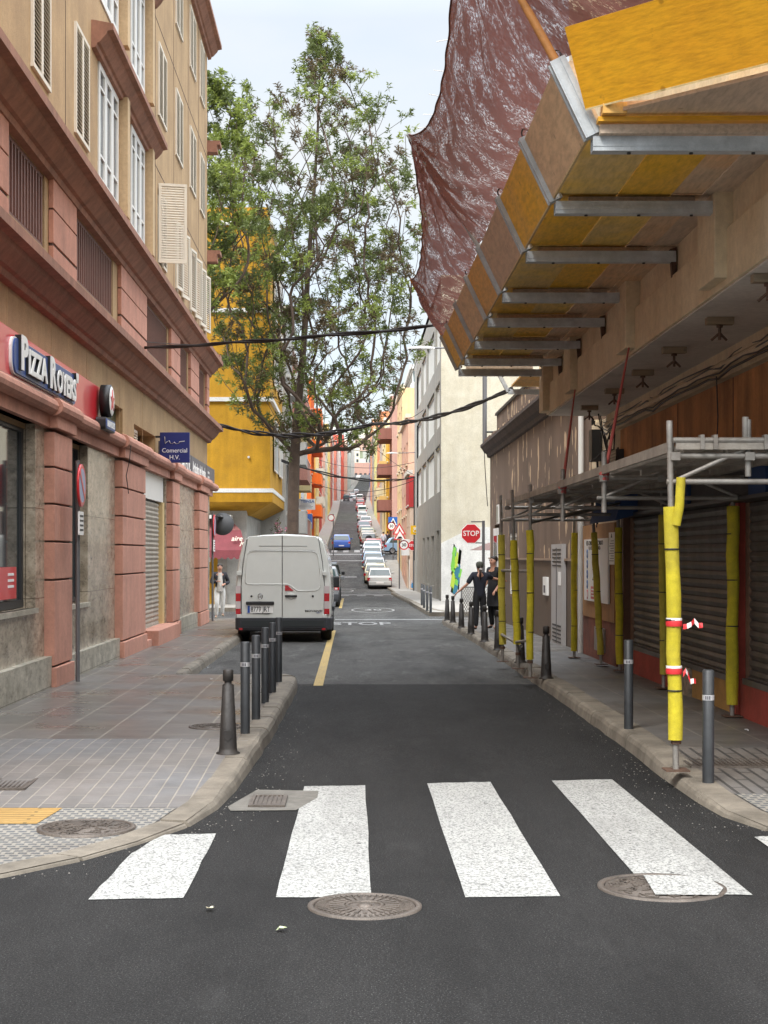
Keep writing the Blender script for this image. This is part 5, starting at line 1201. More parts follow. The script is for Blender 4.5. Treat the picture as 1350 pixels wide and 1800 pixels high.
# hillside houses above the end of the street
HC = [((.62, .60, .55), 'white'), ((.45, .47, .42), 'sage grey'), ((.55, .50, .42), 'beige'), ((.60, .40, .32), 'faded salmon'), ((.38, .40, .42), 'slate'), ((.70, .66, .55), 'cream'), ((.50, .30, .24), 'terracotta')]
rnd = random.Random(21)
hs_g = MB(); hs_g.add([(-260, 700, gz(700) - 4), (260, 700, gz(700) - 4), (260, 900, 78), (-260, 900, 78), (-260, 1300, 92), (260, 1300, 92)], [[0, 1, 2, 3], [3, 2, 5, 4]], M('hill_scrub', (.10, .115, .06), .9, .3, .05, .2)); struct(hs_g, 'hillside')
WHERE = [('low on the hillside', 700), ('half way up the hillside', 750), ('high on the hillside', 800), ('on top of the hillside', 850)]
for r_, (wh, Y) in enumerate(WHERE):
    for k in range(5):
        (c, cn) = HC[(k * 3 + r_ * 2) % 7]; wd_ = 9; x = -16 + k * 10.5 + (r_ % 2) * 5; h = rnd.uniform(9, 14); zb = 34 + (Y - 700) * .19 - 2
        pos = ['far left', 'left', 'middle', 'right', 'far right'][k]
        t = thing('hillside_house', '%s house %s, %s of its row' % (cn, wh, pos), 'house', (x, Y, zb), 'houses on the far hillside')
        w = MB(); hol = [(x - wd_ / 2 + 1 + 2.1 * q, x - wd_ / 2 + 2.1 + 2.1 * q, zb + 3 + 2.9 * s_, zb + 4.5 + 2.9 * s_) for q in range(4) for s_ in range(int((h - 3.5) / 2.9))]
        wallh(w, (0, Y, 0), (1, 0, 0), (0, -1, 0), x - wd_ / 2, x + wd_ / 2, zb - 6, zb + h, hol, hm(c), .3, back=m_gl_far)
        for xx in (x - wd_ / 2, x + wd_ / 2): w.face([(xx, Y, zb - 6), (xx, Y + 9, zb - 6), (xx, Y + 9, zb + h), (xx, Y, zb + h)], hm(c))
        w.face([(x - wd_ / 2, Y, zb + h), (x + wd_ / 2, Y, zb + h), (x + wd_ / 2, Y + 9, zb + h), (x - wd_ / 2, Y + 9, zb + h)], m_conc); w.build('wall', t)
        w = MB(); w.box(x - 1.5, x + 1.5, Y + 2, Y + 5, zb + h, zb + h + 2, hm((.6, .58, .55))); w.build('roof_room', t)
# ------------------------------------------------ bollards
m_boll = M('bollard_grey', (.030, .033, .036), .5, .15, 6, .1, 60, dirt=.12, dirtc=(.2, .19, .17)); m_cast = M('bollard_cast_iron', (.024, .021, .019), .55, .3, 7, .4, 40, dirt=.25, dirtc=(.12, .09, .06)); m_refl = plain('reflective_band', (.55, .55, .56), .3, .4)
def tube_bollard(h=.84, r=.043):
    t = thing('bollard', '', 'bollard', (0, 0, 0), 'grey tube bollards'); ORG[t.name] = (0, 0, 0)
    mb = MB(); mb.lathe([(r, 0), (r, h - .008), (r - .008, h), (.001, h)], (0, 0, 0), m_boll, 20); mb.build('post', t)
    mb = MB(); mb.lathe([(r + .0015, h - .225), (r + .0015, h - .185)], (0, 0, 0), m_refl, 20)
    for k in range(3): mb.box(-.018 + k * .014, -.010 + k * .014, -r - .004, -r + .003, h - .218, h - .192, m_grey)
    mb.build('reflective_band', t); return t
def cast_bollard(h=.70):
    t = thing('bollard', '', 'bollard', (0, 0, 0), 'tapered cast iron bollards'); ORG[t.name] = (0, 0, 0)
    mb = MB(); mb.lathe([(.10, 0), (.10, .012), (.078, .02), (.074, .05), (.048, h - .13), (.030, h - .12), (.030, h - .10)], (0, 0, 0), m_cast, 20)
    mb.prism([(-.03, .14), (0, .11), (.03, .14), (.03, .2), (-.03, .2)], -.079, -.06, m_cast, 'y'); mb.build('shaft', t)
    mb = MB(); mb.lathe([(.030, h - .10), (.044, h - .095), (.044, h - .012), (.036, h), (.001, h)], (0, 0, 0), m_cast, 20); mb.build('cap', t); return t
TBp, CBp = tube_bollard(), cast_bollard()
tb = [(431, 1290, 'nearest slim grey tube bollard on the left kerb, right of the cast iron one'), (450, 1265, 'second slim grey tube bollard from the camera along the left kerb'), (466, 1236, 'third slim grey tube bollard from the camera along the left kerb'), (479, 1218, 'fourth slim grey tube bollard from the camera along the left kerb'), (490, 1199, 'farthest slim grey tube bollard of the left kerb row, in front of the van'),
      (1105, 1282, 'slim grey tube bollard on the right kerb left of the taped yellow post'), (1245, 1377, 'scuffed slim grey tube bollard on the right kerb, nearest the camera'),
      (757, 1077, 'grey tube bollard on the far right corner, nearest of four'), (751, 1074, 'grey tube bollard on the far right corner, second nearest of four'), (745.5, 1069, 'grey tube bollard on the far right corner, third nearest of four'), (741.5, 1064, 'grey tube bollard on the far right corner, farthest of four')]
def pside(x, y):
    z = .13
    for _ in range(8): p = PG(x, y, z); z = gz(p.y) + hs(p.y)
    p.z = z; return p
for i, (x, y, l) in enumerate(tb): p = pside(x, y); place(TBp, i == 0, p, R(random.uniform(-20, 20)), l)
cb = [(401, 1325, 'cast iron bollard with a crest at the left kerb, nearest the camera'), (960, 1193, 'cast iron bollard beside the yellow scaffold posts, nearest on the right'), (915, 1165, 'cast iron bollard hidden behind the middle yellow scaffold post'), (875.5, 1143, 'cast iron bollard left of the farthest yellow scaffold post'),
      (852, 1128, 'cast iron bollard in front of the man in black'), (828, 1115, 'cast iron bollard in front of the woman with the grey cap'), (811, 1104, 'cast iron bollard left of the woman, by the lattice panel'), (796, 1095, 'cast iron bollard at the right street corner, second from the end'), (786, 1091, 'cast iron bollard at the very end of the right kerb row')]
for i, (x, y, l) in enumerate(cb): p = pside(x, y); o = place(CBp, i == 0, p, R(random.uniform(-10, 10)), l)

# ------------------------------------------------ signs past the crossing
def octagon(mb, c, r, m, m2, y):
    pts = [(c.x + r * math.cos(R(22.5 + 45 * k)), c.z + r * math.sin(R(22.5 + 45 * k))) for k in range(8)]; mb.prism(pts, y, y + .012, m2, 'y')
    pts = [(c.x + r * .93 * math.cos(R(22.5 + 45 * k)), c.z + r * .93 * math.sin(R(22.5 + 45 * k))) for k in range(8)]; mb.prism(pts, y - .004, y, m, 'y')
def post_sign(x, ytop, d, xp, label, name='stop_sign', cat='road sign'):
    p = P(x, ytop, d); q = P(xp, ytop, d); zb = gz(d) + .13
    t = thing(name, label, cat, (q.x, d, zb)); mb = MB(); mb.tube([(q.x, d + .05, zb), (q.x, d + .05, p.z + .38)], .045, m_pole, 10)
    if abs(q.x - p.x) > .1:
        for dz in (.33, -.29): mb.box(min(p.x, q.x), max(p.x, q.x), d + .02, d + .05, p.z + dz, p.z + dz + .035, m_pole)
    mb.build('pole', t); return t, p
t, p = post_sign(828, 938, 45, 850, 'large red STOP sign on a bracket at the corner of the brown building')
mb = MB(); octagon(mb, p, .31, m_red, m_signw, 45); text(mb, 'STOP', (p.x, 44.993, p.z), .215, m_signw, wide=.9, bold=.015); mb.build('sign_plate', t)
t, p = post_sign(726, 959, 94, 727, 'small distant STOP sign with a round speed limit sign beside it')
mb = MB(); octagon(mb, p, .33, m_red, m_signw, 94); text(mb, 'STOP', (p.x, 93.99, p.z), .23, m_signw, wide=.9, bold=.02); mb.build('sign_plate', t)
def disc30(t, p, s='30', r=.3):
    mb = MB(); mb.lathe([(.001, 0), (r, 0), (r, -.01)], p, m_red, 24, 'y'); mb.lathe([(r * .78, -.012), (.001, -.012)], p, m_signw, 24, 'y'); text(mb, s, (p.x, p.y - .016, p.z), r * .95, m_black, bold=.02); mb.build('speed_limit_plate', t)
disc30(t, P(710, 958, 93.9))
def tri(t, p, r, inner):
    mb = MB(); f = lambda k: [(p.x - r * k, p.z - r * .55 * k), (p.x + r * k, p.z - r * .55 * k), (p.x, p.z + r * 1.15 * k)]
    mb.prism(f(1), p.y, p.y + .01, m_red, 'y'); mb.prism(f(.72), p.y - .004, p.y, m_signw, 'y')
    mb.prism(inner, p.y - .008, p.y - .004, m_black, 'y'); mb.build('warning_plate', t)
t, p = post_sign(702, 930, 101, 702, 'pair of red bordered triangular warning signs on one far post', 'warning_sign')
tri(t, P(702, 933, 101), .45, [(p.x - .08, p.z - .25), (p.x + .08, p.z - .25), (p.x, p.z + .1)]); p2 = P(703, 943, 100.9); tri(t, p2, .42, [(p2.x - .2, p2.z - .15), (p2.x + .2, p2.z - .15), (p2.x + .08, p2.z), (p2.x - .08, p2.z)])
t, p = post_sign(691, 917, 131, 691, 'blue pedestrian crossing sign over a round speed limit sign far up the right', 'crossing_sign')
mb = MB(); mb.box(p.x - .42, p.x + .42, 130.9, 131, p.z - .4, p.z + .4, plain('traffic_blue', (.02, .13, .5), .4)); mb.prism([(p.x - .33, p.z - .3), (p.x + .33, p.z - .3), (p.x, p.z + .33)], 130.88, 130.899, m_signw, 'y'); mb.prism([(p.x - .12, p.z - .22), (p.x - .05, p.z - .22), (p.x + .02, p.z - .05), (p.x + .12, p.z - .22), (p.x + .17, p.z - .2), (p.x + .03, p.z + .12), (p.x - .05, p.z + .1)], 130.87, 130.879, m_black, 'y'); mb.build('blue_plate', t)
disc30(t, P(688, 925, 130.8), '30', .36)
# yellow projecting post office sign with horn and crown emblem
p = P(730, 932, 92); t = thing('hanging_sign', 'yellow projecting post office sign with a horn and crown emblem', 'hanging sign', (3.86, 92, p.z))
mb = MB(); mb.box(p.x - .27, 3.86, 91.95, 92.1, p.z - .26, p.z + .28, plain('post_yellow', (.72, .43, .01), .4)); mb.build('panel', t)
mb = MB(); a = [(p.x + .12 * math.cos(t_), 91.93, p.z - .05 + .10 * math.sin(t_)) for t_ in [i * .5 for i in range(10)]] + [(p.x + .2, 91.93, p.z - .1)]; mb.tube(a, .018, m_signw, 6)
for dx in (-.09, -.03, .03, .09): mb.prism([(p.x + dx - .03, p.z + .09), (p.x + dx + .03, p.z + .09), (p.x + dx, p.z + .2)], 91.92, 91.948, m_signw, 'y')
mb.build('emblem', t)
# white TEINSA board on the left
t = thing('name_board', 'white company board reading TEINSA beside the big tree trunk', 'sign', (-2.6, 82, 3.9)); d = 82
a = P(519, 896, d); b = P(554, 877, d)
mb = MB(); mb.box(a.x, b.x, d, d + .1, a.z, b.z, m_signw); mb.build('panel', t)
mb = MB(); text(mb, 'TEINSA', ((a.x + b.x) / 2 + .12, d - .01, b.z - .14), .20, plain('letter_blue', (.03, .12, .35), .5), wide=1.1, bold=.02)
for k, w_ in enumerate((.25, .3, .42, .36)): mb.box((a.x + b.x) / 2 - w_, (a.x + b.x) / 2 + w_, d - .008, d, b.z - .28 - k * .07, b.z - .262 - k * .07, m_grey)
mb.build('lettering', t)
mb = MB(); mb.tube([(a.x + .1, d + .2, gz(d)), (a.x + .1, d + .2, b.z)], .05, m_pole, 8); mb.build('pole', t)
t, p = post_sign(582, 911, 135, 586, 'small round no entry sign far up the left side', 'no_entry_sign'); disc30(t, P(582, 910, 134.9), '', .3)
# lattice panel, parasol at the right corner
t = thing('lattice_panel', 'metal lattice screen standing behind the two people in black', 'screen', (3.5, 44.6, -.05)); a = P(812, 1088, 44.6); b = P(860, 1033, 44.6)
mb = MB(); n = 14
for k in range(-n, n + 1):
    for s_ in (1, -1):
        x0 = a.x + k * .07; pts = []
        x_s, z_s = x0, a.z; x_e, z_e = x0 + s_ * (b.z - a.z) * .6, b.z
        def clip(xs, zs, xe, ze):
            t0, t1 = 0, 1; dx = xe - xs
            for (lim, sg) in ((a.x, 1), (b.x, -1)):
                f0 = (xs - lim) * sg; f1 = (xe - lim) * sg
                if f0 < 0 and f1 < 0: return None
                if f0 < 0: t0 = max(t0, f0 / (f0 - f1))
                elif f1 < 0: t1 = min(t1, f0 / (f0 - f1))
            return None if t0 >= t1 else (xs + dx * t0, zs + (ze - zs) * t0, xs + dx * t1, zs + (ze - zs) * t1)
        q = clip(x_s, z_s, x_e, z_e)
        if q: mb.beam((q[0], 44.6 + .01 * s_, q[1]), (q[2], 44.6 + .01 * s_, q[3]), .02, .018, m_stube, up=(0, 1, 0))
mb.build('lattice', t)
mb = MB(); mb.box(a.x - .03, a.x, 44.58, 44.62, a.z, b.z, m_pole); mb.box(b.x, b.x + .03, 44.58, 44.62, a.z, b.z, m_pole); mb.box(a.x, b.x, 44.58, 44.62, b.z, b.z + .03, m_pole); mb.build('frame', t)
t = thing('parasol', 'dark brown parasol opened in the side street behind the STOP sign post', 'parasol', (5.3, 52, -.1)); c = P(885, 962, 52)
mb = MB(); mb.lathe([(1.15, -.1), (.6, .12), (.02, .3)], (c.x, 52, c.z), M('parasol_cloth', (.14, .085, .075), .8), 8, sm=False); mb.build('canopy', t)
mb = MB(); mb.tube([(c.x, 52, -.1), (c.x, 52, c.z + .25)], .03, m_pole, 8); mb.build('pole', t)

# ------------------------------------------------ street lamps and cables
def lampthing(px, arm0, head, label, zpole=None):
    t = thing('street_lamp', label, 'street lamp', tuple(px))
    mb = MB()
    if zpole: mb.tube([px, (px[0], px[1], zpole)], .065, m_pole, 10); mb.tube([(px[0], px[1], px[2] + .1), (px[0] + .25, px[1], px[2] + .1)], .03, m_dark, 6); mb.tube([(px[0], px[1], px[2] + .5), (px[0] + .25, px[1], px[2] + .5)], .03, m_dark, 6)
    mb.tube([arm0, ((arm0[0] + head[0]) / 2, head[1], head[2] + .03), (head[0] + .1, head[1], head[2] + .02)], .025, m_pole, 8); mb.build('pole_and_arm', t)
    mb = MB(); x, y, z = head
    secs = []
    for (dx, w_, h_) in ((.12, .04, .03), (0, .08, .06), (-.3, .13, .075), (-.55, .09, .05), (-.66, .03, .02)): secs.append([(x + dx, y - w_, z), (x + dx, y - w_ * .7, z + h_), (x + dx, y + w_ * .7, z + h_), (x + dx, y + w_, z)])
    mb.loft(secs, plain('lamp_housing', (.55, .55, .53), .5)); mb.build('lamp_head', t)
    mb = MB(); mb.lathe([(.001, -.05), (.07, -.04), (.09, 0)], (x - .28, y, z), plain('lamp_diffuser', (.6, .62, .6), .2), 12); mb.build('diffuser', t)
a = P(852, 790, 44); h_ = P(757, 613, 44)
lampthing((a.x, 44, a.z), (a.x, 44, h_.z + .1), (h_.x, 44, h_.z), 'street lamp arm reaching over the street from a grey pole on the brown building', h_.z + .3)
a = P(735, 812, 93); h_ = P(697, 797, 93)
lampthing((3.88, 93, a.z), (3.88, 93, h_.z + .05), (h_.x, 93, h_.z), 'distant street lamp fixed to the far corner of the cream offices')
m_cab = plain('cable_black', (.02, .018, .018), .7)
def cable(pts, sag, r, label, n=24, strands=1, group=None):
    a, b = Vector(pts[0]), Vector(pts[1]); mb = MB()
    for s_ in range(strands):
        q = []
        for i in range(n + 1):
            t = i / n; p = a.lerp(b, t); p.z -= sag * 4 * t * (1 - t) * (1 + .12 * s_)
            if strands > 1: p += Vector((0, math.cos(i * 1.1 + s_ * 2.1), math.sin(i * 1.1 + s_ * 2.1))) * r * .9
            q.append(p)
        mb.tube(q, r, m_cab, 6)
    o = tag(mb.build('overhead_cable'), label, 'cable', group)
    return o
cable((P(252, 612, 28.8), P(1000, 548, 22)), .05, .022, 'thick black cable crossing the street from the pink panels to the net', strands=2)
cable((P(245, 600, 28.8), P(372, 606, 40)), .02, .008, 'thin upper wire leaving the pink panels beside the thick cable')
cable((P(378, 745, 42), P(655, 745, 40)), .28, .03, 'bundled cable from the left cornice into the tree crown', strands=3)
cable((P(655, 745, 40), P(900, 683, 30)), .18, .026, 'bundled cable rising from the tree to the brown building', strands=3)
cable((P(470, 800, 66), P(733, 838, 94)), .55, .035, 'dark cable sagging over the road to the cream office corner', strands=2)
cable((P(540, 845, 100), P(733, 842, 94)), .75, .02, 'thin lower cable sagging beside the main far cable')
cable((P(560, 808, 120), P(730, 812, 94)), .5, .018, 'thin wire across the road near the far street lamp')
cable((P(600, 868, 200), P(690, 863, 160)), .5, .02, 'thin wire crossing high up the street between far houses')
cable((P(640, 770, 95), P(735, 838, 94)), .2, .015, 'thin wire dropping from the tree crown to the office corner')
cable((P(640, 745, 44), P(745, 720, 70)), .25, .014, 'thin wire behind the bundled cable near the tree')
mb = MB(); q = [P(733, 840, 94.9), P(737, 850, 94.9), P(738, 880, 94.9), P(736, 930, 94.9), P(737, 985, 94.9)]; q = [Vector((3.83, v.y - 1, v.z)) for v in q]
mb.tube(q, .05, m_cab, 6); mb.build('downpipe_cable', CB)
mb = MB(); mb.tube([P(851, 790, 44), P(853, 830, 43.9), P(857, 890, 43.9)], .012, m_cab, 5); mb.build('loose_cable', BB)

# ------------------------------------------------ van
m_van = plain('van_white', (.62, .635, .60), .2, coat=.8); m_seam = plain('panel_gap', (.06, .06, .06), .7); m_bump = M('bumper_plastic', (.035, .038, .045), .6, .15, 4, .2)
m_lred = plain('lamp_red', (.42, .008, .015), .15, coat=.8); m_lclear = plain('lamp_clear', (.55, .48, .48), .15, coat=.8); m_tyre = M('tyre_rubber', (.02, .02, .02), .85, .2, 8, .2); m_rim = plain('wheel_rim', (.35, .35, .36), .35, .6); m_chrome = plain('chrome', (.6, .6, .6), .15, 1)
def wheel(par, x, y, z, r=.32, w=.2, sx=1):
    mb = MB(); mb.lathe([(r * .62, -w / 2), (r * .92, -w / 2), (r, -w * .32), (r, w * .32), (r * .92, w / 2), (r * .62, w / 2)], (x, y, z + r), m_tyre, 24, 'x'); o = mb.build('wheel', par)
    mb = MB(); mb.lathe([(.001, sx * w * .32), (r * .2, sx * w * .34), (r * .55, sx * w * .3), (r * .63, sx * w * .46), (r * .63, -sx * w * .4), (.001, -sx * w * .3)], (x, y, z + r), m_rim, 20, 'x')
    for k in range(5):
        t_ = k * 1.2566; mb.obox((x + sx * w * .36, y + math.cos(t_) * r * .36, z + r + math.sin(t_) * r * .36), (.012, 0, 0), (0, math.cos(t_) * r * .26, math.sin(t_) * r * .26), (0, -math.sin(t_) * .025, math.cos(t_) * .025), m_rim)
    mb.build('rim', o)
VY = 32.0; vz = gz(32)
VAN = thing('parked_van', 'white panel van parked at the left kerb, number plate 8779 JRT', 'van', (-1.43, VY, vz))
def vp(x, y, dy=0): p = P(x, y, VY); p.y = VY - dy; return p
vc = P(498, 977, VY).x
def vsec(y, s=1.0, top=None, tuck=0):
    zt = top or 2.22
    pts = [(-.98, .42), (-1.0, .6), (-1.01, 1.0), (-.985, 1.4), (-.92, 1.8), (-.85, 2.05), (-.80, zt - .07), (-.73, zt - .02), (-.4, zt + .02), (0, zt + .035)]
    pts = [(a * s, min(b, zt + .04) if b > 1.2 else b) for a, b in pts]
    full = pts + [(-a, b) for a, b in pts[-2::-1]]
    return [(vc + a, y, vz + b) for a, b in full]
mb = MB()
mb.loft([vsec(VY + .05, .965, 2.19), vsec(VY + .07, .985, 2.21), vsec(VY + .13, 1), vsec(VY + 4.1, 1, 2.24), vsec(VY + 4.6, .97, 2.10), vsec(VY + 5.1, .93, 1.5), vsec(VY + 5.5, .88, 1.15)], m_van, True, False)
mb.build('body', VAN, bev=.02)
# rear doors: two panels standing a little proud, with the raised outline of the window pressing
zq = lambda y: P(0, y, VY).z; xq = lambda x: P(x, 0, VY).x
mb = MB()
for (xa, xb, xt) in ((423, 495, 436), (497, 573, 557)):
    L_ = xa < 490
    bot, top = zq(1092), zq(943)
    pts = [(xq(425), bot), (xq(495.6), bot), (xq(495.6), top + .03), (xq(438), top), (xq(435.5), zq(948)), (xq(428), zq(990)), (xq(424.5), zq(1030))] if L_ else [(xq(496.6), bot), (xq(569), bot), (xq(569.5), zq(1030)), (xq(566), zq(990)), (xq(558.5), zq(948)), (xq(556), top), (xq(496.6), top + .03)]
    m2 = MB(); m2.prism(pts, VY, VY + .06, m_van, 'y'); d = m2.build('rear_door', VAN, bev=.008)
    r = MB()
    if L_: loop = [(495, 968.5), (444, 969), (438, 971), (434.5, 976), (433.5, 990), (431.5, 1020), (432, 1025), (436, 1027), (495, 1027)]
    else: loop = [(497, 968.5), (549, 969), (555, 971), (559, 976), (562, 1000), (563.5, 1027), (562, 1034), (556, 1038), (524, 1038.5), (519, 1036), (510, 1028.5), (504, 1027), (497, 1027)]
    r.tube([Vector((xq(x), VY - .001, zq(y))) for x, y in loop], .011, m_van, 6); r.tube([Vector((xq(x), VY - .003, zq(y) + .013)) for x, y in loop[:(4 if L_ else 4)]], .004, m_seam, 5)
    r.build('pressing', d)
mb = MB()
mb.box(xq(495.7), xq(496.5), VY - .002, VY + .05, zq(1094), zq(941), m_seam)
for pts in ([(434.5, 944), (427, 990), (423.5, 1030), (424, 1092)], [(559.5, 944), (567, 990), (570.5, 1030), (570, 1092)]): mb.tube([Vector((xq(x), VY + .045, zq(y))) for x, y in pts], .007, m_seam, 5)
mb.tube([Vector((xq(455), VY - .001, zq(960))), Vector((xq(540), VY - .001, zq(960)))], .005, m_seam, 5); mb.build('door_seam', VAN)
for sx, (xa, xb) in ((-1, (414.5, 423)), (1, (570, 579))):
    o = None
    for (ya, yb, m_) in ((1030, 1043, m_lclear), (1043, 1057, m_lred), (1057, 1070, m_lclear), (1070, 1079.5, m_lred)):
        m2 = MB(); m2.box(xq(xa), xq(xb), VY + .0, VY + .16, zq(yb), zq(ya), m_)
        if o is None: o = m2.build('tail_light', VAN)
        else: m2.build('lens', o)
    for (ya, yb) in ((1004, 1011.5), (1079.8, 1086)):
        m2 = MB(); x0 = 417 if sx < 0 else 566.5; m2.box(xq(x0 - (1 if sx < 0 else 0)), xq(x0 + 8), VY - .02, VY + .05, zq(yb), zq(ya), m_van); m2.build('door_hinge', VAN, bev=.006)
m2 = MB(); m2.prism([(xq(501), zq(1029)), (xq(506), zq(1029)), (xq(516), zq(1038.5)), (xq(501), zq(1038.5))], VY - .012, VY, m_lred, 'y'); m2.build('brake_light', VAN)
m2 = MB(); m2.box(xq(501), xq(522), VY - .035, VY - .01, zq(1049.5), zq(1046), m_black); m2.lathe([(.001, 0), (.07, 0), (.072, .01)], (xq(511.5), VY - .012, zq(1047.5)), m_van, 16, 'y'); m2.build('door_handle', VAN, bev=.004)
m2 = MB(); m2.box(xq(432.5), xq(482), VY - .05, VY, zq(1063), zq(1057.2), m_black); m2.build('plate_lamp_bar', VAN, bev=.015)
m2 = MB()
for x in (442, 550): m2.lathe([(.001, 0), (.022, 0), (.022, .02)], (xq(x), VY - .012, zq(1048)), m_black, 12, 'y')
m2.build('door_lock', VAN)
m2 = MB(); rr = .052
m2.lathe([(rr, 0), (rr + .006, .006), (rr - .006, .012), (rr - .012, .006)], (xq(457.7), VY - .016, zq(1048)), m_chrome, 24, 'y'); cx, cz = xq(457.7), zq(1048)
m2.prism([(cx - rr, cz - .012), (cx - .004, cz - .004), (cx - .012, cz + .012), (cx + rr, cz + .008), (cx + .006, cz + .001), (cx + .014, cz - .016)], VY - .016, VY - .002, m_chrome, 'y'); m2.build('round_emblem', VAN)
m2 = MB(); m2.box(xq(435), xq(480), VY - .014, VY, zq(1077.5), zq(1064.5), m_signw); pl = m2.build('number_plate', VAN)
m2 = MB(); m2.box(xq(435.3), xq(439.4), VY - .017, VY - .014, zq(1077.3), zq(1064.7), plain('eu_blue', (.01, .07, .35), .4)); m2.build('blue_band', pl)
m2 = MB(); text(m2, '8779 JRT', (xq(441), VY - .018, zq(1071.2)), .150, m_black, bold=.004, ext=.002, align='LEFT', fit=.40); m2.build('characters', pl)
m2 = MB(); m2.box(xq(444), xq(474), VY - .016, VY - .01, zq(1079.0), zq(1078.2), m_black); m2.build('plate_holder', VAN)
m2 = MB(); text(m2, 'MOVANO', (xq(551.5), VY - .006, zq(1074)), .055, m_dark, wide=1.5, bold=.02, ext=.002); text(m2, 'cdti', (xq(559), VY - .006, zq(1077)), .04, m_blue, wide=1.3, ext=.002); m2.build('badge', VAN)
m2 = MB(); secs = []
bx0, bx1 = xq(413), xq(584)
for (y_, in_) in ((VY + .9, -.0), (VY + .1, .0), (VY - .05, .03), (VY - .10, .12)):
    secs.append([(bx0 + in_, y_, vz + .26), (bx1 - in_, y_, vz + .26), (bx1 - in_ + .0, y_, zq(1086)), (bx0 + in_, y_, zq(1086))])
m2.loft(secs, m_bump, True); m2.build('bumper', VAN, bev=.02)
m2 = MB(); m2.box(xq(425), xq(570), VY - .112, VY - .08, zq(1101), zq(1090), plain('bumper_step', (.02, .025, .027), .4)); m2.box(xq(420), xq(575), VY - .12, VY - .08, zq(1103.5), zq(1102.5), m_bump)
m2.build('bumper_step', VAN)
for x in (424, 569):
    m2 = MB(); m2.box(xq(x - 3), xq(x + 3), VY - .125, VY - .10, zq(1107), zq(1103.5), m_lred); m2.build('reflector', VAN)
for sx, x in ((-1, vc - .88), (1, vc + .88)):
    for y_ in (VY + .95, VY + 4.5): wheel(VAN, x, y_, vz, .34, .23, sx)
m2 = MB(); m2.box(vc - .9, vc + .9, VY + .1, VY + 5, vz + .22, vz + .45, m_black); m2.build('underbody', VAN)
for sx in (-1, 1):
    m2 = MB(); m2.box(vc + sx * 1.03 - .02, vc + sx * 1.03 + .02, VY + .7, VY + 4.2, vz + .62, vz + .72, m_bump); m2.build('side_moulding', VAN)
    m2 = MB(); m2.box(vc + sx * 1.05 - .08, vc + sx * 1.05 + .08, VY + 4.35, VY + 4.45, vz + 1.05, vz + 1.32, m_black); m2.build('door_mirror', VAN, bev=.03)

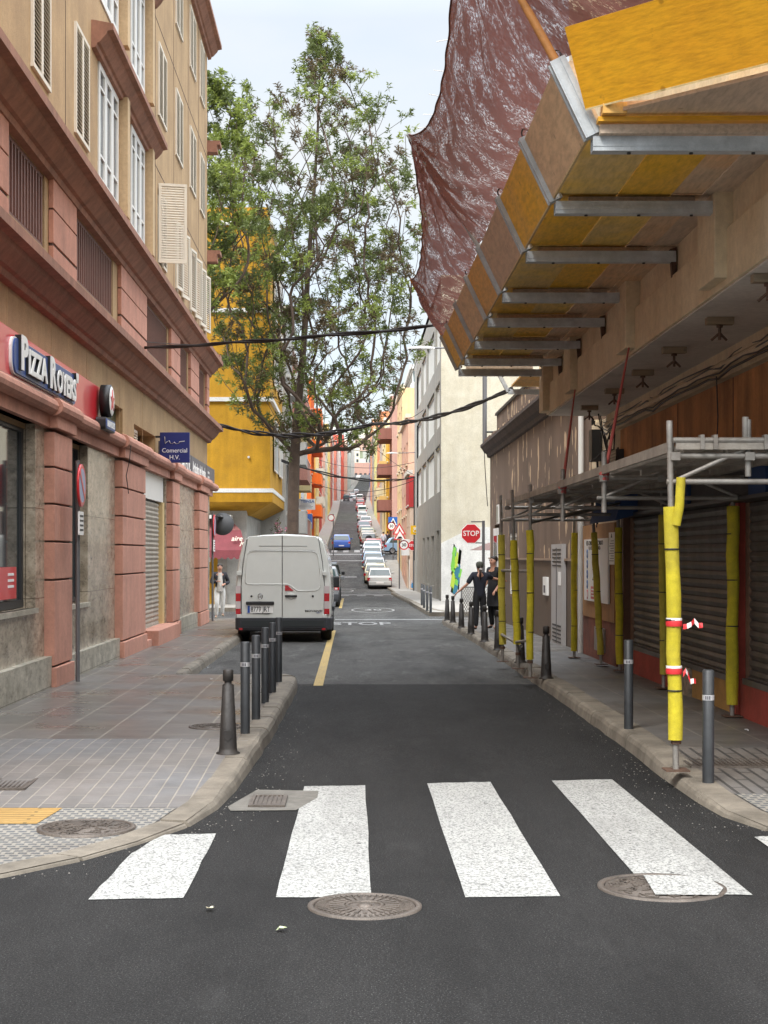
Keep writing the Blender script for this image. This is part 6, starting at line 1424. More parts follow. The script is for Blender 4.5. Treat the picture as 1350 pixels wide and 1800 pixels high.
# ------------------------------------------------ cars
m_gcar = glassm('car_glass', (.035, .06, .058), .05)
def car(label, x, y, paint, kind='hatch', rz=0, plate=True, L=3.95, Wd=1.66, Hh=1.45, group='cars parked along the street'):
    m_p = plain('car_paint_%s' % paint[3] if len(paint) > 3 else 'car_paint', paint[:3], .3, coat=.7, metal=.15)
    t = thing('parked_car', label, 'car', (0, 0, 0), group); ORG[t.name] = (0, 0, 0)
    k = Hh / 1.45
    if kind in ('hatch', 'suv'): low = [(0.06, .28), (.0, .45), (.02, .62), (.05, .80), (.10, .93 * k), (L * .70, .98 * k), (L * .93, .80 * k), (L, .62), (L, .38), (L - .08, .25)]; up = [(.12, .93 * k), (.42, 1.36 * k), (.62, 1.43 * k), (L * .34, 1.45 * k), (L * .50, 1.40 * k), (L * .74, .97 * k)]
    elif kind == 'van': low = [(0.03, .28), (.0, .5), (.0, .95 * k), (L * .75, .98 * k), (L * .94, .82 * k), (L, .62), (L, .35), (L - .08, .25)]; up = [(.02, .95 * k), (.10, 1.36 * k), (.2, 1.43 * k), (L * .5, 1.45 * k), (L * .60, 1.40 * k), (L * .78, .97 * k)]
    else: low = [(0.06, .28), (.0, .5), (.03, .85), (.08, .93 * k), (L * .70, .95 * k), (L * .93, .80 * k), (L, .62), (L, .38), (L - .08, .25)]; up = [(.62, .93 * k), (1.15, 1.34 * k), (1.4, 1.42 * k), (L * .42, 1.44 * k), (L * .53, 1.38 * k), (L * .72, .95 * k)]
    w2 = Wd / 2
    def hw(z, y_):
        b = w2 * (1 - .05 * max(0, (.5 - z) / .3)) if z < .93 * k else w2 * (1 - .20 * (z - .93 * k) / (.52 * k))
        e = min(y_, L - y_); return b * (1 - .07 * max(0, (.35 - e) / .35) ** 2)
    mb = MB()
    for poly in (low, up):
        n = len(poly); Lf = [(-hw(z, y_), y_, z) for y_, z in poly]; Rt = [(hw(z, y_), y_, z) for y_, z in poly]
        mb.add(Lf + Rt, [list(range(n)), list(range(n, 2 * n))[::-1]] + [[i, n + i, n + (i + 1) % n, (i + 1) % n] for i in range(n)], m_p)
    mb.build('body', t, bev=.035)
    def gl(name, quad, m_=m_gcar, thick=.012):
        q = [Vector(v) for v in quad]; n_ = (q[1] - q[0]).cross(q[3] - q[0]).normalized() * thick; c = sum(q, Vector()) / len(q)
        f = [c + (v - c) * .88 + n_ for v in q]; b = [c + (v - c) * .9 - n_ * .2 for v in q]; kk = len(q)
        g_ = MB(); g_.add(f + b, [list(range(kk))] + [[i, kk + i, kk + (i + 1) % kk, (i + 1) % kk] for i in range(kk)], m_); return g_.build(name, t)
    (ya, za), (yb, zb) = up[0], up[1]
    gl('rear_window', [(-hw(za, ya), ya, za), (hw(za, ya), ya, za), (hw(zb, yb), yb, zb), (-hw(zb, yb), yb, zb)])
    (yc, zc), (yd, zd) = up[-2], up[-1]
    gl('windscreen', [(hw(zd, yd), yd, zd), (-hw(zd, yd), yd, zd), (-hw(zc, yc), yc, zc), (hw(zc, yc), yc, zc)])
    for s_ in (-1, 1):
        zt, zl = 1.37 * k, .97 * k; ym = L * .36
        for (p0, p1, p2, p3) in ((up[0][0] + .25, ym - .03, ym - .03, up[1][0] + .2), (ym + .03, yd - .18, yc + .02, ym + .03)):
            q = [(s_ * (hw(zl, 1) + .002), p0, zl), (s_ * (hw(zl, 1) + .002), p1, zl), (s_ * (hw(zt, 1) + .002), p2, zt), (s_ * (hw(zt, 1) + .002), p3, zt)]
            if s_ < 0: q = [q[1], q[0], q[3], q[2]]
            gl('side_window', q)
        lb = MB(); lw = .13 if kind != 'van' else .1
        lb.box(s_ * (w2 * .90) - lw, s_ * (w2 * .90) + lw * .45, -.005 if kind == 'van' else .0, .2, .60 * k, (.90 if kind == 'van' else .80) * k, m_lred); lb.box(s_ * (w2 * .84) - .05, s_ * (w2 * .84) + .05, -.012, .05, .62 * k, .68 * k, m_lclear); lb.build('tail_light', t)
        lb = MB(); lb.box(s_ * w2 * .75 - .16, s_ * w2 * .75 + .14, L - .22, L + .004, .58, .72, m_lclear); lb.build('headlight', t)
        lb = MB(); lb.box(s_ * (w2 + .10) - .08, s_ * (w2 + .10) + .08, L * .66, L * .66 + .1, .95 * k, 1.07 * k, m_black if kind == 'van' else m_p); lb.build('door_mirror', t, bev=.02)
    lb = MB(); lb.box(-w2 * .93, w2 * .93, -.05, .12, .28, .52, m_p if kind == 'hatch' else m_bump); lb.box(-w2 * .9, w2 * .9, -.02, .1, .2, .28, m_bump); lb.build('rear_bumper', t, bev=.02)
    lb = MB(); lb.box(-w2 * .93, w2 * .93, L - .12, L + .04, .25, .50, m_p if kind == 'hatch' else m_bump); lb.build('front_bumper', t, bev=.02)
    lb = MB(); lb.box(-.26, .26, -.06 if kind == 'hatch' else -.03, -.02, .40 if kind == 'hatch' else .62, .50 if kind == 'hatch' else .72, m_signw); lb.build('number_plate', t)
    if kind == 'suv':
        lb = MB(); lb.lathe([(.001, -.22), (.30, -.22), (.34, -.18), (.34, -.02), (.001, -.02)], (0, 0, .92), m_black, 24, 'y'); lb.build('spare_wheel', t)
    lb = MB(); lb.box(-w2 * .8, w2 * .8, .1, L - .1, .16, .3, m_black); lb.build('underbody', t)
    for s_ in (-1, 1):
        for yy in (.72, L - .78): wheel(t, s_ * (w2 - .1), yy, 0, .30, .19, s_)
    a = math.atan2(gz(y + L) - gz(y), L) if rz == 0 else 0
    t.location = (x + bend(y), y, gz(y) + .005); t.rotation_euler = (a, 0, rz)
    return t
car('silver five door hatchback, first in the right hand row past the junction', 1.96, 106, (.52, .53, .52, 'silver'))
car('pale cream car with a light roof parked just ahead of the silver hatchback', 1.75, 111.6, (.55, .52, .34, 'pale_cream'))
car('white car third in the right hand row, roof and rear window showing', 1.78, 117.2, (.48, .52, .55, 'white'))
car('ice blue car fourth in the right hand row', 1.72, 122.8, (.26, .36, .48, 'ice_blue'))
car('pearl grey car fifth in the right hand row', 1.74, 128.4, (.50, .54, .58, 'pearl'))
car('bright white car with dark rear window sixth in the right hand row', 1.80, 134.0, (.60, .60, .62, 'bright_white'), 'sedan')
car('dark red and grey car at the end of the row before the zebra', 2.0, 139.4, (.28, .05, .05, 'maroon'), 'hatch')
car('beige brown estate stopped just past the far zebra crossing', 1.75, 156, (.36, .30, .24, 'beige_brown'), 'suv', Hh=1.5)
car('champagne car behind the beige brown estate up the hill', 1.7, 164, (.36, .30, .22, 'champagne'))
car('olive car with roof rack colour trim up the hill', 1.8, 172, (.30, .30, .16, 'olive'))
car('rosy grey car halfway up the hill', 1.6, 181, (.26, .17, .17, 'rosy_grey'))
car('maroon saloon with a dark rear window up the hill', 1.55, 196, (.16, .03, .045, 'dark_maroon'), 'sedan')
car('white saloon higher up the hill above the maroon one', 2.0, 216, (.66, .64, .64, 'chalk'), 'hatch')
car('pale grey car near the white van up the hill', 1.7, 240, (.5, .5, .49, 'pale_grey'))
car('small white van below the crest on the right', 1.8, 262, (.72, .72, .72, 'van_white'), 'van', Hh=1.9)
car('bright red car at the crest of the hill', 1.6, 300, (.45, .04, .03, 'red'))
car('darker red car beside the crest', 1.9, 320, (.38, .05, .04, 'crimson'))
car('light silver car on top of the crest', 1.8, 338, (.55, .55, .55, 'light_silver'), 'van', Hh=1.8)
for i, (y_, c_, l) in enumerate([(372, (.05, .05, .055, 'black'), 'black van first beyond the crest on the left side'), (380, (.7, .7, .7, 'milk'), 'white van right of the black van beyond the crest'), (405, (.65, .65, .66, 'ice'), 'white car second beyond the crest'), (425, (.6, .6, .6, 'ash'), 'ash grey car third beyond the crest'), (448, (.7, .7, .68, 'ivory'), 'ivory car fourth beyond the crest'), (470, (.5, .52, .55, 'steel'), 'steel grey car fifth beyond the crest')]):
    car(l, -1.6 if i % 2 == 0 else -.9, y_, c_, 'van' if i < 2 else 'hatch', Hh=1.9 if i < 2 else 1.45)
car('dark silver car with a black spare wheel cover behind the white van', -1.35, 61.5, (.16, .17, .18, 'dark_silver'), 'suv', Hh=1.65, Wd=1.75)
car('black box shaped van behind the car with the spare wheel', -1.42, 73.5, (.025, .03, .028, 'black_van'), 'van', Hh=1.85, Wd=1.8, L=4.3)
car('bright blue hatchback with a silver roof line driving up the left lane', -.98, 149.0, (.03, .10, .42, 'blue'), 'hatch', Hh=1.5, Wd=1.78)
car('pale blue small car turning out of the right side street', 3.0, 140.5, (.28, .42, .58, 'pale_blue'), 'hatch', rz=R(-90), L=3.7, Hh=1.5)
car('vivid azure car nosing out of the alley beyond the small STOP sign', 7.4, 97.1, (.02, .26, .62, 'azure'), 'hatch', rz=R(90), L=3.6)
# ------------------------------------------------ people
def skin(name, par, nodes, edges, m, lv=2, root=0):
    """nodes: dict key->(x,y,z,rx[,ry]); edges between keys; grown with a Skin modifier"""
    ks = list(nodes); me = bpy.data.meshes.new(name)
    me.from_pydata([nodes[k][:3] for k in ks], [(ks.index(a), ks.index(b)) for a, b in edges], [])
    o = bpy.data.objects.new(name, me); COL.objects.link(o); o.parent = par
    sk = o.modifiers.new('skin', 'SKIN'); sk.use_smooth_shade = True
    for i, k in enumerate(ks):
        n = nodes[k]; d = me.skin_vertices[0].data[i]; d.radius = (n[3], n[4] if len(n) > 4 else n[3]); d.use_root = (i == root)
    ss = o.modifiers.new('sub', 'SUBSURF'); ss.levels = lv; ss.render_levels = lv
    me.materials.append(m); ORG[o.name] = ORG[par.name]
    return o
m_skin = plain('skin', (.48, .25, .17), .55); m_hair = plain('hair_dark', (.02, .014, .011), .6)
def arm(nd, ed, s, sh, el, wr, hr=.02):
    k = 'L' if s < 0 else 'R'
    nd[k + 'sh'] = (*sh, .055); nd[k + 'el'] = (*el, .040); nd[k + 'wr'] = (*wr, .026)
    d = (Vector(wr) - Vector(el)).normalized(); side = d.cross(Vector((0, 0, 1)));
    if side.length < .2: side = Vector((0, 1, 0)) if abs(d.z) > .8 else Vector((1, 0, 0))
    side.normalize(); p = Vector(wr) + d * .06; nd[k + 'pa'] = (*p, .032, .018)
    ed += [('ch', k + 'sh'), (k + 'sh', k + 'el'), (k + 'el', k + 'wr'), (k + 'wr', k + 'pa')]
    nrm = d.cross(side)
    for i, (o_, L_) in enumerate(((-.03, .065), (-.011, .08), (.009, .075), (.027, .06))):
        a = p + side * o_ + d * .045; b = a + d * L_ * .55 + nrm * .010; c = b + d * L_ * .3 + nrm * .028
        nd['%sf%da' % (k, i)] = (*a, .010); nd['%sf%db' % (k, i)] = (*b, .009); nd['%sf%dc' % (k, i)] = (*c, .007)
        ed += [(k + 'pa', '%sf%da' % (k, i)), ('%sf%da' % (k, i), '%sf%db' % (k, i)), ('%sf%db' % (k, i), '%sf%dc' % (k, i))]
    a = Vector(wr) + d * .03 - side * .035; b = a + d * .035 - side * .02 + nrm * .015
    nd[k + 't1'] = (*a, .011); nd[k + 't2'] = (*b, .009); ed += [(k + 'wr', k + 't1'), (k + 't1', k + 't2')]
def person(label, loc, rz, h, P_, cloth, hair=m_hair, extra=None, group=None):
    t = thing('person', label, 'person', (0, 0, 0), group); ORG[t.name] = (0, 0, 0)
    hp, kn, an = P_['hip'], P_['knee'], P_['ankle']; L_, R_ = 0, 1
    nd = {'pe': (0, 0, .93, .13, .10), 'wa': (0, .0, 1.08, .125, .09), 'ch': (0, .0, 1.30, .15, .10), 'ne': (0, -.01, 1.46, .052), 'ja': (0, -.035, 1.54, .058, .066), 'hd': (0, -.02, 1.61, .078, .092), 'tp': (0, -.0, 1.68, .062, .072)}
    hx = P_.get('head', (0, 0)); 
    for k in ('ja', 'hd', 'tp'): v = nd[k]; nd[k] = (v[0] + hx[0] * (1 if k != 'tp' else 1.1), v[1] + hx[1], *v[2:])
    hd = nd['hd']; nd['no'] = (hd[0], hd[1] - .095, hd[2] - .02, .013); nd['eL'] = (hd[0] - .078, hd[1] + .01, hd[2] - .015, .014); nd['eR'] = (hd[0] + .078, hd[1] + .01, hd[2] - .015, .014)
    ed = [('pe', 'wa'), ('wa', 'ch'), ('ch', 'ne'), ('ne', 'ja'), ('ja', 'hd'), ('hd', 'tp'), ('hd', 'no'), ('hd', 'eL'), ('hd', 'eR')]
    for i, s in enumerate((-1, 1)):
        k = 'L' if s < 0 else 'R'
        arm(nd, ed, s, (s * .17, .0, 1.40), P_['elbow'][i], P_['wrist'][i])
        nd[k + 'hi'] = (s * .09, 0, .86, .085); nd[k + 'kn'] = (*kn[i], .055); nd[k + 'an'] = (*an[i], .036); a = an[i]; nd[k + 'to'] = (a[0] + s * .02, a[1] - .13, a[2] - .045, .03, .022)
        ed += [('pe', k + 'hi'), (k + 'hi', k + 'kn'), (k + 'kn', k + 'an'), (k + 'an', k + 'to')]
    skin('body', t, nd, ed, m_skin, 2)
    def sub(name, keys, grow, m_, over={}, xe=[]):
        n2 = {}; 
        for k in keys: v = nd[k]; n2[k] = (*v[:3], v[3] + grow, (v[4] if len(v) > 4 else v[3]) + grow)
        n2.update(over); e2 = [e for e in ed if e[0] in n2 and e[1] in n2] + xe
        return skin(name, t, n2, e2, m_, 2)
    sub('trousers', ['pe', 'Lhi', 'Rhi', 'Lkn', 'Rkn', 'Lan', 'Ran'], .02, cloth['legs'], {'xt': (0, 0, 1.08, .135, .10)}, [('pe', 'xt')])
    sub('top', ['ch', 'wa', 'pe', 'Lsh', 'Rsh', 'Lel', 'Rel'] + (['Lwr', 'Rwr'] if cloth.get('long', True) else []), .026, cloth['top'], {'xt': (0, 0, .80, .165, .125)}, [('pe', 'xt')])
    for k in 'LR':
        e_ = skin('shoe', t, {'a': (*nd[k + 'an'][:2], nd[k + 'an'][2] - .02, .045), 'b': (*nd[k + 'to'][:2], nd[k + 'to'][2] - .0, .042, .032)}, [('a', 'b')], cloth['shoe'], 2)
    hp_ = nd['tp']; hh_ = nd['hd']
    skin('hair', t, {'z': (hh_[0], hh_[1] + .05, hh_[2] - .05, .075, .06), 'a': (hh_[0], hh_[1] + .03, hh_[2] + .03, .098, .10), 'b': (hp_[0], hp_[1] + .0, hp_[2] + .05, .085, .098)}, [('z', 'a'), ('a', 'b')], hair, 2)
    f = MB()
    for s in (-1, 1): f.lathe([(.001, -.008), (.012, -.004), (.012, .004)], (hd[0] + s * .032, hd[1] - .088, hd[2] + .005), m_black, 8, 'y'); f.box(hd[0] + s * .032 - .02, hd[0] + s * .032 + .02, hd[1] - .094, hd[1] - .08, hd[2] + .024, hd[2] + .031, m_hair)
    f.box(hd[0] - .025, hd[0] + .025, hd[1] - .09, hd[1] - .075, hd[2] - .062, hd[2] - .054, plain('lips', (.35, .12, .1), .6)); f.build('face_features', t)
    if extra: extra(t, nd)
    s_ = h / 1.75; t.scale = (s_, s_, s_); t.location = loc; t.rotation_euler = (0, 0, rz)
    return t
m_bk = M('black_cloth', (.012, .012, .014), .85, .2, 4, .3); m_nv = M('navy_cloth', (.012, .014, .025), .85, .2, 4, .3); m_wt = M('white_trousers', (.78, .78, .75), .85, .08, 5, .3); m_jk = M('dark_jacket', (.022, .022, .028), .8, .2, 4, .3); m_shirt = M('pale_shirt', (.56, .54, .50), .85, .1, 5, .3); m_sneak = plain('beige_sneaker', (.35, .32, .24), .7)
def man_x(t, nd):
    mb = MB()   # open shirt front showing between the jacket halves
    mb.loft([[(-.06, -.128, 1.44), (.06, -.128, 1.44), (.05, -.10, 1.44), (-.05, -.10, 1.44)], [(-.07, -.145, 1.3), (.07, -.145, 1.3), (.06, -.1, 1.3), (-.06, -.1, 1.3)], [(-.09, -.14, 1.05), (.09, -.14, 1.05), (.08, -.08, 1.05), (-.08, -.08, 1.05)], [(-.11, -.145, .86), (.11, -.145, .86), (.10, -.09, .86), (-.10, -.09, .86)]], m_shirt, True, True); mb.build('shirt_front', t)
    skin('beard', t, {'a': (nd['ja'][0], nd['ja'][1] - .025, nd['ja'][2] - .005, .052, .048), 'b': (nd['ja'][0], nd['ja'][1] - .04, nd['ja'][2] + .02, .045, .035)}, [('a', 'b')], m_hair, 2)
    mb = MB(); mb.obox((-.06, -.34, 1.16), (.035, 0, 0), (0, .07, .03), (0, -.004, .008), m_black); mb.build('phone', t) if False else None
p = Vector((-4.03, 47, gz(47)))
person('man in a dark open jacket and white trousers walking past the pink building corner', p, R(8), 1.72,
       dict(hip=0, knee=[(-.10, -.10, .48), (.09, .06, .49)], ankle=[(-.11, .02, .09), (.09, .22, .14)], elbow=[(-.27, .03, 1.13), (.27, .03, 1.13)], wrist=[(-.10, -.24, 1.17), (.14, -.20, 1.09)], head=(0, -.02)),
       dict(legs=m_wt, top=m_jk, shoe=m_sneak), extra=man_x)
def cap_x(t, nd):
    skin('knit_cap', t, {'z': (0, .05, 1.55, .085, .07), 'a': (0, .01, 1.64, .112, .115), 'b': (0, .01, 1.74, .10, .10)}, [('z', 'a'), ('a', 'b')], M('olive_cap', (.07, .075, .06), .9), 2)
    mb = MB(); mb.tube([(0, .11, 1.58), (.01, .15, 1.5), (.02, .14, 1.38), (.025, .13, 1.26)], [.03, .038, .032, .008], plain('hair_brown', (.045, .028, .022), .6), 8); mb.lathe([(.04, -.012), (.045, 0), (.04, .012)], (0, .135, 1.54), m_signw, 10); mb.build('ponytail', t)
q = pside(843, 1113); dW = 34.8; p = Vector((225 * dW / F, dW, gz(dW) + .135))
person('woman in black seen from behind, dark cap and ponytail, one arm held out', p, R(180 + 8), 1.58,
       dict(hip=0, knee=[(-.09, -.02, .48), (.09, .03, .48)], ankle=[(-.08, .03, .09), (.10, .05, .09)], elbow=[(-.36, -.10, 1.30), (.32, .02, 1.16)], wrist=[(-.60, -.18, 1.27), (.52, -.06, .98)], head=(0, 0)),
       dict(legs=m_bk, top=m_nv, shoe=m_black, long=False), extra=cap_x)
def coat_x(t, nd):
    secs = []
    for z, rx, ry, dx in ((1.12, .17, .13, 0), (.95, .19, .15, .01), (.75, .22, .17, .03), (.55, .26, .19, .06)): secs.append([(dx + rx * math.cos(a), ry * math.sin(a), z) for a in [i * math.pi / 8 for i in range(16)]])
    mb = MB(); mb.loft(secs[::-1], m_bk, True, True); mb.build('long_apron', t)
dM = 35.3; p = Vector((251 * dM / F, dM, gz(dM) + .135))
person('man in a long black apron standing behind the farthest yellow scaffold post', p, R(-50), 1.72,
       dict(hip=0, knee=[(-.09, -.03, .48), (.09, -.02, .48)], ankle=[(-.10, .03, .09), (.10, .0, .09)], elbow=[(-.24, .02, 1.13), (.23, .02, 1.13)], wrist=[(-.24, -.16, .92), (.22, -.16, .95)], head=(0, -.02)),
       dict(legs=m_bk, top=m_bk, shoe=m_black, long=False), extra=coat_x)
for (x, y, c1, l, g_) in ((3.05, 147.5, (.42, .42, .46), 'distant pedestrian in a pale grey top behind the pale blue car', 0), (3.5, 149.5, (.03, .03, .04), 'distant pedestrian in dark clothes behind the pale blue car', 1), (2.9, 330, (.04, .04, .05), 'tiny dark pedestrian near the crest on the right pavement', 2)):
    cc = M('far_cloth_%d' % g_, c1, .85)
    person(l, Vector((x, y, gz(y) + .13)), R(180), 1.72, dict(hip=0, knee=[(-.09, -.03, .48), (.09, -.02, .48)], ankle=[(-.10, .06, .09), (.10, -.03, .09)], elbow=[(-.24, .04, 1.13), (.23, .04, 1.13)], wrist=[(-.25, -.04, .9), (.24, -.04, .9)]), dict(legs=m_nv, top=cc, shoe=m_black))

# ------------------------------------------------ trees and shrubs
from mathutils import noise as mnoise
def leafm(name, a, b):
    m, nt, bs = newmat(name); v = N(nt, 'ShaderNodeTexCoord').outputs['Object']
    c = mixc(nt, ramp(nt, noise(nt, v, 1.1, 4), [(.35, 0), (.65, 1)]), a, b); c = mixc(nt, ramp(nt, noise(nt, v, 8, 2), [(.3, 0), (.75, .5)]), c, tuple(x * 1.5 for x in b))
    nt.links.new(c, bs.inputs['Base Color']); bs.inputs['Roughness'].default_value = .6
    tl = N(nt, 'ShaderNodeBsdfTranslucent'); nt.links.new(c, tl.inputs[0]); ms = N(nt, 'ShaderNodeMixShader'); ms.inputs[0].default_value = .35
    nt.links.new(bs.outputs[0], ms.inputs[1]); nt.links.new(tl.outputs[0], ms.inputs[2]); nt.links.new(ms.outputs[0], nt.nodes['Material Output'].inputs['Surface'])
    return m
m_leafA = leafm('leaf_green', (.06, .08, .022), (.115, .145, .04)); m_leafB = leafm('leaf_light', (.13, .17, .035), (.24, .29, .06)); m_leafC = leafm('leaf_dry', (.075, .052, .028), (.12, .09, .045))
m_bark = M('bark', (.085, .058, .042), .9, .25, 4, .8, 18, streak=.2)
def grow(rnd, nodes, par, targets, step=.45, upb=.5):
    """attach every target to the closest suitable node with a gently bent twig"""
    for tg in targets:
        best, bi = 1e9, 0
        for i, n in enumerate(nodes):
            d = tg - n; L = d.length
            if L > best: continue
            c = L * (1 + (.9 if d.z < L * .35 else 0) + (2.0 if d.z < -.1 * L else 0))
            if c < best: best, bi = c, i
        a = nodes[bi]; d = tg - a; k = max(1, int(d.length / step)); prev = bi
        bow = Vector((rnd.uniform(-.1, .1), rnd.uniform(-.1, .1), -.12 * d.length * .5))
        for j in range(1, k + 1):
            t = j / k; p = a + d * t + bow * (4 * t * (1 - t)) * .5 + Vector((rnd.uniform(-.04, .04), rnd.uniform(-.04, .04), 0)) * (0 if j == k else 1)
            nodes.append(p); par.append(prev); prev = len(nodes) - 1
    return nodes, par
def tree(name, label, cat, base, trunk, targets, seed, leaf_mix, r_tip=.009, expo=2.35, tufts=4, leaves=11, ll=.24, lw=.045, maxr=.24, spread=.32):
    rnd = random.Random(seed); t = thing(name, label, cat, base)
    nodes = [Vector(p) for p in trunk]; par = [-1] + list(range(len(trunk) - 1)); nt_ = len(nodes)
    targets.sort(key=lambda v: (v - nodes[1]).length)
    grow(rnd, nodes, par, targets)
    kd = {}
    for i, q in enumerate(par): kd.setdefault(q, []).append(i)
    for _ in range(5):
        new = list(nodes)
        for i in range(nt_, len(nodes)):
            if i in kd:
                m_k = sum((nodes[k] for k in kd[i]), Vector()) / len(kd[i]); new[i] = nodes[i] * .4 + nodes[par[i]] * .3 + m_k * .3
        nodes[:] = new
    n = len(nodes); acc = [0.0] * n; kids = [0] * n
    for i in range(n - 1, -1, -1):
        if kids[i] == 0: acc[i] = r_tip ** expo
        if par[i] >= 0: acc[par[i]] += acc[i]; kids[par[i]] += 1
    rad = [min(maxr if i < nt_ else maxr * .42, a ** (1 / expo)) for i, a in enumerate(acc)]
    for i in range(nt_): rad[i] = max(rad[i], maxr * (1 - .97 * i / nt_) * (1 if i < 3 else .8))
    mb = MB()
    for i in range(1, n):
        a, b = nodes[par[i]], nodes[i]
        if (b - a).length < 1e-3: continue
        ra = rad[i] if par[i] >= nt_ or i >= nt_ else rad[par[i]]
        mb.tube([a - (b - a).normalized() * rad[i] * .3, b], [min(ra * 1.08, rad[par[i]]), rad[i]], m_bark, 8 if rad[i] > .08 else (5 if rad[i] > .025 else 3), False)
    mb.build('trunk', t)
    mbs = {}
    tips = [i for i in range(n) if kids[i] == 0] + [i for i in range(nt_, n) if rnd.random() < .16 and rad[i] < .03]
    for i in tips:
        p = nodes[i]; g = rnd.choices(range(len(leaf_mix)), [w for _, w in leaf_mix])[0]; m_ = leaf_mix[g][0]; L = mbs.setdefault(g, (m_, [], []))
        for q in range(rnd.randint(max(1, tufts - 2), tufts)):
            c = p + Vector((rnd.gauss(0, spread * .6), rnd.gauss(0, spread * .6), rnd.gauss(.05, spread * .55)))
            ax = ((c - p) * .7 + Vector((0, 0, .35)) + Vector((rnd.uniform(-.2, .2), rnd.uniform(-.2, .2), 0))).normalized()
            for k in range(leaves):
                d = (ax * rnd.uniform(-.1, 1.0) + Vector((rnd.gauss(0, 1), rnd.gauss(0, 1), rnd.gauss(0, .7))).normalized() * .85).normalized()
                s = d.cross(Vector((rnd.gauss(0, 1), rnd.gauss(0, 1), rnd.gauss(0, 1)))).normalized() * lw * rnd.uniform(.6, 1.2); l_ = ll * rnd.uniform(.5, 1.15)
                o_ = c + ax * rnd.uniform(-.12, .12); b0 = len(L[1])
                L[1].extend([o_, o_ + d * l_ * .45 + s, o_ + d * l_ - Vector((0, 0, .03)), o_ + d * l_ * .45 - s]); L[2].append([b0, b0 + 1, b0 + 2, b0 + 3])
    mb = MB()
    for g, (m_, v, f) in mbs.items(): mb.add(v, f, m_)
    mb.build('crown', t)
    return t
def envelope(rnd, rows, d, n, ry, wt=lambda y: 1, cl=-.2):
    out = []; ys = [r[0] for r in rows]; clumps = [Vector((rnd.random(), rnd.random(), rnd.random())) for _ in range(26)]
    while len(out) < n:
        y = rnd.uniform(ys[0], ys[-1])
        if rnd.random() > wt(y): continue
        for (a, b) in zip(rows, rows[1:]):
            if a[0] <= y <= b[0]: k = (y - a[0]) / (b[0] - a[0]); l = a[1] + (b[1] - a[1]) * k; r = a[2] + (b[2] - a[2]) * k; break
        u = rnd.uniform(-1, 1); v = rnd.uniform(-1, 1)
        if u * u + v * v > 1: continue
        if abs(u) < .55 and abs(v) < .55 and rnd.random() < .3: continue
        half = (r - l) / 2 * d / F; yy = d + v * min(ry, half * .9)
        p = P((l + r) / 2 + u * (r - l) / 2, y, d); p.y = yy
        if mnoise.noise(p * .75) < cl: continue
        out.append(p)
    return out
rnd = random.Random(42); d = 56.3
rows = [(62, 548, 572), (100, 536, 606), (160, 512, 640), (205, 425, 690), (250, 385, 722), (350, 368, 738), (450, 360, 742), (550, 362, 740), (640, 375, 732), (700, 392, 720), (745, 440, 690), (785, 490, 640)]
tg = envelope(rnd, rows, d, 1950, 4.0, lambda y: .22 if y < 200 else (.5 if y < 300 else (1 if y < 600 else .62)))
for (x, y) in ((652, 128), (645, 150), (686, 168), (680, 190), (716, 205), (712, 235), (432, 160), (440, 185), (548, 62), (563, 72), (575, 68), (590, 90), (600, 105), (545, 95), (620, 770), (600, 800), (650, 795), (575, 800), (735, 640), (728, 665), (740, 610), (395, 690), (410, 705), (740, 480), (744, 440)): tg.append(P(x, y, d + rnd.uniform(-1, 1)))
trunk = [P(514, 1000, d), P(515, 905, d), P(518, 800, d), P(524, 720, d), P(531, 640, d), P(537, 560, d), P(541, 480, d), P(547, 400, d), P(553, 320, d), P(558, 240, d), P(561, 160, d), P(564, 95, d)]
trunk[0].z = gz(56)
limbs = [[(518, 800), (545, 760), (585, 710), (640, 660), (690, 610), (720, 560)], [(518, 800), (500, 770), (470, 740), (430, 715), (405, 690)], [(524, 720), (560, 640), (600, 560), (640, 480), (665, 400), (680, 320)], [(531, 640), (505, 560), (475, 470), (450, 380), (430, 290)], [(537, 560), (570, 470), (600, 380), (620, 290)], [(541, 480), (520, 400), (505, 320), (520, 240)], [(524, 720), (490, 640), (450, 570), (410, 510)], [(524, 720), (580, 690), (640, 690), (700, 670)]]
for L in limbs:
    dd = rnd.uniform(-2.2, 2.2)
    for i, (x, y) in enumerate(L[1:]): tg.append(P(x, y, d + dd * (i + 1) / len(L)))
tree('street_tree', 'tall airy evergreen tree with a forked brown trunk behind the white van', 'tree', (trunk[0].x, d, gz(56)), trunk, tg, 5, [(m_leafA, 5), (m_leafB, 2.6), (m_leafC, 3)], maxr=.23, r_tip=.011, tufts=6, leaves=17, ll=.22, lw=.026, spread=.27)
rnd = random.Random(77); d = 51.0
rows = [(150, 340, 385), (190, 320, 420), (250, 300, 445), (330, 290, 460), (420, 290, 455), (490, 300, 440), (540, 320, 400)]
tg = envelope(rnd, rows, d, 330, 2.6)
tr2 = [Vector((P(340, 900, d).x, d, gz(d))), P(340, 800, d), P(340, 700, d), P(345, 600, d), P(350, 500, d), P(355, 400, d), P(360, 300, d), P(362, 200, d)]
tree('street_tree', 'greener bushy tree rising from the side street behind the pink building', 'tree', tuple(tr2[0]), tr2, tg, 6, [(m_leafA, 3), (m_leafB, 6)], r_tip=.012, tufts=8, leaves=18, ll=.22, lw=.034, maxr=.2)
m_flow = plain('oleander_pink', (.70, .25, .36), .6)
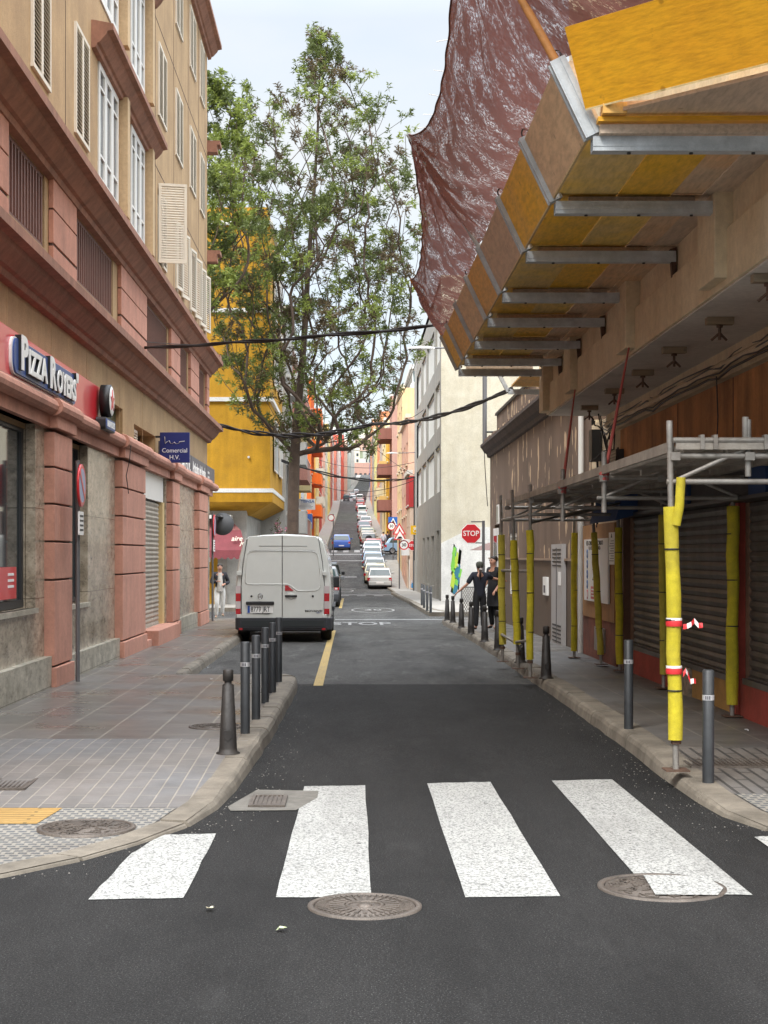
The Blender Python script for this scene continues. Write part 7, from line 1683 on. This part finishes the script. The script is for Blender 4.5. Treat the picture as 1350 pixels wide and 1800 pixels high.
def shrub(label, c, w_, h, n, seed, flowers=True):
    rnd = random.Random(seed); t = thing('oleander_shrub', label, 'shrub', c); c = Vector(c); st = MB(); lf = MB(); fl = MB()
    for i in range(n):
        a = rnd.uniform(0, 6.28); q = rnd.random() ** .6; tip = c + Vector((math.cos(a) * w_ / 2 * q, math.sin(a) * w_ / 2 * q, h * (1 - .45 * q * q) * rnd.uniform(.55, 1.05)))
        mid = (c + tip) / 2 + Vector((math.cos(a), math.sin(a), .3)) * .1
        st.tube([c + Vector((math.cos(a), math.sin(a), 0)) * .1, mid, tip], [.02, .014, .006], m_bark, 4, False)
        for k in range(26):
            o_ = mid.lerp(tip, rnd.uniform(.1, 1.05)); d_ = Vector((rnd.gauss(0, 1), rnd.gauss(0, 1), rnd.uniform(0, 1.6))).normalized(); s = d_.cross(Vector((rnd.gauss(0, 1), rnd.gauss(0, 1), .3))).normalized() * .018; l_ = rnd.uniform(.12, .2)
            lf.face([o_, o_ + d_ * l_ * .5 + s, o_ + d_ * l_, o_ + d_ * l_ * .5 - s], m_leafA if k % 3 else (m_leafB if k % 2 else m_leafC))
        if flowers and rnd.random() < .3:
            for k in range(9):
                o_ = tip + Vector((rnd.gauss(0, .07), rnd.gauss(0, .07), rnd.gauss(.05, .06))); d_ = Vector((rnd.gauss(0, 1), rnd.gauss(0, 1), 1)).normalized(); s = d_.cross(Vector((1, .3, 0))).normalized() * .04; u = d_.cross(s).normalized() * .04
                fl.face([o_ - s, o_ - u, o_ + s, o_ + u], m_flow)
    st.build('stems', t); lf.build('foliage', t)
    if fl.v: fl.build('blossom', t)
shrub('pink flowering oleander left of the tree trunk behind the van', (-3.35, 69, gz(69)), 2.0, 3.6, 90, 1)
shrub('large pink flowering oleander between the van and the blue car', (-2.75, 84, gz(84)), 2.4, 3.3, 130, 2)
shrub('dusty oleander bush with pink blossom just behind the white van roof', (-2.9, 92, gz(92)), 2.4, 3.0, 110, 3)
shrub('small oleander with red blossom farther up the left pavement', (-2.9, 124, gz(124)), 1.8, 2.6, 60, 4)
